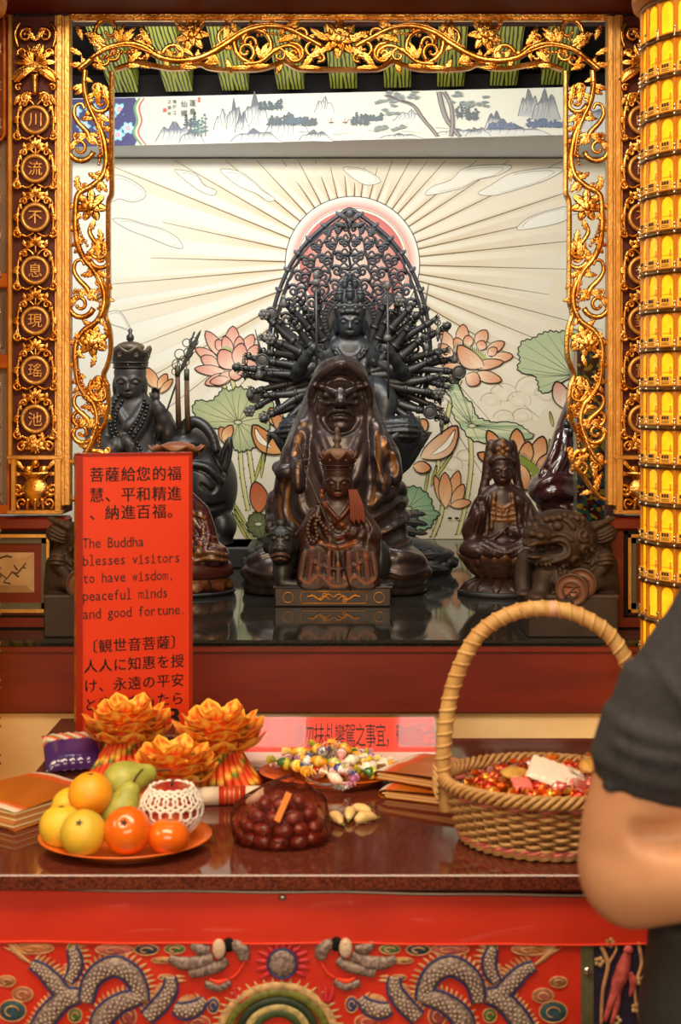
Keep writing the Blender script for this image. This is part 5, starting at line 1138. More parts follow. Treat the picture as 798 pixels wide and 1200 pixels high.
for g in (-1, 1):
    for u in (.0, .32, .62, .92):
        ys_ = np.arange(250 if u < .1 else 252+u*14, 470, 8.0); b.tube(spline(px([(410+g*hw(y)*u+1.6*math.sin(y*.35+u*9), y) for y in ys_], 33), 3), 1.7, 7, up=(0, 1, 0))
        for k, y in enumerate(np.arange(257+u*10, 452, 17.0)):
            x = 410+g*hw(y)*u
            for sd in (-1, 1):
                if (u < .1 and sd < 0) or (u > .9 and sd > 0) or hw(y) < 9: continue
                x2 = x+sd*g*1.5; room = hw(y)*.25
                r0 = min(9.2, max(3.2, room*.40)); ang = (-90+sd*g*38)
                scroll(b, x2, y+(6 if sd > 0 else 0), ang, sd*g, r0, 1.3, 2.1, 1.35, 33+rr.uniform(-1, 1), shrink=.2)
                vine(b, [(x2, y+2), (x2+sd*g*room*.30, y-3), (x2+sd*g*room*.62, y+2)], (1.5, 1.1), 33)
b.build('pierced_screen', BLKF, t, D=D)
# fan of arms
AM = M('black_arm', srgb(34, 37, 40), .42, col2=srgb(44, 46, 49), nscale=18, wear=srgb(88, 88, 86), wlo=.51, whi=.62)
rr = random.Random(11)
def arm(g, ang, ln, y0, r0, obj, Y0, bend):
    a = math.radians(ang); ox, oy = 410+g*18, y0
    d = np.array([g*math.cos(a), -math.sin(a)]); n_ = np.array([-d[1], d[0]])*g
    pts = []
    for k in range(6):
        u = k/5; q = np.array([ox, oy])+d*ln*u+n_*bend*math.sin(PI*u); pts.append((q[0], q[1], Y0-14*u*u))
    m = MB(); path = spline(px(pts), 4); m.tube(path, np.interp(np.linspace(0, 1, len(path)), [0, .5, .55, .9, 1], [r0, r0*.86, r0*.8, r0*.52, r0*.56]), 9)
    for u in (.62, .9):
        i = int(u*(len(path)-1)); m.tube(path[i:i+2], r0*(.9 if u < .7 else .68), 9)
    e = path[-1]; dv = path[-1]-path[-3]; dv /= np.linalg.norm(dv); up = np.array([0, -1, 0.]); sd = np.cross(dv, up); sd /= np.linalg.norm(sd)+1e-9; up = np.cross(sd, dv)
    R = np.stack([dv, sd, up], 1); hs = r0*.95
    m.ell(e+dv*hs*.5, (hs*.72, hs*.55, hs*.34), 9, 6, R)
    cu = rr.uniform(.1, .9)
    for k in range(4):
        o = sd*(k-1.5)*hs*.27; L_ = hs*(1.0, 1.2, 1.1, .85)[k]; b0 = e+dv*hs*1.0+o
        m.tube([b0, b0+dv*L_*.5+o*.25+up*cu*hs*.25, b0+dv*L_*(1-.3*cu)+o*.4+up*cu*hs*.75], [hs*.15, hs*.14, hs*.09], 6)
    th = e+dv*hs*.35+sd*hs*.55; m.tube([th, th+dv*hs*.4+sd*hs*.3+up*hs*.2, th+dv*hs*.8+sd*hs*.2+up*hs*.4], [hs*.17, hs*.15, hs*.1], 6)
    o_ = m.build('arm', AM, t, D=D)
    c = e+dv*hs*1.5+up*hs*.6; m = MB(); z = np.array([0, 0, 1.])
    if obj == 'lotus_bud': m.ell(c+dv*6, (6, 4.6, 4.6), 10, 6, R); [m.ell(c+dv*5+np.array([math.cos(q), 0, math.sin(q)])*3.4, (2.2, 2, 3.6), 6, 4) for q in np.arange(5)/5*2*PI]; m.tube([c-dv*4, c+dv*2], 1.2, 6)
    elif obj == 'disc': q = np.arange(20)/20*2*PI; m.tube(np.stack([c[0]+7*np.cos(q), np.full(20, c[1]), c[2]+7*np.sin(q)], 1), 1.5, 6, closed=True); m.ell(c, (6.6, 1.2, 6.6), 14, 6)
    elif obj == 'sword': m.tube([c-z*6, c+z*4, c+z*26*(1 if ang > -20 else -1)+dv*6], [1.4, 1.6, .5], 6); m.ell(c+z*4, (4, 1.4, 1.2), 8, 5)
    elif obj == 'tassel': m.tube([c, c-z*12], .8, 5); m.ell(c-z*16, (3, 3, 5), 8, 6); m.tube([c-z*20, c-z*28], [2.6, 1], 6); q = np.arange(14)/14*2*PI; m.tube(np.stack([c[0]+3*np.cos(q), np.full(14, c[1]), c[2]-6+3*np.sin(q)], 1), .8, 5, closed=True)
    elif obj == 'vase': m.lathe([(0, -7), (3.4, -6), (4.8, -2), (3, 2), (1.6, 5), (2.8, 8), (0, 8)], c, 12)
    elif obj == 'flower': [m.ell(c+np.array([math.cos(q)*4, -1, math.sin(q)*4]), (3, 1.6, 3), 8, 5) for q in np.arange(6)/6*2*PI]; m.ell(c+np.array([0, -2, 0]), (3, 2, 3), 8, 5)
    else: return
    m.build('held_emblem', AM, o_, D=D)
OBJ = ['lotus_bud', 'disc', 'sword', '', 'flower', 'tassel', 'vase', '']
for g in (-1, 1):
    for k, (ang, ln) in enumerate([(74, 84), (62, 92), (52, 98), (43, 100), (35, 104), (27, 108), (19, 100), (12, 108), (5, 112), (-2, 106), (-9, 110), (-16, 104), (-24, 108), (-32, 104), (-41, 108), (-50, 100)]):
        arm(g, ang+rr.uniform(-3, 3), ln-14+rr.uniform(-7, 7), 442-max(ang, 0)*.22, 6.6, OBJ[(k*3+(g > 0)) % 8], 8+(k % 2)*8, rr.uniform(-6, 8))
    for k, (ang, ln) in enumerate([(66, 70), (48, 82), (30, 84), (14, 88), (0, 86), (-14, 90), (-28, 86), (-44, 84)]):
        arm(g, ang+rr.uniform(-3, 3), ln-10+rr.uniform(-5, 5), 442-max(ang, 0)*.15, 6.8, OBJ[(k*5+2+(g > 0)) % 8], -4, rr.uniform(-4, 8))
for x, y0, y1 in ((371, 326, 462), (453, 338, 488)):
    b = MB(); b.tube(px([(x, y0, -36), (x+1, y1, -36)]), 1.5, 7); b.ell((x, -36, -(y0)), (4, 3, 6), 8, 6); b.ell((x, -36, -(y0+60 if x > 400 else y0+8)), (5, 4, 5), 8, 6); b.build('staff', AM, t, D=D)
b = MB(); lotus(b, 410, 506, 556, 92, 62, 13, 0, .62, 3, 4); b.build('lotus_throne', BLKF, t, D=D)
b = MB(); plinth(b, 410, 0, [(0, 512), (60, 512), (62, 540), (58, 562), (44, 580), (50, 590), (66, 600), (70, 612), (64, 620), (80, 630), (112, 642), (112, 648)], .62, 48); b.build('stem', BLKF, t, D=D)
b = MB(); plinth(b, 410, 0, [(118, yy), (122, 664), (120, 656), (123, 648), (118, 644), (0, 644)], .55, 60)
for i in range(40): q = i/40*2*PI; b.ell((410+121*math.cos(q), 66*math.sin(q), -(657+3*(i % 2))), (7, 4, 5), 8, 5)
b.build('base', M('carved_black', (.008, .008, .009), .5), t, D=D)
b = MB(); leaf(b, 462, 606, -5, 36, 14, 20, -70, 3, 3); leaf(b, 458, 612, 15, 40, 13, -10, -72, 3, 3); leaf(b, 470, 600, -20, 26, 12, 30, -66, 3, 3); leaf(b, 478, 652, 10, 44, 16, 0, -66, 3, 3); leaf(b, 480, 646, -15, 36, 16, 20, -62, 3, 3); b.build('carved_leaf', BLKF, t, D=D)
# ---- big crowned monk at the left back with its beast ------------------------
D = 5.3; yy = yb(D)
t = thing('staff_monk_statue', P(190, yy, D), 'dark crowned monk statue with long black beads, at the left before the mural', 'statue')
S = Sculpt((100, -52, -610), (222, 40, -420), 1.15)
S.path([(153, 482, 0), (153, 510, 0), (153, 570, 0)], [26, 36, 50], 8, sq=.7); S.path([(128, 492, 0), (153, 478, 0), (186, 492, 0)], [14, 14, 15], 8); S.seg3((153, -2, -482), (153, -2, -464), 10, 9)
face(S, 153, 450, 18, 21.5, -5); S.ell(153, 436, (19, 18, 14), -3, 3)
S.path([(188, 494, 2), (206, 524, -6), (198, 500, -22), (187, 474, -30)], [14, 12, 9, 6], 5); hand(S, 186, 465, -31, -85, 9, 1.); S.ell(204, 532, (14, 16, 22), -4, 6)
S.path([(120, 496, 2), (112, 524, -8), (130, 528, -30), (148, 522, -36)], [13, 12, 9, 6], 5); hand(S, 152, 521, -37, 10, 9, .8); S.ell(116, 530, (14, 18, 16), -12, 6); S.ell(153, 575, (60, 40, 26), -6, 10)
TB = srgb(98, 78, 56)
for q in ([(140, 478), (150, 496), (160, 506)], [(170, 474), (160, 492), (146, 508), (136, 530)], [(176, 480), (168, 502), (156, 520)], [(192, 500), (186, 525), (170, 545)], [(200, 505), (196, 530), (184, 548)], [(126, 492), (128, 515), (140, 535)], [(146, 508), (158, 524), (150, 545)], [(206, 520), (212, 540), (206, 556)], [(160, 530), (172, 540), (178, 556)]): S.crease(q, 4.2, 2.0, paint=(TB, 1.8))
S.build('body', DKW, D, t, base=srgb(46, 42, 42))
b = MB(); crown(b, 153, 431, 19, 25, 26, -3, 7, 84, .95, 1.6, .75)
for i in range(7):
    q = PI/2+2*PI*(i+.5)/7+PI/7; r = 22.5
    for k in range(5): w_ = k/5*2*PI; b.ell((153+r*math.cos(q)+1.9*math.cos(w_)*abs(math.sin(q)), -3+.95*r*math.sin(q)-.6, -417+2.4*math.sin(w_)), (1.1, 1.1, 1.1), 6, 4)
b.build('crown', M('crown_black', srgb(38, 32, 30), .42, wear=srgb(92, 76, 58), wlo=.51, whi=.6), t, D=D)
b = MB(); b.ell((153, -3, -407), (17, 16, 7)); plinth(b, 153, -3, [(0, 384), (3, 387), (2, 391), (4.5, 394), (4.5, 398), (2, 401), (5, 404)], 1., 14); b.build('cap_and_finial', M('crown_black'), t, D=D)
BK = M('black_bead', (.014, .015, .015), .3)
b = MB(); beads(b, [(141, 464, -18), (134, 480, -22), (134, 500, -28), (142, 516, -34), (152, 522, -36), (162, 510, -34), (172, 492, -28), (176, 472, -20)], 2.5); beads(b, [(146, 470, -20), (139, 488, -26), (141, 505, -31), (150, 516, -35), (158, 504, -32), (168, 486, -26), (172, 468, -19)], 2.3); beads(b, [(152, 522, -37), (160, 534, -40), (166, 548, -40)], 2.5); beads(b, [(166, 518, -38), (172, 530, -38), (170, 546, -38)], 2.2); b.build('bead_necklace', BK, t, D=D)
b = MB(); b.tube(px([(176, 548, -30), (203, 470, -30), (216, 432, -30), (231, 390, -30)]), 1.2, 6); b.build('staff', SM := M('staff_iron', (.022, .022, .02), .45), t, D=D)
b = MB()
leaf(b, 214, 438, -64, 56, 9, 0, -30, 1.5, 4)
for x, y, r in ((212, 428, 6.5), (219, 424, 6), (214, 416, 5.6), (224, 414, 5), (222, 403, 4.6), (230, 402, 5), (209, 436, 4)): b.tube([(x+r*math.cos(a), -31+1.5*math.cos(a), -y+r*math.sin(a)) for a in np.arange(18)/18*2*PI], .6, 5, closed=True)
b.build('staff_rings', SM, t, D=D)
for x, y0, y1 in ((211.5, 430, 500), (222, 434, 504)):
    b = MB(); b.tube(px([(x, y0, -31), (x+.4, (y0+y1)/2, -31), (x+1.4, y1, -31)]), [2.6, 3, 3.4], 8); o = b.build('tassel', M('tassel_brown', srgb(96, 66, 44), .7, col2=srgb(70, 48, 32), nscale=60, noise_axis=(6, 6, .5)), t, D=D)
    b = MB(); b.tube(px([(x, y0-1, -31), (x, y0+12, -31)]), 3.1, 8); b.tube(px([(x, y0-10, -31), (x, y0, -31)]), .7, 5); b.build('tassel_cap', M('tassel_green', srgb(50, 54, 34), .5), o, D=D)
S = Sculpt((186, -60, -yy), (286, 66, -484), 1.2)
S.ell(238, 570, (40, 46, 54), 6, 8); S.ell(218, 530, (34, 40, 30), 2, 8); S.ell(200, 590, (40, 44, 56), 4, 10)
rib = spline(np.array([(216, 508, -22), (222, 497, -22), (232, 494, -24), (243, 500, -26), (252, 512, -28), (256, 526, -30)], float), 6)
for i, q in enumerate(rib): S.ell(q[0], q[1], (9-.12*i, 7, 8-.1*i), q[2], 1.2) if i % 2 == 0 else S.ell(q[0], q[1], (7-.1*i, 6, 6.5-.1*i), q[2], 1.2)
S.ell(266, 536, (7, 5, 26), -22, 3, rot=-.22); S.ell(266, 538, (4, 4, 20), -27, 1.5, rot=-.22, cut=True); S.ell(262, 616, (16, 20, 18), -8, 4); S.ell(240, 640, (34, 40, 24), 0, 8)
S.stroke([(226, 546), (244, 552), (256, 566), (252, 574), (240, 566)], 2.2, .2, 2, cut=True); S.stroke([(222, 542), (246, 546), (262, 562)], 3, .2, 3); S.stroke([(226, 580), (246, 592), (264, 590)], 2.5, .2, 3, cut=True); S.stroke([(230, 520), (250, 530), (266, 556)], 2, .2, 2.5, cut=True)
S.build('beast', BLK, D, t, base=srgb(36, 36, 38))
b = MB(); b.box((205, -4, -(636+yy)/2), (188, 100, yy-636), bev=2); b.box((205, -4, -638), (178, 92, 4), bev=1); b.build('base', M('carved_black'), t, D=D)
# ---- small red and gold crowned statue behind the sign ------------------------
D = 4.48; yy = yb(D)
t = thing('red_monk_statue', P(208, yy, D), 'red and gold crowned statue half hidden behind the red sign, seated on a lotus base', 'statue')
S = Sculpt((140, -50, -676), (276, 40, -530), 1.05)
S.path([(208, 592, 0), (208, 620, 0), (208, 648, 0)], [22, 30, 38], 7, sq=.75); S.path([(184, 598, 0), (208, 588, 0), (230, 600, 0)], [12, 13, 12], 7); S.seg3((208, -3, -590), (208, -3, -572), 8, 7)
face(S, 208, 558, 16, 20, -5); S.ell(208, 545, (17, 16, 13), -3, 3)
S.path([(232, 602, 0), (242, 634, -8), (238, 644, -26)], [13, 13, 9], 6); S.path([(184, 602, 0), (176, 634, -8), (190, 640, -26)], [13, 13, 9], 6); S.ell(208, 656, (58, 40, 15), -4, 8); S.ell(250, 650, (20, 26, 16), -14, 6); S.ell(166, 650, (20, 26, 16), -14, 6)
for k in range(4): S.stroke([(232, 632+k*7), (250, 628+k*7.4), (268, 636+k*6)], 2.0, .6, 1.2, paint=(srgb(120, 84, 36), 1.3))
GO = srgb(170, 122, 40); PINK_HIGHLIGHT = srgb(140, 84, 84)  # gold hatch, and the robe's pinkish highlights painted into its colour
for q, c in (([(214, 590), (222, 606), (240, 622)], GO), ([(226, 594), (232, 612), (246, 630)], PINK_HIGHLIGHT), ([(236, 600), (240, 618), (238, 640)], GO), ([(216, 604), (226, 622), (240, 636)], PINK_HIGHLIGHT), ([(212, 616), (222, 634), (236, 644)], GO), ([(242, 610), (246, 626), (244, 642)], PINK_HIGHLIGHT), ([(220, 590), (228, 600), (242, 606)], GO)): S.crease(q, 2.4, 1.1, k=1.3, paint=(c, 1.3))
S.build('body', M('red_gilt_gloss', (1, 1, 1), .25, attr=True, col2=(.55, .5, .5), nscale=46, nlo=.42, nhi=.58, wear=srgb(150, 92, 60), wlo=.51, whi=.6, coat=.3), D, t, base=srgb(72, 30, 32))
b = MB(); crown(b, 208, 541, 17, 34, 20, -3, 7, 84, .95, 1.6, .72); b.build('crown', M('red_crown', srgb(104, 44, 34), .4, wear=srgb(150, 92, 50), wlo=.51, whi=.6), t, D=D)
b = MB(); b.ell((208, -3, -527), (24, 22, 10)); b.build('cap', M('red_crown'), t, D=D)
b = MB(); plinth(b, 208, 0, [(0, 656), (60, 656), (64, 662), (66, 672), (60, 676), (0, 676)], .72); b.build('seat', M('seat_red', srgb(74, 34, 28), .3, wear=srgb(130, 90, 44), wlo=.51, whi=.6), t, D=D)
b = MB(); lotus(b, 208, 690, 674, 66, 56, 11, 0, .76, 1, 0); plinth(b, 208, 0, [(0, 673), (58, 673), (62, 678), (60, 690), (0, 690)], .74); b.build('lotus_base', M('gold_lotus', srgb(116, 84, 46), .35, .3, col2=srgb(96, 30, 26), nscale=24), t, D=D)
b = MB(); plinth(b, 208, 0, [(0, 690), (67, 690), (68, 692), (66, yy), (0, yy)], .76); b.build('foot', M('carved_black'), t, D=D)
b = MB(); b.tube(px([(218, 610, -34), (236, 648, -36), (254, 690, -36)]), 1., 6); b.build('thin_staff', SM, t, D=D)
# ---- seated goddess at the right ----------------------------------------------
D = 4.45; yy = yb(D)
t = thing('lotus_goddess_statue', P(588, yy, D), 'red-brown seated goddess statue on a double lotus pedestal, left of the stone lion', 'statue')
S = Sculpt((532, -44, -662), (648, 40, -506), .95)
S.path([(588, 584, 0), (588, 605, 0), (588, 636, 0)], [19, 23, 30], 6, sq=.72); S.path([(566, 592, 0), (588, 580, 0), (612, 592, 0)], [11, 12, 11], 6); S.seg3((588, -3, -582), (588, -3, -566), 7, 6)
face(S, 588, 553, 13, 16.5, -4, lip=srgb(96, 40, 34)); S.ell(588, 541, (15.5, 15, 10), -1, 2); S.ell(588, 526, (11.5, 12, 13), 0, 4)
GP = srgb(138, 92, 44)
for g in (-1, 1):
    X = lambda x: 588+g*(x-588)
    S.path([(X(600), 520, 4), (X(604), 540, 4), (X(606), 560, 4), (X(612), 580, 2)], [5, 5, 5, 4], 3); S.stroke([(X(588), 536), (X(596), 537), (X(602), 542)], 1.7, .6, 1, paint=(srgb(60, 44, 36), 1))
    S.stroke([(X(598), 578), (X(601), 600), (X(602), 618)], 2, .8, 1.5, paint=(GP, 1)); S.stroke([(X(606), 582), (X(612), 604), (X(610), 620)], 1.5, .2, 2); S.stroke([(X(616), 590), (X(620), 606), (X(614), 622)], 1.5, .2, 2)
    S.stroke([(X(590), 622), (X(606), 632), (X(624), 630)], 1.6, .2, 2); S.stroke([(X(590), 640), (X(612), 646), (X(632), 640)], 1.6, .2, 2)
S.path([(565, 594, 0), (553, 622, -4), (558, 606, -18), (563, 596, -22)], [11, 11, 7, 5], 5); hand(S, 563, 590, -22, -95, 8, .3); S.ell(554, 628, (10, 14, 18), -4, 5)
S.path([(612, 594, 0), (626, 620, -4), (612, 624, -18), (602, 620, -22)], [11, 11, 7, 5], 5); hand(S, 598, 619, -22, 180, 8, .8); S.ell(624, 628, (11, 14, 18), -4, 5)
S.ell(588, 644, (50, 32, 12), -6, 6); S.ell(560, 642, (22, 24, 13), -14, 6); S.ell(618, 642, (22, 24, 13), -14, 6)
for k in range(4): S.crease([(564-k*3, 630+k*4), (588, 640+k*4.4), (612+k*3, 630+k*4)], 2.4, 1.3, k=1.5)
for x0 in (556, 562, 569, 607, 614, 620): S.crease([(x0, 590), (x0+(588-x0)*.06, 606), (x0+(588-x0)*-.06, 624)], 2.2, 1.1, cut=True, k=1.2)
for x, y, r in ((588, 522, 3), (582, 526, 2), (594, 526, 2), (588, 530, 2.4), (588, 516, 2), (583, 532, 1.6), (593, 532, 1.6), (588, 546, .9)): S.dot(x, y, r, .5, .8, paint=(GP, 1.1))
S.stroke([(576, 588), (588, 594), (600, 588)], 1.6, .4, 1, paint=(GP, 1.4)); S.stroke([(574, 600), (588, 603), (602, 600)], 1.4, .4, 1, paint=(GP, 1.4)); S.stroke([(574, 607), (588, 608), (602, 607)], 1.4, .5, 1, paint=(GP, 1.6))
for i in range(5): S.dot(578+5*i, 595+(2 if i in (1, 2, 3) else 0), 1.6, .6, .6, paint=(GP, 1.2))
for i in range(4): S.stroke([(578+6.6*i, 598), (578+6.6*i, 606)], .9, .6, .6, paint=(GP, 1.2))
S.build('body', REDW, D, t, base=srgb(54, 33, 29))
b = MB(); lotus(b, 588, 646, 676, 51, 30, 12, 0, .8, 2, 3); plinth(b, 588, 0, [(0, 650), (44, 650), (44, 660), (30, 674), (27, 676)], .8); b.build('lotus_seat', LS := M('lotus_wood', srgb(52, 32, 26), .38, col2=srgb(38, 24, 20), nscale=24, wear=srgb(112, 72, 44), wlo=.51, whi=.6), t, D=D)
b = MB(); plinth(b, 588, 0, [(27, 672), (26, 676), (34, 680)], .8); lotus(b, 588, 692, 676, 51, 32, 14, 0, .8, 1, -1); plinth(b, 588, 0, [(30, 677), (44, 684), (48, 691)], .8); b.build('lotus_foot', LS, t, D=D)
b = MB(); plinth(b, 588, 0, [(0, 690), (50, 690), (52, 692), (52, yy-.5), (51, yy), (0, yy)], .82); b.build('base', M('carved_black'), t, D=D)
# ---- maroon figure at the far right ---------------------------------------------
D = 5.15; yy = yb(D)
t = thing('maroon_robed_statue', P(684, yy, D), 'glossy maroon robed statue mostly hidden by the right openwork, behind the lion', 'statue')
S = Sculpt((604, -50, -yy), (726, 50, -405), 1.4)
S.path([(692, 468, 0), (690, 500, 0), (686, 560, 0), (684, 640, 0)], [24, 32, 46, 60], 8, sq=.8); face(S, 694, 436, 17, 21, -4); S.ell(694, 424, (18, 18, 14), -2, 3); S.seg3((694, -2, -468), (694, -2, -450), 9, 9)
S.path([(672, 490, 0), (656, 525, -14), (646, 556, -24)], [14, 13, 12], 6); S.ell(646, 572, (30, 30, 22), -16, 8); S.ell(662, 640, (50, 42, 28), -4, 10)
for q in ([(654, 506), (646, 530), (632, 556)], [(662, 510), (656, 536), (640, 560)], [(628, 568), (644, 560), (664, 562)], [(630, 580), (646, 574), (664, 578)], [(626, 592), (644, 590), (662, 594)]): S.crease(q, 4.2, 2)
S.build('body', MARO, D, t, base=srgb(58, 26, 28))
b = MB(); beads(b, [(659, 497, -34), (668, 512, -38), (678, 520, -42)], 5); b.build('beads', BK, t, D=D)
# ---- stone lions -----------------------------------------------------------------
D = 3.765; yy = yb(D)
t = thing('guardian_lion', P(660, yy, D), 'dark brown carved guardian lion with a coin, roaring to the left, on the right pedestal', 'lion statue', 'pair of guardian lions')
b = MB(); b.box((662.5, -12, -(694+yy)/2), (103, 92, yy-694), bev=1.5); b.build('pedestal', M('lion_pedestal', srgb(48, 34, 26), .5, col2=srgb(40, 28, 22), nscale=14), t, D=D)
S = Sculpt((598, -78, -696), (730, 44, -586), 1.0)
S.ell(678, 660, (36, 36, 40), 4, 8); S.ell(700, 682, (22, 30, 24), 0, 8); S.ell(650, 676, (28, 26, 26), -18, 8); S.box(614, 716, 690, 697, -52, 30, 3, 4)
S.ell(658, 628, (36, 32, 30), -20, 8); S.ell(650, 612, (30, 28, 17), -22, 6); S.ell(626, 622, (19, 20, 12), -40, 6); S.ell(618, 632, (12, 16, 6), -44, 4); S.ell(632, 650, (21, 19, 8), -36, 5, rot=.12); S.ell(652, 645, (18, 20, 14), -34, 6)
S.ell(620, 640.5, (14, 22, 5.6), -46, 2, rot=.1, cut=True); S.ell(642, 638, (10, 18, 5.5), -54, 2, cut=True)
S.ell(620, 647, (9, 10, 3), -48, 2)
S.dot(616, 620, (5, 5, 4), 1, 2); S.dot(625, 622, (5, 5, 4), 1, 2); S.dot(646, 612, (6, 5, 5.5), .5, 1.2); S.dot(621, 612, (4.5, 4, 4.5), .5, 1.2); S.stroke([(636, 606), (646, 603), (658, 607), (664, 614)], 2.6, .6, 2); S.stroke([(614, 607), (622, 604), (630, 608)], 2.4, .6, 2); S.stroke([(612, 634), (622, 630), (634, 630), (650, 628), (658, 634), (658, 644), (648, 650), (630, 656)], 2.0, .6, 1.6); S.stroke([(640, 622), (652, 622), (662, 628)], 1.8, .3, 2)
S.ell(702, 622, (19, 7, 13), -14, 4, rot=-.25); S.path([(684, 620, -24), (700, 612, -22), (716, 606, -16)], [4, 3.6, 2.5], 2)
for k in range(4): S.stroke([(686, 624+k*3), (700, 622+k*4), (714, 614+k*5)], 1.2, .3, 1.4)
def curl(x, y, r, g=1, w_=2.): S.stroke([(x+r*(1-u*.75)*math.cos(g*u*6.5+1), y+r*(1-u*.75)*math.sin(g*u*6.5+1)) for u in np.linspace(0, 1, 12)], w_, .6, 1.5, n=2)
for x, y, r, g in ((676, 622, 8, 1), (678, 640, 7, -1), (668, 652, 7, 1), (684, 652, 7, -1), (656, 660, 6, 1), (672, 606, 6, -1), (640, 664, 6, -1), (664, 668, 5, 1), (690, 640, 5, 1)): curl(x, y, r, g)
for x in range(634, 680, 7): S.dot(x, 601+abs(x-655)*.18, (4.2, 4, 3.6), .6, 1.2)
for k in range(7): S.stroke([(622+k*5, 655+k*.4), (625+k*5, 664), (622+k*5.5, 674)], 1.5, .4, 1.2)
S.path([(634, 668, -34), (630, 682, -36), (627, 692, -40)], [12, 9, 9], 4); S.ell(623, 693, (11, 14, 6), -44, 3); S.path([(616, 652, -6), (612, 676, -8), (612, 692, -14)], [10, 9, 8], 4); S.ell(611, 693, (9, 12, 5), -18, 3)
S.ell(703, 653, (12, 15, 13), -22, 4); [S.stroke([(697+5.5*k, 652), (699+5.5*k, 662)], 1., .4, .8, cut=True) for k in range(4)]; [S.stroke([(696, 648+k*5), (706, 646+k*5), (717, 649+k*5)], 1.2, .3, 1) for k in range(3)]
S.path([(702, 662, -24), (690, 672, -36), (680, 680, -44)], [7, 5, 4.5], 3); S.path([(706, 684, -20), (692, 680, -38), (682, 686, -46)], [9, 6, 5], 4); S.path([(710, 640, 8), (715, 668, 4), (711, 674, 0)], [6, 7, 3], 4); S.path([(712, 660, -8), (716, 692, -10)], [10, 8], 5)
S.ell(650, 676, (10, 8, 8), -44, 3)
S.build('lion', MATTE, D, t, base=srgb(54, 38, 29))
b = MB(); R = np.array(Matrix.Rotation(math.radians(-16), 3, 'Z'))
def coin(c, r, th=4.):
    q = np.arange(32)/32*2*PI; rows = []
    for rr_, yy_ in ((0, -th/2+.8), (r*.42, -th/2+.8), (r*.44, -th/2), (r*.52, -th/2), (r*.54, -th/2+.8), (r*.84, -th/2+.8), (r*.86, -th/2), (r*.97, -th/2), (r, -th/2+.8), (r, th/2), (0, th/2)): rows.append(np.stack([rr_*np.cos(q), np.full(32, yy_), rr_*np.sin(q)], 1))
    v = np.concatenate(rows)@R.T+np.array(c); b.add(v, [(i*32+k, i*32+(k+1) % 32, (i+1)*32+(k+1) % 32, (i+1)*32+k) for i in range(10) for k in range(32)])
    for p0, p1 in (((-.5, .2), (.5, .2)), ((-.4, -.5), (.2, .2)), ((-.1, -.1), (.3, -.1)), ((-.1, -.4), (.3, -.4)), ((-.1, -.1), (-.1, -.4)), ((.3, -.1), (.3, -.4))):
        b.tube([np.array([p0[0]*r, -th/2+.3, p0[1]*r])@R.T+np.array(c), np.array([p1[0]*r, -th/2+.3, p1[1]*r])@R.T+np.array(c)], 1., 5)
coin((661, -56, -684), 19); coin((673, -48, -678), 18)
b.build('coin', M('coin_brown', srgb(76, 50, 36), .5, wear=srgb(140, 84, 54), wlo=.51, whi=.6), t, D=D)
lion2 = copytree(t); lion2.scale = (-1, 1, 1); lion2.location = P(117, yy, D)
lion2['label'] = 'dark brown carved guardian lion peeking out at the left of the red sign'
# ---------------------------------------------------------------- offering table
GRAN = M('red_granite', (.17, .036, .018), .07, col2=(.055, .014, .010), nscale=230, ndetail=3, nlo=.38, nhi=.62, spec=.5)
XL, XR, YF, YB = -.600, .552, 2.225, 3.13
tab = thing('offering_table', (0, 2.7, 0), 'offering table with a polished red-brown granite top in the foreground', 'table')
b = MB(); b.box(((XL+XR)/2, (YF+YB)/2, ZT-.012), (XR-XL, YB-YF, .024), bev=.002); b.box(((XL+XR)/2, (YF+YB)/2+.01, ZT-.029), (XR-XL-.02, YB-YF-.03, .012), bev=.003); b.build('granite_top', GRAN, tab)
TW = M('table_wood', srgb(70, 30, 16), .45)
b = MB(); b.box(((XL+XR)/2, (YF+YB)/2, ZT-.075), (XR-XL-.10, YB-YF-.12, .08)); b.build('frame', TW, tab)
for sx in (XL+.1, XR-.1):
    for sy in (YF+.12, YB-.1): b = MB(); b.box((sx, sy, (ZT-.035)/2), (.06, .06, ZT-.035), bev=.006); b.build('leg', TW, tab)
# altar cloth --------------------------------------------------
DC = 2.25; LOWC = 1420
clo = thing('altar_cloth', P(320, 1420, DC), 'red altar cloth embroidered with silver dragons, hanging from the table front under clear plastic', 'cloth')
def cy_(x, y): return 1.6*math.sin(x*.035)+1.0*math.sin(x*.08+y*.01)*(y-1043)/200+1.2*math.sin(x*.017+1)
def sheet(mb, x0, x1, y0, y1, off=0., nx=80, ny=14, top=lambda x: 0, dy=None):
    v = []
    for j in range(ny+1):
        for i in range(nx+1):
            x = x0+(x1-x0)*i/nx; y = y0+(y1-y0)*j/ny; y += top(x)*(1-j/ny)
            v.append((x, cy_(x, y)+off+(dy(x, y) if dy else 0), -y))
    mb.add(v, [(j*(nx+1)+i, j*(nx+1)+i+1, (j+1)*(nx+1)+i+1, (j+1)*(nx+1)+i) for j in range(ny) for i in range(nx)])
CR = M('red_satin', srgb(206, 44, 14), .5, col2=srgb(188, 34, 10), nscale=6, bump=.15, bscale=300)
b = MB(); sheet(b, -52, 682, 1100, LOWC, 0); b.build('red_field', CR, clo, D=DC)
b = MB(); sheet(b, -52, 762, 1043, 1106, -2.2, top=lambda x: x*.011, dy=lambda x, y: 1.6*math.sin((y-1043)/63*PI)*-1); b.build('top_band', M('red_cotton', srgb(208, 46, 16), .6, col2=srgb(198, 40, 14), nscale=4), clo, D=DC)
b = MB(); b.tube([(x, cy_(x, 1104)-3.4, -(1103+x*.004)) for x in np.linspace(-52, 762, 90)], 1.1, 6); b.build('seam', M('red_thread', srgb(226, 62, 24), .6), clo, D=DC)
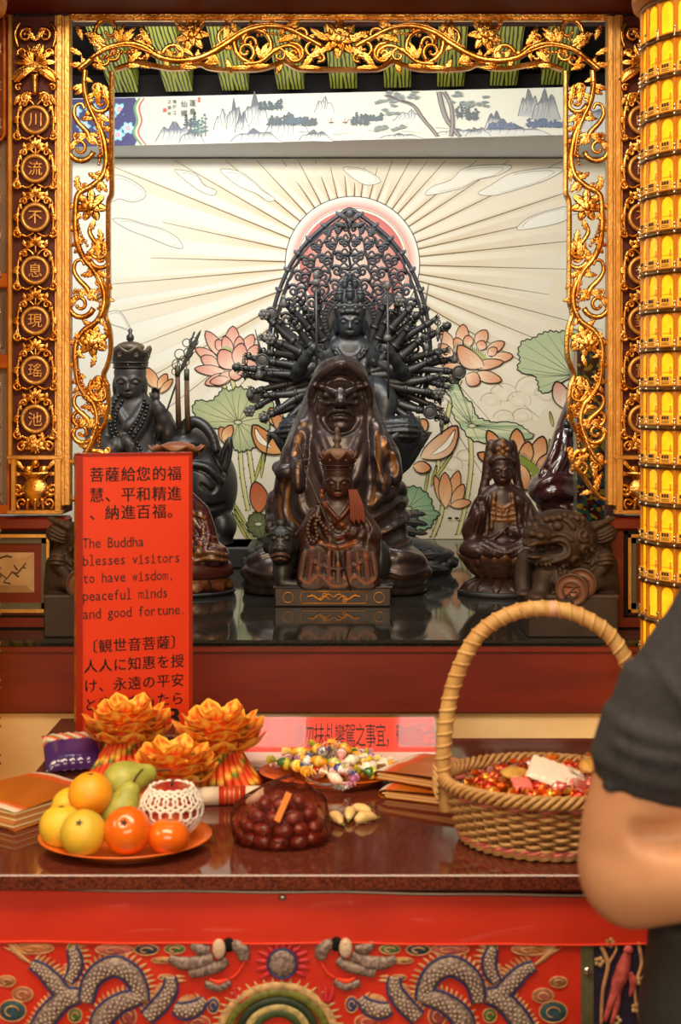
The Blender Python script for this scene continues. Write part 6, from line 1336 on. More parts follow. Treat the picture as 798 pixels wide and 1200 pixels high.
b = MB(); sheet(b, 694, 764, 1104, LOWC, 0, 10, 14); b.build('navy_panel', M('navy_satin', srgb(34, 28, 58), .55, col2=srgb(26, 22, 46), nscale=40), clo, D=DC)
b = MB(); sheet(b, 680, 695, 1103, LOWC, -1.8, 3, 14); b.build('olive_ribbon', M('olive_ribbon', srgb(96, 92, 66), .45, col2=srgb(78, 76, 52), nscale=60), clo, D=DC)
b = MB(); b.ell((687.5, cy_(687, 1136)-3, -1136), (4.4, 2.4, 4.4), 14, 7); b.build('snap_button', CHROME, clo, D=DC)
b = MB(); b.ell((331, cy_(331, 1050)-5.5, -1050), (5, 2.2, 3.6), 14, 7); b.build('metal_snap', M('snap_dull', (.35, .3, .26), .3, .9), clo, D=DC)
b = MB(); b.tube([(x, cy_(x, 1043)-1, -(1041.5+x*.0105)) for x in np.linspace(-52, 762, 60)], 1.5, 6); b.build('plastic_edge', M('edge_white', srgb(176, 158, 140), .25, coat=.5), clo, D=DC)
b = MB(); 
def cover(x, y):
    d = 2.0*math.sin(x*.021+y*.05)+1.4*math.sin(x*.05-y*.03)
    for (xa, ya, xb, yb_, w_, h_) in ((540, 1102, 700, 1070, 3.5, 3.4), (100, 1066, 165, 1057, 3, 2.6), (360, 1062, 420, 1056, 3, 2.6), (20, 1092, 330, 1088, 4, 1.6), (430, 1074, 560, 1080, 4, 2.)):
        t_ = (x-xa)/(xb-xa)
        if -.1 < t_ < 1.1: d -= h_*math.exp(-((y-(ya+(yb_-ya)*t_))/w_)**2)*max(0, math.sin(PI*min(max((t_+.1)/1.2, 0), 1)))
    return d
sheet(b, -52, 762, 1046, 1130, -8.5, 240, 60, dy=cover); sheet(b, -52, 762, 1130, LOWC, -8.5, 60, 16, dy=lambda x, y: 2.0*math.sin(x*.021+y*.05)+1.4*math.sin(x*.05-y*.03))
b.build('clear_cover', film('clear_plastic', (1, 1, 1), .12, .10, .3, 12), clo, D=DC)
SIL = M('silver_thread', srgb(152, 134, 126), .5, .2, col2=srgb(104, 86, 84), nscale=160, nlo=.42, nhi=.58)
BLUE = M('blue_cord', srgb(38, 50, 110), .55); CRM = M('cream_thread', srgb(206, 160, 112), .6, col2=srgb(176, 120, 80), nscale=60)
def EM(m, pts, r0, r1, y=-2., flat=.5, n=6, seg=8):
    q = spline(np.array(pts, float), n); v = np.array([(x, cy_(x, yy)+y, -yy) for x, yy in q]); m.tube(v, np.linspace(r0, r1, len(v)) if np.ndim(r0) == 0 else np.interp(np.linspace(0, 1, len(v)), np.linspace(0, 1, len(r0)), r0), seg, flat, up=(0, 1, 0)); return q
def dragon(g):
    X = lambda p: [((x if g > 0 else 662-x), y) for x, y in p]
    body = [([(36, 1130), (50, 1138), (62, 1150), (76, 1164), (92, 1166)], [5, 8, 10, 9, 8]), ([(92, 1166), (74, 1172), (58, 1188), (50, 1200), (40, 1220)], [9, 11, 12, 12, 12]), ([(101, 1174), (106, 1152), (118, 1138), (136, 1131), (154, 1140), (163, 1156), (166, 1172)], [8, 10, 11, 12, 11, 10, 9]), ([(166, 1166), (146, 1172), (130, 1182), (120, 1196), (118, 1222)], [9, 11, 12, 13, 13]), ([(172, 1192), (188, 1176), (199, 1160), (200, 1144)], [9, 10, 9, 6]), ([(84, 1110), (88, 1122), (88, 1136), (80, 1150)], [5, 8, 8, 5]), ([(204, 1180), (216, 1184), (230, 1180), (240, 1170)], [6, 10, 9, 4])]
    m = MB(); sc = MB(); bl = MB(); fr = MB()
    for pts, rr_ in body:
        q = EM(m, X(pts), rr_, None, -1.6, .45); L_ = np.interp(np.linspace(0, 1, len(q)), np.linspace(0, 1, len(rr_)), rr_)
        t = np.gradient(q, axis=0); t /= np.linalg.norm(t, axis=1)[:, None]; nn = np.stack([-t[:, 1], t[:, 0]], 1)
        for sg in (-1, 1): EM(bl, q+nn*L_[:, None]*sg*1.04, 1.3, 1.3, -2.2, 1., 1, 6)
        d = np.r_[0, np.cumsum(np.linalg.norm(np.diff(q, axis=0), axis=1))]
        for k, s_ in enumerate(np.arange(2.5, d[-1]-1, 4.2)):
            p = np.array([np.interp(s_, d, q[:, i]) for i in (0, 1)]); nv = np.array([np.interp(s_, d, nn[:, i]) for i in (0, 1)]); rr1 = np.interp(s_, d, L_)
            for o in ((-.55, 0, .55) if k % 2 else (-.3, .3)):
                c = p+nv*rr1*o; sc.ell((c[0], cy_(*c)-1.8-rr1*.42*(1-.5*abs(o)), -c[1]), (1.9, 1.3, 1.9), 7, 4)
        for k, s_ in enumerate(np.arange(3, d[-1], 5.)):
            p = np.array([np.interp(s_, d, q[:, i]) for i in (0, 1)]); nv = np.array([np.interp(s_, d, nn[:, i]) for i in (0, 1)]); rr1 = np.interp(s_, d, L_)
            if nv[1] > 0: nv = -nv
            a = p+nv*rr1*1.1; e = p+nv*(rr1+9)+np.array([g*2.5, 0]); EM(fr, [tuple(a), tuple((a+e)/2), tuple(e)], [2.4, 1.8, .4], None, -1, .4, 2, 6)
    for k in range(7): EM(fr, X([(36-k*2, 1130-k), (20-k*3, 1118-k*4), (4+k*5, 1110+k*2)]), [1.6, 2, .5], None, -1, .5, 4, 6)
    o = m.build('embroidered_dragon', SIL, clo, D=DC)
    sc.build('scales', M('silver_sequin', srgb(184, 166, 154), .35, .4), o, D=DC); bl.build('outline_cord', BLUE, o, D=DC); fr.build('fins', CRM, o, D=DC)
    h = MB()
    for pts, r_ in (([(224, 1106), (236, 1112), (246, 1112)], [4, 8, 5]), ([(198, 1122), (212, 1128), (232, 1128), (250, 1120)], [4, 8, 9, 6]), ([(222, 1140), (238, 1136), (256, 1132), (266, 1124)], [6, 8, 7, 5]), ([(240, 1152), (256, 1156), (270, 1150)], [4, 6, 4]), ([(272, 1104), (284, 1112), (286, 1124)], [6, 9, 6])): EM(h, X(pts), r_, None, -2, .5)
    h.build('head', SIL, o, D=DC)
    h = MB(); EM(h, X([(246, 1146), (256, 1150), (268, 1146)]), [1, 3.4, 1], None, -3.5, .5); EM(h, X([(288, 1122), (280, 1138), (270, 1146)]), 1.4, 1.4, -2); h.build('mouth', M('red_thread'), o, D=DC)
    h = MB(); c = X([(262, 1116)])[0]; h.ell((c[0], cy_(*c)-4, -c[1]), (3.2, 2, 3.2), 10, 6); c = X([(268, 1106)])[0]; h.ell((c[0], cy_(*c)-3, -c[1]), (7, 3, 9), 10, 6); h.build('eye', BLACKWOOD, o, D=DC)
    h = MB(); c = X([(257, 1110)])[0]; h.ell((c[0], cy_(*c)-5, -c[1]), (8, 5, 12), 12, 7); h.build('tuft', M('cream_fluff', srgb(206, 182, 156), .9, bump=.8, bscale=300), o, D=DC)
    cl = [(40, 1098, 22, 6, (196, 120, 70)), (87, 1102, 8, 8, (60, 110, 60)), (135, 1103, 22, 6, (190, 90, 90)), (172, 1106, 14, 6, (34, 54, 74)), (205, 1103, 12, 5, (70, 110, 60)), (14, 1185, 16, 12, (40, 80, 90)), (232, 1198, 14, 8, (190, 70, 60)), (88, 1190, 8, 8, (70, 110, 50)), (250, 1178, 7, 9, (46, 66, 120)), (26, 1166, 12, 8, (176, 100, 80)), (150, 1190, 10, 12, (150, 60, 60)), (190, 1125, 12, 3, (150, 120, 60)), (195, 1145, 9, 3, (60, 100, 70)), (8, 1150, 10, 6, (170, 110, 70))]
    for x, y, rx, ry, c in cl:
        x = x if g > 0 else 662-x; y = max(y, 1112); k = MB(); k.ell((x, cy_(x, y)-1, -y), (rx, 1.6, ry), 14, 6)
        w_ = MB(); w_.tube([(x+rx*1.02*math.cos(a), cy_(x, y)-1.2, -y+ry*1.05*math.sin(a)) for a in np.arange(18)/18*2*PI], 1., 5, closed=True); w_.tube([(x+rx*.5*math.cos(a), cy_(x, y)-2.6, -y+ry*.5*math.sin(a)) for a in np.linspace(0, 4.6, 12)], .8, 5)
        q = k.build('cloud_motif', M('thread_%d_%d_%d' % c, srgb(*c), .55, col2=srgb(*[int(v*.8) for v in c]), nscale=120), clo, D=DC); w_.build('gold_cord', CRM, q, D=DC)
dragon(1); dragon(-1)
m = MB(); m.ell((331, cy_(331, 1128)-2, -1128), (16, 4.5, 16), 20, 9); o = m.build('pearl', SIL, clo, D=DC)
m = MB(); m.tube([(331+17*math.cos(a), cy_(331, 1128)-2.4, -1128+17*math.sin(a)) for a in np.arange(28)/28*2*PI], 1.4, 6, closed=True); m.build('outline_cord', BLUE, o, D=DC)
m = MB()
for a in np.linspace(-35, 215, 13): c, s_ = math.cos(math.radians(a)), math.sin(math.radians(a)); EM(m, [(331+19*c, 1128-19*s_), (331+26*c+2, 1128-24*s_), (331+33*c, 1128-31*s_)], [3.4, 3, .6], None, -1.5, .5, 3, 6)
m.build('flame', M('crimson_thread', srgb(190, 40, 50), .55), clo, D=DC)
for k, (rr_, c) in enumerate(((66, (206, 168, 116)), (56, (110, 112, 40)), (44, (30, 54, 34)), (34, (190, 170, 110)), (26, (60, 80, 40)))):
    m = MB(); EM(m, [(325+rr_*math.cos(a), 1206-rr_*.78*math.sin(a)**1.2 if math.sin(a) > 0 else 1206) for a in np.linspace(0, PI, 15)], 5, 5, -1-k*.4, .4, 3); 
    if k == 0:
        for a in np.linspace(.1, PI-.1, 22): EM(m, [(325+68*math.cos(a), 1206-54*math.sin(a)), (325+78*math.cos(a), 1206-61*math.sin(a))], 2.2, .6, -1, .5, 3, 6)
    m.build('wave_band', M('thread_%d_%d_%d' % c, srgb(*c), .55, col2=srgb(*[int(v*.8) for v in c]), nscale=120), clo, D=DC)
for x, y in ((283, 1166), (382, 1166)):
    m = MB(); [EM(m, [(x+dx*.4, y+9), (x+dx, y), (x+dx*1.2, y-10)], [2.6, 3, .6], None, -1.4, .5, 3, 6) for dx in (-7, 0, 7)]; m.build('flame', M('crimson_thread'), clo, D=DC)
# bird on the navy panel
m = MB(); EM(m, [(735, 1118), (731, 1132), (726, 1148), (720, 1164), (712, 1184)], [5, 8, 9, 6, 2], None, -2, .5); EM(m, [(728, 1150), (718, 1168), (708, 1196)], [4, 5, 2], None, -2.6, .5); EM(m, [(724, 1160), (722, 1180), (716, 1200)], [4, 4, 2], None, -2.4, .5); EM(m, [(737, 1140), (742, 1152), (738, 1168)], [4, 5, 1], None, -2.4, .5); o = m.build('embroidered_bird', M('rose_thread', srgb(198, 92, 84), .55, col2=srgb(160, 60, 60), nscale=90), clo, D=DC)
m = MB(); c = (736, 1113); m.ell((736, cy_(736, 1113)-3, -1113), (6, 3, 6), 12, 6); m.build('head', M('rose_thread'), o, D=DC)
m = MB(); EM(m, [(704, 1108), (712, 1130), (706, 1160), (704, 1200)], 2.6, 2, -1.5, .5); EM(m, [(712, 1130), (722, 1112), (716, 1100)], 2, 1, -1.5, .5)
EM(m, [(748, 1104), (752, 1130), (744, 1160), (750, 1200)], 2.2, 1.6, -1.5, .5); m.build('stitched_branch', CRM, clo, D=DC)
for x, y in ((714, 1104), (702, 1126), (752, 1150), (746, 1182), (722, 1196)):
    m = MB(); [m.ell((x+4*math.cos(a), cy_(x, y)-2, -y+4*math.sin(a)), (2.8, 1.4, 2.8), 8, 5) for a in np.arange(5)/5*2*PI]; m.build('stitched_flower', M('thread_206_168_116'), clo, D=DC)
# ---------------------------------------------------------------- signs
SIGNRED = M('sign_red', srgb(212, 54, 14), .4, col2=srgb(206, 50, 12), nscale=3); SIGNEDGE = M('sign_edge', srgb(150, 36, 14), .25, coat=.5); INKM = M('print_ink', (.012, .006, .005), .5)
YAW = math.radians(20); Dg = 2.97; sg_ = Dg/F
O = P(90, 533, Dg)
def sgn(px_, py_, off=0.):                   # point on the board face drawn at photo pixel (px, py) as if the board faced us
    u = (px_-90)*sg_/math.cos(YAW)*1.02; return np.array([O.x+u*math.cos(YAW)+off*math.sin(YAW), O.y+u*math.sin(YAW)-off*math.cos(YAW), O.z-(py_-533)*sg_])
zb = ZT+.045
sign = thing('standing_sign', (P(154, 0, 3.0).x, 3.02, zb), 'tall red sign with black blessing text, standing at the left of the table', 'sign')
pyb = 533+(O.z-zb)/sg_
def slab(x0, x1, y0, y1, off0, off1, mb=None):
    mb = mb or MB(); v = [sgn(x, y, o) for o in (off0, off1) for x, y in ((x0, y0), (x1, y0), (x1, y1), (x0, y1))]
    return mb.add(v, [(4, 5, 6, 7), (3, 2, 1, 0), (0, 1, 5, 4), (1, 2, 6, 5), (2, 3, 7, 6), (3, 0, 4, 7)], False)
slab(90, 217, 533, pyb, -.020, 0).build('board', SIGNRED, sign)
e = slab(89, 96, 532, pyb, -.021, .003); slab(214, 218, 532, pyb, -.021, .003, e); slab(89, 218, 531.5, 534, -.021, .003, e); e.build('edging', SIGNEDGE, sign)
T = MB()
def put(ch, x, y, w_, h=None, mb=None, bold=0, lat=False, S_=sgn, off=.0008):
    mb = mb or T
    v, f = glyph(ch, 1.0)
    if len(v) == 0: return
    if lat: c = np.array([(v[:, 0].min()+v[:, 0].max())/2, 0])
    else: c = np.array([0, 0.])
    P2 = (v[:, :2]-c)*np.array([w_, h or w_])
    for dx in ([0] if not bold else [-bold, bold]): mb.add([S_(x+a+dx, y-b_, off) for a, b_ in P2], f, False)
CX6 = [111.5, 128.5, 146, 163, 180.5, 197.5]
for row, y in (('菩薩給您的福', 558), ('慧、平和精進', 582), ('、納進百福。', 603)):
    for ch, x in zip(row, CX6): put(ch, x, y, 16.5, 18.5, bold=.25)
    T.build('chinese_text', INKM, sign, smooth=False); T = MB()
for row, y in (('The Buddha', 643), ('blesses visitors', 663.5), ('to have wisdom,', 684), ('peaceful minds', 705), ('and good fortune.', 726)):
    for i, ch in enumerate(row):
        if ch != ' ':
            v, f = glyph(ch, 1.0); wd = (v[:, 0].max()-v[:, 0].min()); h0 = v[:, 1].min()
            x = 99.5+i*6.75; sc = min(14.5, 5.9/max(wd, .01)) if ch not in 'il.,' else 13.5
            base = {'p': -.2, 'y': -.2, 'g': -.2, ',': -.12}.get(ch, 0.)
            cx = (v[:, 0].min()+v[:, 0].max())/2
            T.add([sgn(x+(a-cx)*sc, y-(b_-h0+base)*17.5, .0008) for a, b_, _ in v], f, False)
            if ch in 'ilhnmrkdbpTBu':           # small slab serifs
                for yy in ([y-.3] if ch not in 'T' else [y-.3]): slab(x-2.6, x+2.6, yy-.45, yy+.45, 0, .0008, T) if ch in 'il' else None
                if ch in 'il': slab(x-2.4, x+.4, y-(9. if ch == 'i' else 13.), y-(8.2 if ch == 'i' else 12.2), 0, .0008, T)
T.build('english_text', INKM, sign, smooth=False); T = MB()
CX7 = [105, 121, 137, 153, 169, 185, 201]
for row, y in (('〔観世音菩薩〕', 760), ('人人に知惠を授', 783), ('け、永遠の平安', 806), ('と幸福をもたら', 828)):
    for ch, x in zip(row, CX7): put(ch, x, y, 15.5, 17, bold=.2)
put('す', 105, 850, 15.5, 17, bold=.2); put('。', 121, 850, 15.5, 17, bold=.2)
N3 = MB(); put('3', 197, 850, 30, 30, mb=N3, bold=1.2); N3.build('printed_number', INKM, sign, smooth=False)
T.build('japanese_text', INKM, sign, smooth=False)
b = MB(); b.box((P(140, 0, 3.02).x, 3.04, ZT+.0225), (.285, .16, .045), bev=.003); b.build('sign_plinth', M('plinth_brown', srgb(92, 40, 20), .4, col2=srgb(76, 32, 16), nscale=6, noise_axis=(1, 4, 4)), label='low brown wooden box under the tall red sign', cat='box')
# tilted notice in a clear holder
tl = math.radians(48); nz = (0, -math.cos(tl), math.sin(tl))
NX0, NX1 = P(236, 0, 2.93).x, P(512, 0, 2.93).x; Ny, Nz = 2.905, ZT+.012
def ntc(px_, v_, off=0.): return np.array([(px_-CX)*2.93/F, Ny+v_*math.sin(tl)-off*math.cos(tl), Nz+v_*math.cos(tl)+off*math.sin(tl)])
nt_ = thing('notice_board', (P(372, 0, 2.93).x, 2.94, ZT), 'low red paper notice with black characters in a clear tilted holder behind the candy plate', 'sign')
def nslab(x0, x1, v0, v1, o0, o1): return MB().add([ntc(x, v, o) for o in (o0, o1) for x, v in ((x0, v1), (x1, v1), (x1, v0), (x0, v0))], [(4, 5, 6, 7), (3, 2, 1, 0), (0, 1, 5, 4), (1, 2, 6, 5), (2, 3, 7, 6), (3, 0, 4, 7)], False)
nslab(238, 510, .012, .098, -.002, 0).build('red_paper', M('notice_red', srgb(222, 70, 58), .6), nt_)
nslab(236, 512, -.004, .102, .001, .004).build('clear_front', film('acrylic', (1, .98, .97), .14, .03), nt_)
nslab(236, 512, -.006, .014, -.004, .0005).build('lower_rim', M('acrylic_rim', srgb(206, 176, 168), .2, coat=.5), nt_)
b = MB(); b.box((P(372, 0, 2.93).x, 2.95, ZT+.004), (.48, .13, .008)); b.box((P(372, 0, 2.93).x, 3.00, ZT+.035), (.46, .008, .07)); b.build('holder_foot', M('acrylic_rim'), nt_)
T = MB()
for ch, x in zip('請勿扶乩鑾駕之事宜，敬請配合', [349, 361.5, 374, 386.5, 398.5, 410.5, 422.5, 434.5, 446.5, 458, 470.5, 482.5, 495, 507]): put(ch, x, 0, 13.2, 1., T, S_=lambda a, b_, o: ntc(a, .050-b_*.062/1.0, .0006), off=0)
T.build('printed_text', INKM, nt_, smooth=False)
# ceiling tubes whose reflection glints in the holder
for i, (x0, hw_) in enumerate(((-.24, .11), (.31, .09))):
    lamp = thing('ceiling_tube_lamp', (x0, 2.64, 3.42), 'white ceiling tube lamp above the %s half of the offering table' % ('left' if i == 0 else 'right'), 'lamp', 'ceiling tube lamps above the table')
    b = MB(); b.box((x0, 2.64, 3.405), (hw_*2, .11, .02), bev=.004); m_ = M('tube_white', (1, .95, .88), .4, emit=20.); b.build('tube', m_, lamp); b = MB(); b.box((x0, 2.64, 3.44), (hw_*2+.04, .14, .05), bev=.005); b.build('fitting', M('fitting_white', srgb(220, 216, 206), .5), lamp)
# ---------------------------------------------------------------- offerings on the table
def tabD(py): return (CZ-ZT)*F/(py-HY)
def at(px_, py_): D = tabD(py_); return P(px_, py_, D)     # a point of the table top seen at that pixel
def local(mb, name, mat, t, color=False, **k):            # part given in the thing's own coordinates
    o = mb.build(name, mat, org=Vector((0, 0, 0)), color=color, **k); o.parent = t; o.location = (0, 0, 0); return o
PLASTIC = M('orange_plastic', srgb(228, 108, 34), .3, coat=.3, sss=.0)
def plate(loc, label, sx, sy):
    t = thing('plate', loc, label, 'plate', 'orange oval plastic plates on the table')
    prof = [(0, .006), (.66, .006), (.72, .007), (.90, .013), (1.0, .0175), (1.0, .0195), (.90, .0160), (.71, .0105), (.65, .0095), (0, .0095)]
    m = MB(); m.lathe([(r*sx, z) for r, z in prof], (0, 0, 0), 64, 1., sy/sx); local(m, 'dish', PLASTIC, t)
    m = MB(); m.lathe([(.60*sx, 0), (.64*sx, 0), (.64*sx, .007), (.60*sx, .007), (.60*sx, 0)], (0, 0, 0), 64, 1., sy/sx); local(m, 'foot_ring', PLASTIC, t); return t
c = at(147, 991); plate(c, 'orange oval plastic plate holding the fruit', .141, .125)
c2 = at(388, 914); plate(c2, 'orange oval plastic plate heaped with wrapped candies', .138, .10)
def fruit(name, px_, py_, D, r, mat, label, group=None, sz=1., seg=28, rot=None, mod=None, calyx=None):
    t = thing(name, P(px_, py_, D)-Vector((0, 0, r*sz)), label, 'fruit', group); m = MB()
    prof = [(r*math.sin(a)*(1+(mod or 0)*math.sin(a)), r*sz+r*sz*-math.cos(a)) for a in np.linspace(0, PI, 18)]
    prof = [(x, z-(.10*r*max(0, 1-(x/(.28*r))**2) if z > r*sz else -.06*r*max(0, 1-(x/(.28*r))**2))) for x, z in prof]
    m.lathe(prof, (0, 0, 0), seg); local(m, 'skin', mat, t)
    if calyx:
        m = MB()
        for k in range(5): a = k/5*2*PI; m.ell((.004*math.cos(a), .004*math.sin(a), 2*r*sz-.10*r), (.0038, .0022, .0012), 8, 5, rotz(a))
        m.ell((0, 0, 2*r*sz-.085*r), (.0022, .0022, .002), 8, 5); local(m, 'stem_scar', calyx, t)
    if rot: t.rotation_euler = rot; v = Vector((0, 0, r*sz)); t.location = P(px_, py_, D)-Matrix.Rotation(rot[1], 3, 'Y')@Matrix.Rotation(rot[0], 3, 'X')@v if False else P(px_, py_, D)-(Matrix.Rotation(rot[2] if len(rot) > 2 else 0, 3, 'Z')@Matrix.Rotation(rot[1], 3, 'Y')@Matrix.Rotation(rot[0], 3, 'X'))@v
    return t
YEL = M('yellow_citrus', srgb(238, 190, 50), .38, col2=srgb(224, 196, 62), nscale=22, bump=.25, bscale=420, sss=.05)
YEO = M('gold_citrus', srgb(240, 166, 34), .38, col2=srgb(232, 152, 30), nscale=18, bump=.25, bscale=420, sss=.05)
YEG = M('green_gold_citrus', srgb(228, 184, 52), .38, col2=srgb(204, 176, 52), nscale=16, bump=.25, bscale=420, sss=.05)
PERS = M('persimmon', srgb(236, 112, 18), .18, col2=srgb(226, 96, 14), nscale=14, coat=.4); GRS = M('dry_calyx', srgb(86, 84, 44), .7); DRY = M('dark_calyx', srgb(60, 34, 18), .7)
fruit('citrus', 106, 930, 2.385, .0365, YEO, 'golden round citrus on top of the fruit pile', 'yellow citrus on the fruit plate', .96, calyx=GRS)
fruit('citrus', 72, 968, 2.335,   .0355, YEL, 'lemon-yellow citrus at the left end of the fruit plate', 'yellow citrus on the fruit plate', .96, calyx=GRS)
fruit('citrus', 97.5, 976, 2.285, .0365, YEG, 'greenish-yellow citrus with a green stem scar, front of the fruit plate', 'yellow citrus on the fruit plate', .96, rot=(.8, -.12, 0), calyx=GRS)
fruit('citrus', 84, 946, 2.41, .034, YEL, 'yellow citrus half hidden at the back left of the fruit plate', 'yellow citrus on the fruit plate', .96)
fruit('persimmon', 149.5, 973, 2.285, .0375, PERS, 'glossy orange persimmon with a dark spot, front centre of the fruit plate', 'persimmons on the fruit plate', 1.0, rot=(.95, -.1, 0), calyx=DRY)
fruit('persimmon', 197, 980, 2.30, .0350, PERS, 'flatter orange persimmon in front of the netted apple', 'persimmons on the fruit plate', .80, rot=(-.1, .1, 0), calyx=GRS)
PEAR = M('green_pear', srgb(156, 160, 68), .4, col2=srgb(178, 176, 84), nscale=40, bump=.1, bscale=300); STM = M('fruit_stem', srgb(84, 52, 28), .7)
def pear(px_, py_, D, ang, tilt, label):
    t = thing('pear', P(px_, py_, D), label, 'fruit', 'green pears on the fruit plate'); m = MB()
    prof = [(0, -.040), (.012, -.0395), (.024, -.034), (.032, -.022), (.034, -.008), (.031, .006), (.024, .020), (.018, .032), (.014, .042), (.008, .048), (0, .0485)]
    m.lathe([tuple(a) for a in spline(np.array(prof), 4)], (0, 0, 0), 28); local(m, 'flesh', PEAR, t)
    m = MB(); m.tube(spline(np.array([(0, 0, .046), (.001, 0, .060), (.006, 0, .074)]), 5), [.0022, .0016, .0026] if False else .002, 7); local(m, 'stem', STM, t)
    t.rotation_euler = (0, tilt, ang); return t
pear(150, 914, 2.45, .35, 1.35, 'long green pear lying at the back of the fruit plate, stem to the right')
pear(143, 949, 2.40, .2, .40, 'green pear standing up between the citrus and the netted apple')
# apple in a foam net
D = 2.365; ca = P(201, 947, D); r = .050
t = thing('apple', ca-Vector((0, 0, r*.9)), 'red apple in a white foam net, right end of the fruit plate', 'fruit')
m = MB(); m.lathe([(r*.97*math.sin(a)*(1+.05*math.cos(a)), r*.9-r*.88*math.cos(a)-(.016*max(0, 1-(math.sin(a)/.38)**2) if a > 1.6 else -.008*max(0, 1-(math.sin(a)/.38)**2))) for a in np.linspace(0, PI, 26)], (0, 0, 0), 32); local(m, 'skin', M('red_apple', srgb(150, 36, 28), .3, col2=srgb(190, 92, 50), nscale=30, nlo=.45, nhi=.7, coat=.3), t)
m = MB(); m.tube([(0, 0, r*1.62), (.002, 0, r*1.85)], .0022, 7); local(m, 'stem', STM, t)
m = MB(); K = 19
for sg in (-1, 1):
    for k in range(K):
        q = []
        for a in np.linspace(.30, 2.40, 42):
            ph = 2*PI*k/K+sg*(a*.95+.10*math.sin(a*14)); rr_ = r*1.03*math.sin(PI-a); q.append((rr_*math.cos(ph)*1.0, rr_*math.sin(ph), r*.9-r*.93*math.cos(PI-a) if False else r*.9+r*.93*-math.cos(a)))
        m.tube(q, .0022, 6, .8)
q = np.arange(48)/48*2*PI
for a in (2.40,): m.tube(np.stack([r*1.03*math.sin(a)*np.cos(q), r*1.03*math.sin(a)*np.sin(q), np.full(48, r*.9-r*.93*math.cos(a))+.0015*np.sin(q*15)], 1), .0032, 7, closed=True)
local(m, 'foam_net', M('white_foam', srgb(232, 222, 214), .7), t)
# ---- paper lotuses -----------------------------------------------------------
PAPER = M('joss_paper', (1, 1, 1), .5, attr=True, spec=.3)
OC, YC, GC, RC, GDC = srgb(236, 88, 24), srgb(248, 192, 72), srgb(84, 122, 48), srgb(214, 58, 18), srgb(246, 214, 124)
def ppetal(m, a0, r0, z0, r1, z1, wd, sag=.006, up=.012, ph=0):
    v = []; K_ = []; nu, nv = 9, 9
    for j in range(nv):
        tt = j/(nv-1); w_ = wd*(math.sin(PI*(.18+.66*tt))**.9)*(1 if tt < .99 else .12); rr_ = r0+(r1-r0)*tt; zz = z0+(z1-z0)*tt**1.3-sag*math.sin(PI*tt)+up*max(0, tt-.6)**2*6
        for k in range(nu):
            u = -1+2*k/(nu-1); lat = u*w_/2; z = zz+.35*abs(u)*w_*.5*(1-.3*tt)
            x = rr_; v.append((x*math.cos(a0)-lat*math.sin(a0), x*math.sin(a0)+lat*math.cos(a0), z))
            s_ = (tt*5+abs(u)*1.3+ph) % 1.6
            c = YC if abs(u) > .78 or tt > .95 else (GC if .4 < abs(u) < .7 and .25 < tt < .85 and (k+j) % 2 else (OC if s_ < .7 else (RC if s_ < .9 else YC))); K_.append(c)
    m.add(v, [(j*nu+k, j*nu+k+1, (j+1)*nu+k+1, (j+1)*nu+k) for j in range(nv-1) for k in range(nu-1)], False, K_)
def paper_lotus(loc, label, s_, tw=0., short=1.):
    t = thing('paper_lotus', loc, label, 'paper lotus', 'folded paper lotuses behind the fruit'); h = .078*short
    for k in range(26):                                   # pleated skirt
        a = 2*PI*k/26+tw; m = MB(); nv, nu = 10, 6; v = []; K_ = []
        for j in range(nv):
            tt = j/(nv-1); rr_ = .040+(.086-.040)*tt**1.5; z = h*(1-tt)+.002; rad = .0045+.0055*tt
            for i in range(nu): b_ = i/nu*2*PI; x = rr_+rad*math.cos(b_); y = rad*1.0*math.sin(b_); v.append((x*math.cos(a)-y*math.sin(a), x*math.sin(a)+y*math.cos(a), z)); q = (j*.9+k*.6) % 4; K_.append(OC if q < 1.4 else (YC if q < 2.4 else (GC if q < 2.7 else RC)) if i in (0, 1, 5) else (OC if j % 3 else YC))
        m.add(v, [(j*nu+i, j*nu+(i+1) % nu, (j+1)*nu+(i+1) % nu, (j+1)*nu+i) for j in range(nv-1) for i in range(nu)]+[tuple(range((nv-1)*nu, nv*nu))], True, K_); local(m, 'skirt_pleat', PAPER, t, True)
    for n, r0, z0, r1, z1, wd, ph in ((9, .028, h-.006, .104, h+.006, .066, 0), (7, .020, h+.016, .104, h+.028, .080, .5), (6, .010, h+.036, .084, h+.048, .078, .2), (5, .002, h+.050, .054, h+.066, .062, .7)):
        for k in range(n): m = MB(); ppetal(m, 2*PI*(k+ph)/n+tw, r0, z0, r1, z1, wd, .010, .020, k*.37); local(m, 'petal', PAPER, t, True)
    m = MB(); m.lathe([(0, 0), (.036, 0), (.040, h*.6), (.034, h+.02), (.02, h+.05), (0, h+.055)], (0, 0, .001), 20); m.col = OC; local(m, 'core', M('paper_core', OC, .6), t)
    t.scale = (s_, s_, s_); return t
paper_lotus(at(150, 906), 'paper lotus at the back left, tall, just under the red sign text', .86, .1, 1.15)
paper_lotus(at(204, 938), 'paper lotus in the middle, lowest and nearest, behind the pears', .80, .3, .72)
paper_lotus(at(257, 917), 'paper lotus at the right with its pleated skirt fully visible', .88, .0, 1.12)
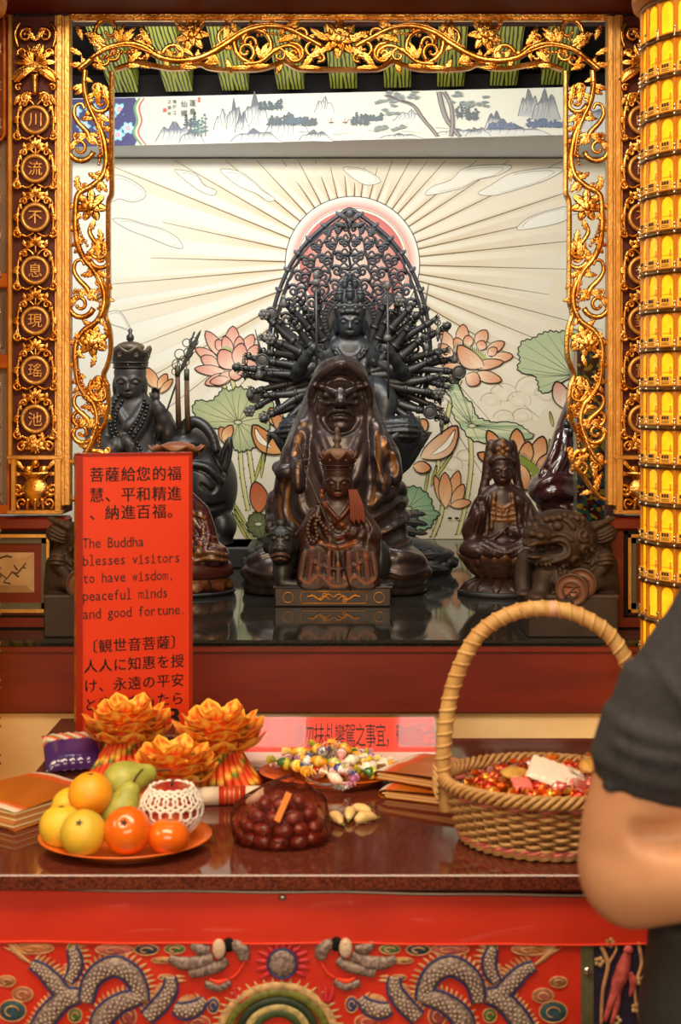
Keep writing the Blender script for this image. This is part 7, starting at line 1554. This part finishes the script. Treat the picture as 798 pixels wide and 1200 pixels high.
# ---- joss paper bundles, roll, snack bag --------------------------------------
def bundle(loc, rz, size, label, bands, layers=5):
    t = thing('joss_paper_bundle', loc, label, 'paper bundle', 'folded joss paper bundles'); L_, W, H = size     # fold at +y end, cut sheets at -y
    m = MB(); N_ = 40; v = []; K_ = []; prof = []
    for i in range(N_+1):
        u = i/N_
        if u < .44: y = -L_/2+L_*.94*(u/.44); z = H-.002*math.sin(u*9)+.004*math.sin(PI*u/.44)
        elif u < .56: a = (u-.44)/.12*PI; y = L_/2-.06*L_+.06*L_*math.sin(a); z = H/2+H/2*math.cos(a)
        else: y = L_/2-.06*L_-(u-.56)/.44*L_*.94; z = 0.001
        prof.append((y, z))
        f_ = (y+L_/2)/L_ if u < .5 else .5; c = bands[-1][1]
        for lim, cc in bands:
            if f_ <= lim: c = cc; break
        for k in range(9): x = -W/2+W*k/8; v.append((x, y, z+.0015*math.sin(k*1.3+i*.3))); K_.append(c)
    m.add(v, [(i*9+k, i*9+k+1, (i+1)*9+k+1, (i+1)*9+k) for i in range(N_) for k in range(8)], True, K_); local(m, 'wrapper', M('foil_paper', (1, 1, 1), .28, attr=True, coat=.2), t, True)
    for q in range(layers):
        m = MB(); z = .003+(H-.008)*q/(layers-1); off = random.uniform(-.006, .004); m.box((0, off-.004, z), (W*.985, L_*.92, (H-.006)/(layers)*.8)); local(m, 'sheets', M('sheet_cream', srgb(222, 190, 134), .7) if q % 2 else M('sheet_orange', srgb(196, 122, 56), .7), t)
    t.rotation_euler = (0, 0, rz); return t
CW, OR2, GF = srgb(236, 222, 200), srgb(214, 86, 24), srgb(176, 92, 16)
BN = [(.06, CW), (.13, OR2), (.80, GF), (.90, OR2), (1.0, CW)]
p0 = at(34, 948); bundle(p0, -.62, (.22, .17, .034), 'thick folded joss paper bundle with orange gold foil, at the left edge of the table', BN, 6)
m_ = at(516, 930); bundle(m_, 1.15, (.19, .15, .017), 'lower joss paper bundle half under the other, left of the wicker basket', [(.1, CW), (.85, GF), (.95, OR2), (1, CW)], 5)
bundle(m_+Vector((-.004, .03, .022)), 1.0, (.19, .15, .018), 'upper joss paper bundle with a white folded edge, left of the wicker basket', BN, 5)
D = 2.60; cR = at(276, 943); t = thing('paper_roll', cR, 'white paper roll with red and gold bands below the right paper lotus', 'paper roll')
for x0, x1, mt in ((-.075, -.03, M('roll_white', srgb(226, 206, 186), .6)), (-.03, .018, M('roll_red', srgb(186, 44, 22), .5)), (.018, .050, M('roll_white'))):
    m = MB(); m.tube([(x0, 0, .0165), (x1, 0, .0165)], .0165, 24); local(m, 'wrap', mt, t)
for x in (-.02, -.012, -.004, .006): m = MB(); m.tube([(x, 0, .0165), (x+.002, 0, .0165)], .0168, 24); local(m, 'gold_band', GOLDBAR, t)
t.rotation_euler = (0, 0, .08)
t = thing('snack_packet', at(84, 901), 'shiny purple snack packet with an orange and green corner, under the red sign', 'packet')
m = MB(); v = []; K_ = []; n = 22
for side in (1, -1):
    for j in range(n+1):
        for i in range(n+1):
            u, w_ = -1+2*i/n, -1+2*j/n; th = .020*max(0, (1-u**4))**.5*max(0, (1-w_**4))**.6; cr = .002*math.sin(u*23+w_*5)*(abs(w_) > .7)
            v.append((u*.056, w_*.046*1.1, .044+side*th+cr)); K_.append((srgb(64, 34, 96) if not (w_ > .35 and u < .9) else (srgb(206, 70, 34) if (i+j) % 5 < 2 else (srgb(90, 130, 60) if (i+j) % 5 < 3 else srgb(220, 206, 196)))) if w_ < .86 else srgb(120, 60, 130))
k = (n+1)*(n+1); f = [(s_*k+j*(n+1)+i, s_*k+j*(n+1)+i+1, s_*k+(j+1)*(n+1)+i+1, s_*k+(j+1)*(n+1)+i) for s_ in (0, 1) for j in range(n) for i in range(n)]
m.add(v, f, True, K_); local(m, 'pouch', M('packet_foil', (1, 1, 1), .2, attr=True, coat=.6), t, True); t.rotation_euler = (.5, 0, .3)
# ---- candies -------------------------------------------------------------------
def candy_mesh(c1, c2, ln=.013, r=.0075):
    m = MB(); m.col = c1; m.ell((0, 0, r), (ln, r, r*.9), 12, 7)
    for g in (-1, 1):
        v = [(g*ln*.9, 0, r)]; K_ = [c1]
        for i in range(9): a = -.9+1.8*i/8; rr_ = .014; v.append((g*(ln*.9+rr_*math.cos(a)), rr_*math.sin(a)*.8, r+.0035*(-1)**i)); K_.append(c2)
        m.add(v, [(0, i+1, i+2) for i in range(8)], False, K_)
    b_ = MB(); b_.col = c2; b_.tube([(-.003, 0, r), (.003, 0, r)], r*1.03, 12); return m, b_
WRAP = M('candy_wrap', (1, 1, 1), .22, attr=True, coat=.6)
VAR = [('yellow', srgb(240, 200, 50), srgb(250, 230, 140)), ('gold foil', srgb(220, 150, 30), srgb(240, 200, 90)), ('white and blue', srgb(230, 228, 230), srgb(60, 70, 150)), ('pink', srgb(226, 150, 150), srgb(240, 210, 206)), ('pale green', srgb(180, 196, 90), srgb(230, 226, 160)), ('red', srgb(206, 50, 30), srgb(240, 190, 160)), ('clear white', srgb(236, 226, 210), srgb(250, 246, 236)), ('purple', srgb(170, 90, 150), srgb(220, 180, 210)), ('dark green foil', srgb(60, 110, 50), srgb(200, 190, 60))]
proto = {}
def candy(kind, loc, rot, where, group, sc=1.):
    if (kind, where) in proto: o = copytree(proto[(kind, where)])
    else:
        nm, c1, c2 = VAR[kind] if kind < 100 else FOIL[kind-100]
        o = thing('wrapped_candy', loc, '%s twist-wrapped candy %s' % (nm, where), 'candy', group); a, b_ = candy_mesh(c1, c2); local(a, 'wrapper', WRAP if kind < 100 else FOILM, o, True); local(b_, 'stripe', WRAP if kind < 100 else FOILM, o, True); proto[(kind, where)] = o
    o.location = loc; o.rotation_euler = rot; o.scale = (sc, sc, sc); return o
rr = random.Random(4)
i = 0
for layer, (n, R, z) in enumerate(((20, .116, .014), (15, .098, .022), (11, .068, .034), (5, .030, .046))):
    for k in range(n):
        a = 2*PI*k/n+rr.uniform(-.15, .15)+layer; q = R*rr.uniform(.8, 1.0) if layer else R*rr.choice((.95, .45, .7))
        candy(i % 9 if rr.random() < .7 else rr.choice((0, 1, 6)), c2+Vector((q*math.cos(a), q*math.sin(a)*.70, z+rr.uniform(0, .003))), (rr.uniform(-.4, .4), rr.uniform(-.4, .4), rr.uniform(0, 6.28)), 'in the heap on the orange candy plate', 'wrapped candies on the orange plate', rr.uniform(1.25, 1.6)); i += 1
# ---- bag of red dates -----------------------------------------------------------
DATE = M('red_date', srgb(116, 30, 22), .28, col2=srgb(84, 18, 14), nscale=70, bump=.8, bscale=140, coat=.35)
bg = at(330, 985)
m = MB(); m.ell((0, 0, 0), (.0162, .0112, .0108), 20, 12); v = m.V[0]; v *= (1+.06*np.sin(v[:, 1:2]*900+v[:, 0:1]*260)+.03*np.sin(v[:, 2:3]*1100-v[:, 0:1]*500))
dproto = None; rr = random.Random(8); nd = 0
SPOTS = []
for lay, (n, rx, ry, z) in enumerate(((13, .066, .053, .0115), (5, .028, .022, .0115), (11, .060, .047, .030), (4, .022, .018, .030), (9, .050, .040, .048), (3, .016, .014, .050), (4, .026, .022, .064))):
    for k in range(n):
        a = 2*PI*k/n+lay*.4-.6; SPOTS.append((rx*math.cos(a), ry*math.sin(a), z, a))
for (x, y, z, a) in SPOTS:
    if dproto is None: dproto = m.build('red_date', DATE, org=Vector((0, 0, 0)), label='wrinkled dark red date inside the clear plastic bag', cat='fruit', group='red dates in the plastic bag'); o = dproto
    else: o = dproto.copy(); COL.objects.link(o)
    o.location = bg+Vector((x+rr.uniform(-.003, .003), y+rr.uniform(-.003, .003), z)); o.rotation_euler = (rr.uniform(-.3, .3), rr.uniform(-.4, .4), a+PI/2+rr.uniform(-.4, .4))
t = thing('plastic_bag', bg, 'clear plastic bag filled with dark red dates, front of the table', 'bag')
m = MB(); v = []; nu, nv = 56, 26
for j in range(nv+1):
    tt = j/nv
    for i_ in range(nu):
        a = i_/nu*2*PI
        R = (.088, .070); z = .001+.094*tt; pr = (1-.12*(1-tt)**4)*(1-tt**3.2*.78); wr = 1+.035*math.sin(a*9+tt*7)*(.3+tt)+.02*math.sin(a*17-tt*11)
        v.append((R[0]*pr*wr*math.cos(a)+.055*max(0, tt-.5)**1.4*1.6, R[1]*pr*wr*math.sin(a)+.02*max(0, tt-.5), z-.012*math.cos(a)*tt))
m.add(v, [(j*nu+i_, j*nu+(i_+1) % nu, (j+1)*nu+(i_+1) % nu, (j+1)*nu+i_) for j in range(nv) for i_ in range(nu)]); m.add([v[i_] for i_ in range(nu)], [tuple(range(nu))])
local(m, 'film', film('bag_film', (.96, .86, .82), .12, .10, 1., 45, (srgb(190, 86, 64), .05)), t)
m = MB(); nu = 20; top_c = np.mean([v_ for v_ in v[-56:]], axis=0); v2 = []
for j in range(8):
    tt = j/7
    for i_ in range(nu): a = i_/nu*2*PI; r_ = (.020-.012*math.sin(PI*min(tt*1.3, 1)))+.020*max(0, tt-.5); v2.append(top_c+np.array([.05*tt*1.2+r_*.4*math.cos(a), .014*tt+r_*math.sin(a)*(1+.2*math.sin(5*a)), -.002-.022*tt**1.5+r_*.7*math.cos(a)*.6]))
m.add(v2, [(j*nu+i_, j*nu+(i_+1) % nu, (j+1)*nu+(i_+1) % nu, (j+1)*nu+i_) for j in range(7) for i_ in range(nu)]); local(m, 'gathered_neck', film('bag_film'), t)
m = MB(); m.box((.004, -.052, .070), (.010, .003, .05), np.array(Matrix.Rotation(.45, 3, 'Y'))@np.array(Matrix.Rotation(-.5, 3, 'X'))); local(m, 'orange_strip', M('strip_orange', srgb(214, 120, 30), .4), t)
# ---- cream flower buds -----------------------------------------------------------
BUD = M('cream_bud', srgb(232, 202, 140), .45, col2=srgb(222, 188, 120), nscale=40, sss=.1); GRN = M('bud_green', srgb(120, 124, 50), .6)
for k, (x, y, a, w_) in enumerate(((396, 966, 1.9, 'leftmost'), (410, 961, 1.4, 'second from the left'), (420, 955, -.8, 'rear one with a green stem'), (430, 964, 3.6, 'rightmost'))):
    t = thing('flower_bud', at(x, y), 'cream flower bud beside the date bag, %s of the four' % w_, 'flower', 'cream flower buds'); m = MB()
    q = spline(np.array([(-.018, 0, .006), (-.006, 0, .0105), (.008, .001, .011), (.018, .004, .009), (.024, .007, .006)]), 6); m.tube(q, np.interp(np.linspace(0, 1, len(q)), [0, .25, .55, .85, 1], [.003, .0085, .0105, .007, .002]), 14); local(m, 'petals', BUD, t)
    m = MB(); m.tube([(-.027, -.002, .005), (-.016, 0, .0065)], .0022, 7); local(m, 'stem', GRN, t); t.rotation_euler = (0, 0, a)
# ---- wicker basket -----------------------------------------------------------------
WK = M('wicker', srgb(196, 152, 96), .5, col2=srgb(176, 128, 74), nscale=50, noise_axis=(1, 1, 1)); WK2 = M('wicker_dark', srgb(150, 108, 64), .55); WKH = M('cane_wrap', srgb(206, 164, 100), .5, col2=srgb(188, 142, 82), nscale=30); PINK = M('pink_cane', srgb(204, 104, 96), .5)
cb = at(638, 985); bk = thing('wicker_basket', cb, 'oval wicker basket with a tall cane handle holding sweets, right of the table', 'basket')
bk.rotation_euler = (0, 0, -.10)
RX, RY, HB = .162, .138, .098
def brad(z): return .80+.20*min(z/HB, 1)**.8
NS = 40
for k in range(NS):
    a = 2*PI*k/NS; m = MB(); m.tube([(RX*brad(z)*math.cos(a), RY*brad(z)*math.sin(a), z) for z in np.linspace(.002, HB, 8)], .0024, 6); local(m, 'stake', WK2, bk)
ROWS = 11
for r_ in range(ROWS):
    z = .018+(HB-.030)*r_/(ROWS-1); n = NS*6; q = []
    for i_ in range(n): a = 2*PI*i_/n; o = .0058*math.cos(NS/2*a+PI*(r_ % 2)); f_ = brad(z); q.append(((RX*f_+o)*math.cos(a), (RY*f_+o)*math.sin(a), z+.0006*math.sin(NS*a)))
    m = MB(); m.tube(q, .0040, 7, .85, closed=True); local(m, 'weave_strand', PINK if r_ == ROWS-1 else WK, bk)
for k, (z, mt) in enumerate(((.0065, WK), (.0105, WK), (.0145, PINK))):
    for ph in (0, PI):
        n = 180; m = MB(); m.tube([((RX*brad(z)+.004+.003*math.cos(22*a+ph))*math.cos(a), (RY*brad(z)+.004+.003*math.cos(22*a+ph))*math.sin(a), z+.0025*math.sin(22*a+ph)) for a in np.arange(n)/n*2*PI], .0028, 6, closed=True); local(m, 'base_twist', mt, bk)
for k in range(4):                                         # braided rim
    n = 260; ph = k*PI/2; m = MB(); m.tube([((RX+.004+.0075*math.cos(18*a+ph))*math.cos(a), (RY+.004+.0075*math.cos(18*a+ph))*math.sin(a), HB+.002+.0085*math.sin(18*a+ph)) for a in np.arange(n)/n*2*PI], .0040, 7, closed=True); local(m, 'rim_strand', WK, bk)
m = MB(); m.lathe([(0, .003), (RX*.8, .003), (RX*.8, .007), (0, .007)], (0, 0, 0), 48, 1, RY/RX); local(m, 'bottom', WK2, bk)
q = [(-RX*.99, .0, .045), (-RX*1.03, 0, HB), (-RX*1.02, 0, HB+.07), (-RX*.93, 0, HB+.155), (-RX*.70, 0, HB+.235), (-RX*.36, 0, HB+.275), (0, 0, HB+.286), (RX*.36, 0, HB+.275), (RX*.70, 0, HB+.235), (RX*.93, 0, HB+.155), (RX*1.02, 0, HB+.07), (RX*1.03, 0, HB), (RX*.99, 0, .045)]
HP = spline(np.array(q), 14); m = MB(); m.tube(HP, .0128, 14); local(m, 'handle', WKH, bk)
t_ = np.gradient(HP, axis=0); t_ /= np.linalg.norm(t_, axis=1)[:, None]; hx = []; d = np.r_[0, np.cumsum(np.linalg.norm(np.diff(HP, axis=0), axis=1))]
for s_ in np.arange(.05, d[-1]-.05, .0022):
    p = np.array([np.interp(s_, d, HP[:, i_]) for i_ in range(3)]); tv = np.array([np.interp(s_, d, t_[:, i_]) for i_ in range(3)]); n1 = np.array([0, 1., 0]); n2 = np.cross(tv, n1); ph = s_/.020*2*PI; hx.append(p+(n1*math.cos(ph)+n2*math.sin(ph))*.0118)
m = MB(); m.tube(hx, .0035, 5); local(m, 'cane_wrapping', WKH, bk)
for g in (-1, 1):
    for k in range(5):
        m = MB(); a0 = (PI if g < 0 else 0); m.tube(spline(np.array([(g*RX*1.08, -.024+k*.004, HB-.03+k*.010), (g*(RX*1.03+.016), .0, HB-.010+k*.008), (g*RX*1.06, .024-k*.004, HB-.03+k*.010)]), 5), .0034, 6); local(m, 'handle_binding', WK, bk)
m = MB(); m.tube(HP[86:90], .0134, 14); local(m, 'tape', M('pink_tape', srgb(214, 160, 140), .5), bk)
FOIL = [('red foil', srgb(206, 46, 14), srgb(240, 120, 30)), ('orange foil', srgb(232, 104, 18), srgb(246, 180, 60)), ('crimson foil', srgb(176, 26, 16), srgb(226, 90, 30)), ('pink', srgb(230, 120, 110), srgb(240, 180, 170))]
FOILM = M('foil_wrap', (1, 1, 1), .18, .55, attr=True, coat=.3)
rr = random.Random(21)
m = MB(); m.lathe([(0, .050), (RX*.80, .050), (RX*.82, .052), (RX*.7, .062), (0, .066)], (0, 0, 0), 40, 1, RY/RX); local(m, 'paper_lining', M('lining_red', srgb(150, 50, 26), .6), bk)
n = 0
for lay, (cnt, R) in enumerate(((20, .80), (15, .58), (9, .34), (3, .10))):
    for k in range(cnt):
        a = 2*PI*k/cnt+lay*.3; q = R*rr.uniform(.86, 1.0); z = .080+.007*lay+rr.uniform(0, .008)
        candy(100+rr.choice((0, 0, 1, 1, 2, 3) if lay else (0, 1, 2, 0)), cb+Vector((RX*.86*q*math.cos(a), RY*.86*q*math.sin(a), z)), (rr.uniform(-.5, .5), rr.uniform(-.5, .5), rr.uniform(0, 6.28)), 'among the sweets in the wicker basket', 'foil candies in the basket', rr.uniform(1.35, 1.7)); n += 1
def pouch(loc, rot, sx, sy, h, mat, label, name, inner=None, cat='packet'):
    t = thing(name, loc, label, cat); m = MB(); v = []; n = 16
    for side in (1, -1):
        for j in range(n+1):
            for i_ in range(n+1): u, w_ = -1+2*i_/n, -1+2*j/n; v.append((u*sx, w_*sy, side*h*max(0, 1-u**4)**.5*max(0, 1-w_**4)**.5+.0015*math.sin(u*19+w_*7)))
    k = (n+1)**2; m.add(v, [(s_*k+j*(n+1)+i_, s_*k+j*(n+1)+i_+1, s_*k+(j+1)*(n+1)+i_+1, s_*k+(j+1)*(n+1)+i_) for s_ in (0, 1) for j in range(n) for i_ in range(n)]); local(m, 'wrapper', mat, t)
    if inner: m = MB(); m.ell((0, 0, 0), (sx*.62, sy*.72, h*.7), 20, 8); local(m, 'biscuit', inner, t)
    t.rotation_euler = rot; return t
BIS = M('biscuit', srgb(216, 170, 84), .6, col2=srgb(190, 140, 64), nscale=60)
pouch(P(604, 906, 2.36), (.35, .06, .1), .040, .024, .009, film('clear_wrap', (.98, .95, .9), .2, .1, .5, 50), 'clear-wrapped round biscuit lying on the basket sweets', 'wrapped_biscuit', BIS)
pouch(P(652, 908, 2.36), (.40, .30, -.25), .046, .030, .007, M('white_pouch', srgb(232, 216, 204), .4, coat=.3), 'white paper sachet on top of the basket sweets', 'paper_sachet')
pouch(P(612, 920, 2.33), (.5, .1, .3), .016, .014, .008, M('pink_wrap', srgb(236, 120, 110), .3, coat=.4), 'pink wrapped sweet under the biscuit in the basket', 'wrapped_sweet')
pouch(P(690, 898, 2.37), (.3, -.2, .9), .030, .022, .012, film('clear_wrap'), 'clear-wrapped yellow biscuit at the right of the basket', 'wrapped_biscuit', BIS)
# ---------------------------------------------------------------- the person at the right edge
D = 1.5
t = thing('person', P(955, 470+(CZ)*F/D, D), 'person in a dark grey T-shirt with rolled sleeve, bent arm at the right edge', 'person')
SKIN = M('skin', srgb(196, 146, 110), .5, col2=srgb(184, 132, 98), nscale=10, bump=.05, bscale=500, sss=.12)
SHIRT = M('charcoal_cotton', srgb(44, 44, 50), .85, col2=srgb(36, 36, 42), nscale=120, bump=.2, bscale=700)
TROUS = M('black_trousers', (.010, .010, .011), .7)
FLOOR = 2170
S = Sculpt((655, -215, -2168), (1260, 150, -330), 6.)
S.ell(958, 455, (80, 98, 112), -14, 20); S.ell(958, 515, (58, 62, 62), -46, 30); S.path([(958, 560, 0), (958, 660, 6)], [58, 62], 20, n=1)
S.path([(958, 470, -108), (958, 497, -122)], [8, 15], 12, n=1)
for g in (-1, 1): S.ell(958+g*33, 464, (20, 12, 11), -112, 10, cut=True); S.ell(958+g*82, 478, (10, 20, 30), 6, 5); S.ell(958+g*26, 448, (26, 8, 6), -104, 8)
S.ell(958, 530, (24, 10, 6), -98, 5); S.ell(958, 541, (20, 10, 6), -97, 4)
S.path([(958, 700, 0), (958, 900, 0), (958, 1120, 0)], [110, 110, 120], 30, sq=.7)
for g in (-1, 1):
    X = (lambda x: x) if g < 0 else (lambda x: 2*958-x)
    S.path([(X(860), 742, 0), (X(800), 860, 4), (X(764), 935, 8), (X(746), 1005, 14)], [72, 66, 62, 60], 22); S.ell(X(742), 1030, (56, 56, 58), 12, 20)
    S.path([(X(744), 1024, 10), (X(800), 1008, -30), (X(880), 985, -85), (X(968), 955, -140)], [57, 52, 44, 28], 18)
    # hand with five fingers, loosely closed in front of the waist
    hx, hy, hz = X(1000), 946, -150; q = 1 if g < 0 else -1
    S.ell(hx, hy, (40, 20, 32), hz, 10)
    for i in range(4):
        L_ = (52, 60, 56, 44)[i]; oy = -24+i*16
        S.path([(hx+q*28, hy+oy, hz-8), (hx+q*(28+L_*.55), hy+oy+4, hz-22), (hx+q*(28+L_*.75), hy+oy+8, hz+2-i*2), (hx+q*(28+L_*.5), hy+oy+10, hz+14)], [10, 9.5, 8.5, 8], 2, n=2)
    S.path([(hx-q*8, hy-28, hz-10), (hx+q*14, hy-44, hz-26), (hx+q*38, hy-46, hz-30)], [12, 11, 9], 4, n=2)
    S.path([(958+g*70, 1120, 0), (958+g*84, 1640, 6), (958+g*84, 2090, 24)], [95, 62, 40], 16); S.ell(958+g*90, 2142, (44, 120, 30), -40, 16)
FR = {}
for g in (-1, 1):
    S.ell(958+g*33, 464, (16, 13, 9), -90, 4); S.stroke([(958+g*16, 465), (958+g*33, 456), (958+g*50, 463)], 3, .5, 3); S.stroke([(958+g*18, 468), (958+g*33, 474), (958+g*48, 467)], 2.5, 0, 3)
    FR[g] = [S.front(958+g*33, 465), [S.front(958+g*x, y) for x, y in ((14, 446), (34, 440), (54, 446))]]
    S.ell(958+g*12, 500, (9, 9, 6), -108, 5)
FM = [S.front(958+x, 533) for x in (-24, -10, 0, 10, 24)]
S.stroke([(732, 958), (750, 964), (790, 958), (850, 946)], [6, 12, 12, 8], 6, 14, cut=True)
S.build('body', SKIN, D, t, smooth_it=2, color=False)
S = Sculpt((680, -130, -1190), (1240, 120, -600), 5.)
S.path([(958, 690, 0), (958, 860, 0), (958, 1060, 0), (958, 1140, 0)], [128, 146, 152, 158], 30, sq=.74); S.path([(870, 740, 0), (958, 672, 4), (1046, 740, 0)], [78, 74, 78], 40)
for g in (-1, 1):
    X = (lambda x: x) if g < 0 else (lambda x: 2*958-x)
    S.path([(X(872), 758, 0), (X(838), 796, 2), (X(824), 810, 4)], [80, 76, 72], 25)
    S.cyl((X(806), 800, 4), (X(788), 858, 5), 76, 78, 16); S.cyl((X(792), 846, 5), (X(780), 906, 7), 84, 89, 10); S.cyl((X(782), 896, 7), (X(777), 926, 8), 86, 80, 8)
for q in ([(712, 862), (760, 872), (820, 868), (870, 850)], [(720, 842), (780, 852), (850, 826)], [(760, 770), (790, 820), (800, 850)], [(820, 720), (808, 780), (820, 830)], [(850, 760), (856, 820), (850, 880)], [(704, 915), (750, 926), (800, 940)]): S.stroke(q, 5, .5, 8)
S.ell(958, 612, (74, 70, 40), -10, 10, cut=True)
S.build('shirt', SHIRT, D, t, smooth_it=4, color=False)
S = Sculpt((720, -130, -2120), (1200, 130, -1070), 7.)
S.path([(958, 1100, 0), (958, 1180, 0)], [198, 206], 20, n=1, sq=.6)
for g in (-1, 1): S.path([(958+g*92, 1200, 0), (958+g*92, 1640, 6), (958+g*88, 2080, 20)], [112, 84, 66], 20)
S.build('trousers', TROUS, D, t, smooth_it=1, color=False)
S = Sculpt((858, -140, -570), (1060, 110, -320), 5.)
S.ell(958, 440, (90, 106, 104), -2, 10); S.ell(958, 495, (86, 60, 70), 34, 14); S.ell(958, 506, (68, 100, 80), -92, 12, cut=True)
for i in range(9): S.path([(930+i*4, 346+abs(i-4)*2, -10), (896+i*15.5, 372+abs(i-4)*4, -84), (886+i*18, 408+abs(i-4)*7+4*math.sin(i*2.), -100)], [12, 13, 7], 8)
S.build('hair', M('black_hair', (.012, .009, .008), .45), D, t, smooth_it=2, color=False)
for g in (-1, 1):
    ye = FR[g][0]; m = MB(); m.ell((958+g*33, ye+4, -465), (11, 6, 4.6), 14, 8); e_ = m.build('eye', M('eye_white', srgb(214, 202, 190), .25), t, D=D)
    m = MB(); m.ell((958+g*33, ye-1, -464.5), (4.6, 2, 4.4), 12, 6); m.build('iris', M('black_hair', (.012, .009, .008), .45), e_, D=D)
    m = MB(); m.tube(spline(np.array([(958+g*x, y_-1, -py_) for (x, py_), y_ in zip(((14, 446), (34, 440), (54, 446)), FR[g][1])]), 4), [2.5, 3, 3.6, 4, 4, 3.6, 3, 2.4, 1.5], 7); m.build('eyebrow', M('black_hair'), t, D=D)
    m = MB(); m.box((958+g*90, -40, -2160), (100, 260, 18), bev=6); m.build('shoe_sole', TROUS, t, D=D)
m = MB(); m.tube(spline(np.array([(958+x, y_-1.0, -(533+dz)) for x, y_, dz in zip((-24, -10, 0, 10, 24), FM, (2, -1, 0, -1, 2))]), 4), np.interp(np.linspace(0, 1, 17), [0, .3, .5, .7, 1], [1, 4, 3.4, 4, 1]), 8); m.tube(spline(np.array([(958+x*.8, y_-.5, -(540-abs(x)*.12)) for x, y_ in zip((-24, -10, 0, 10, 24), FM)]), 4), np.interp(np.linspace(0, 1, 17), [0, .5, 1], [1, 5, 1]), 8); m.build('lips', M('lip_rose', srgb(170, 92, 80), .45), t, D=D)
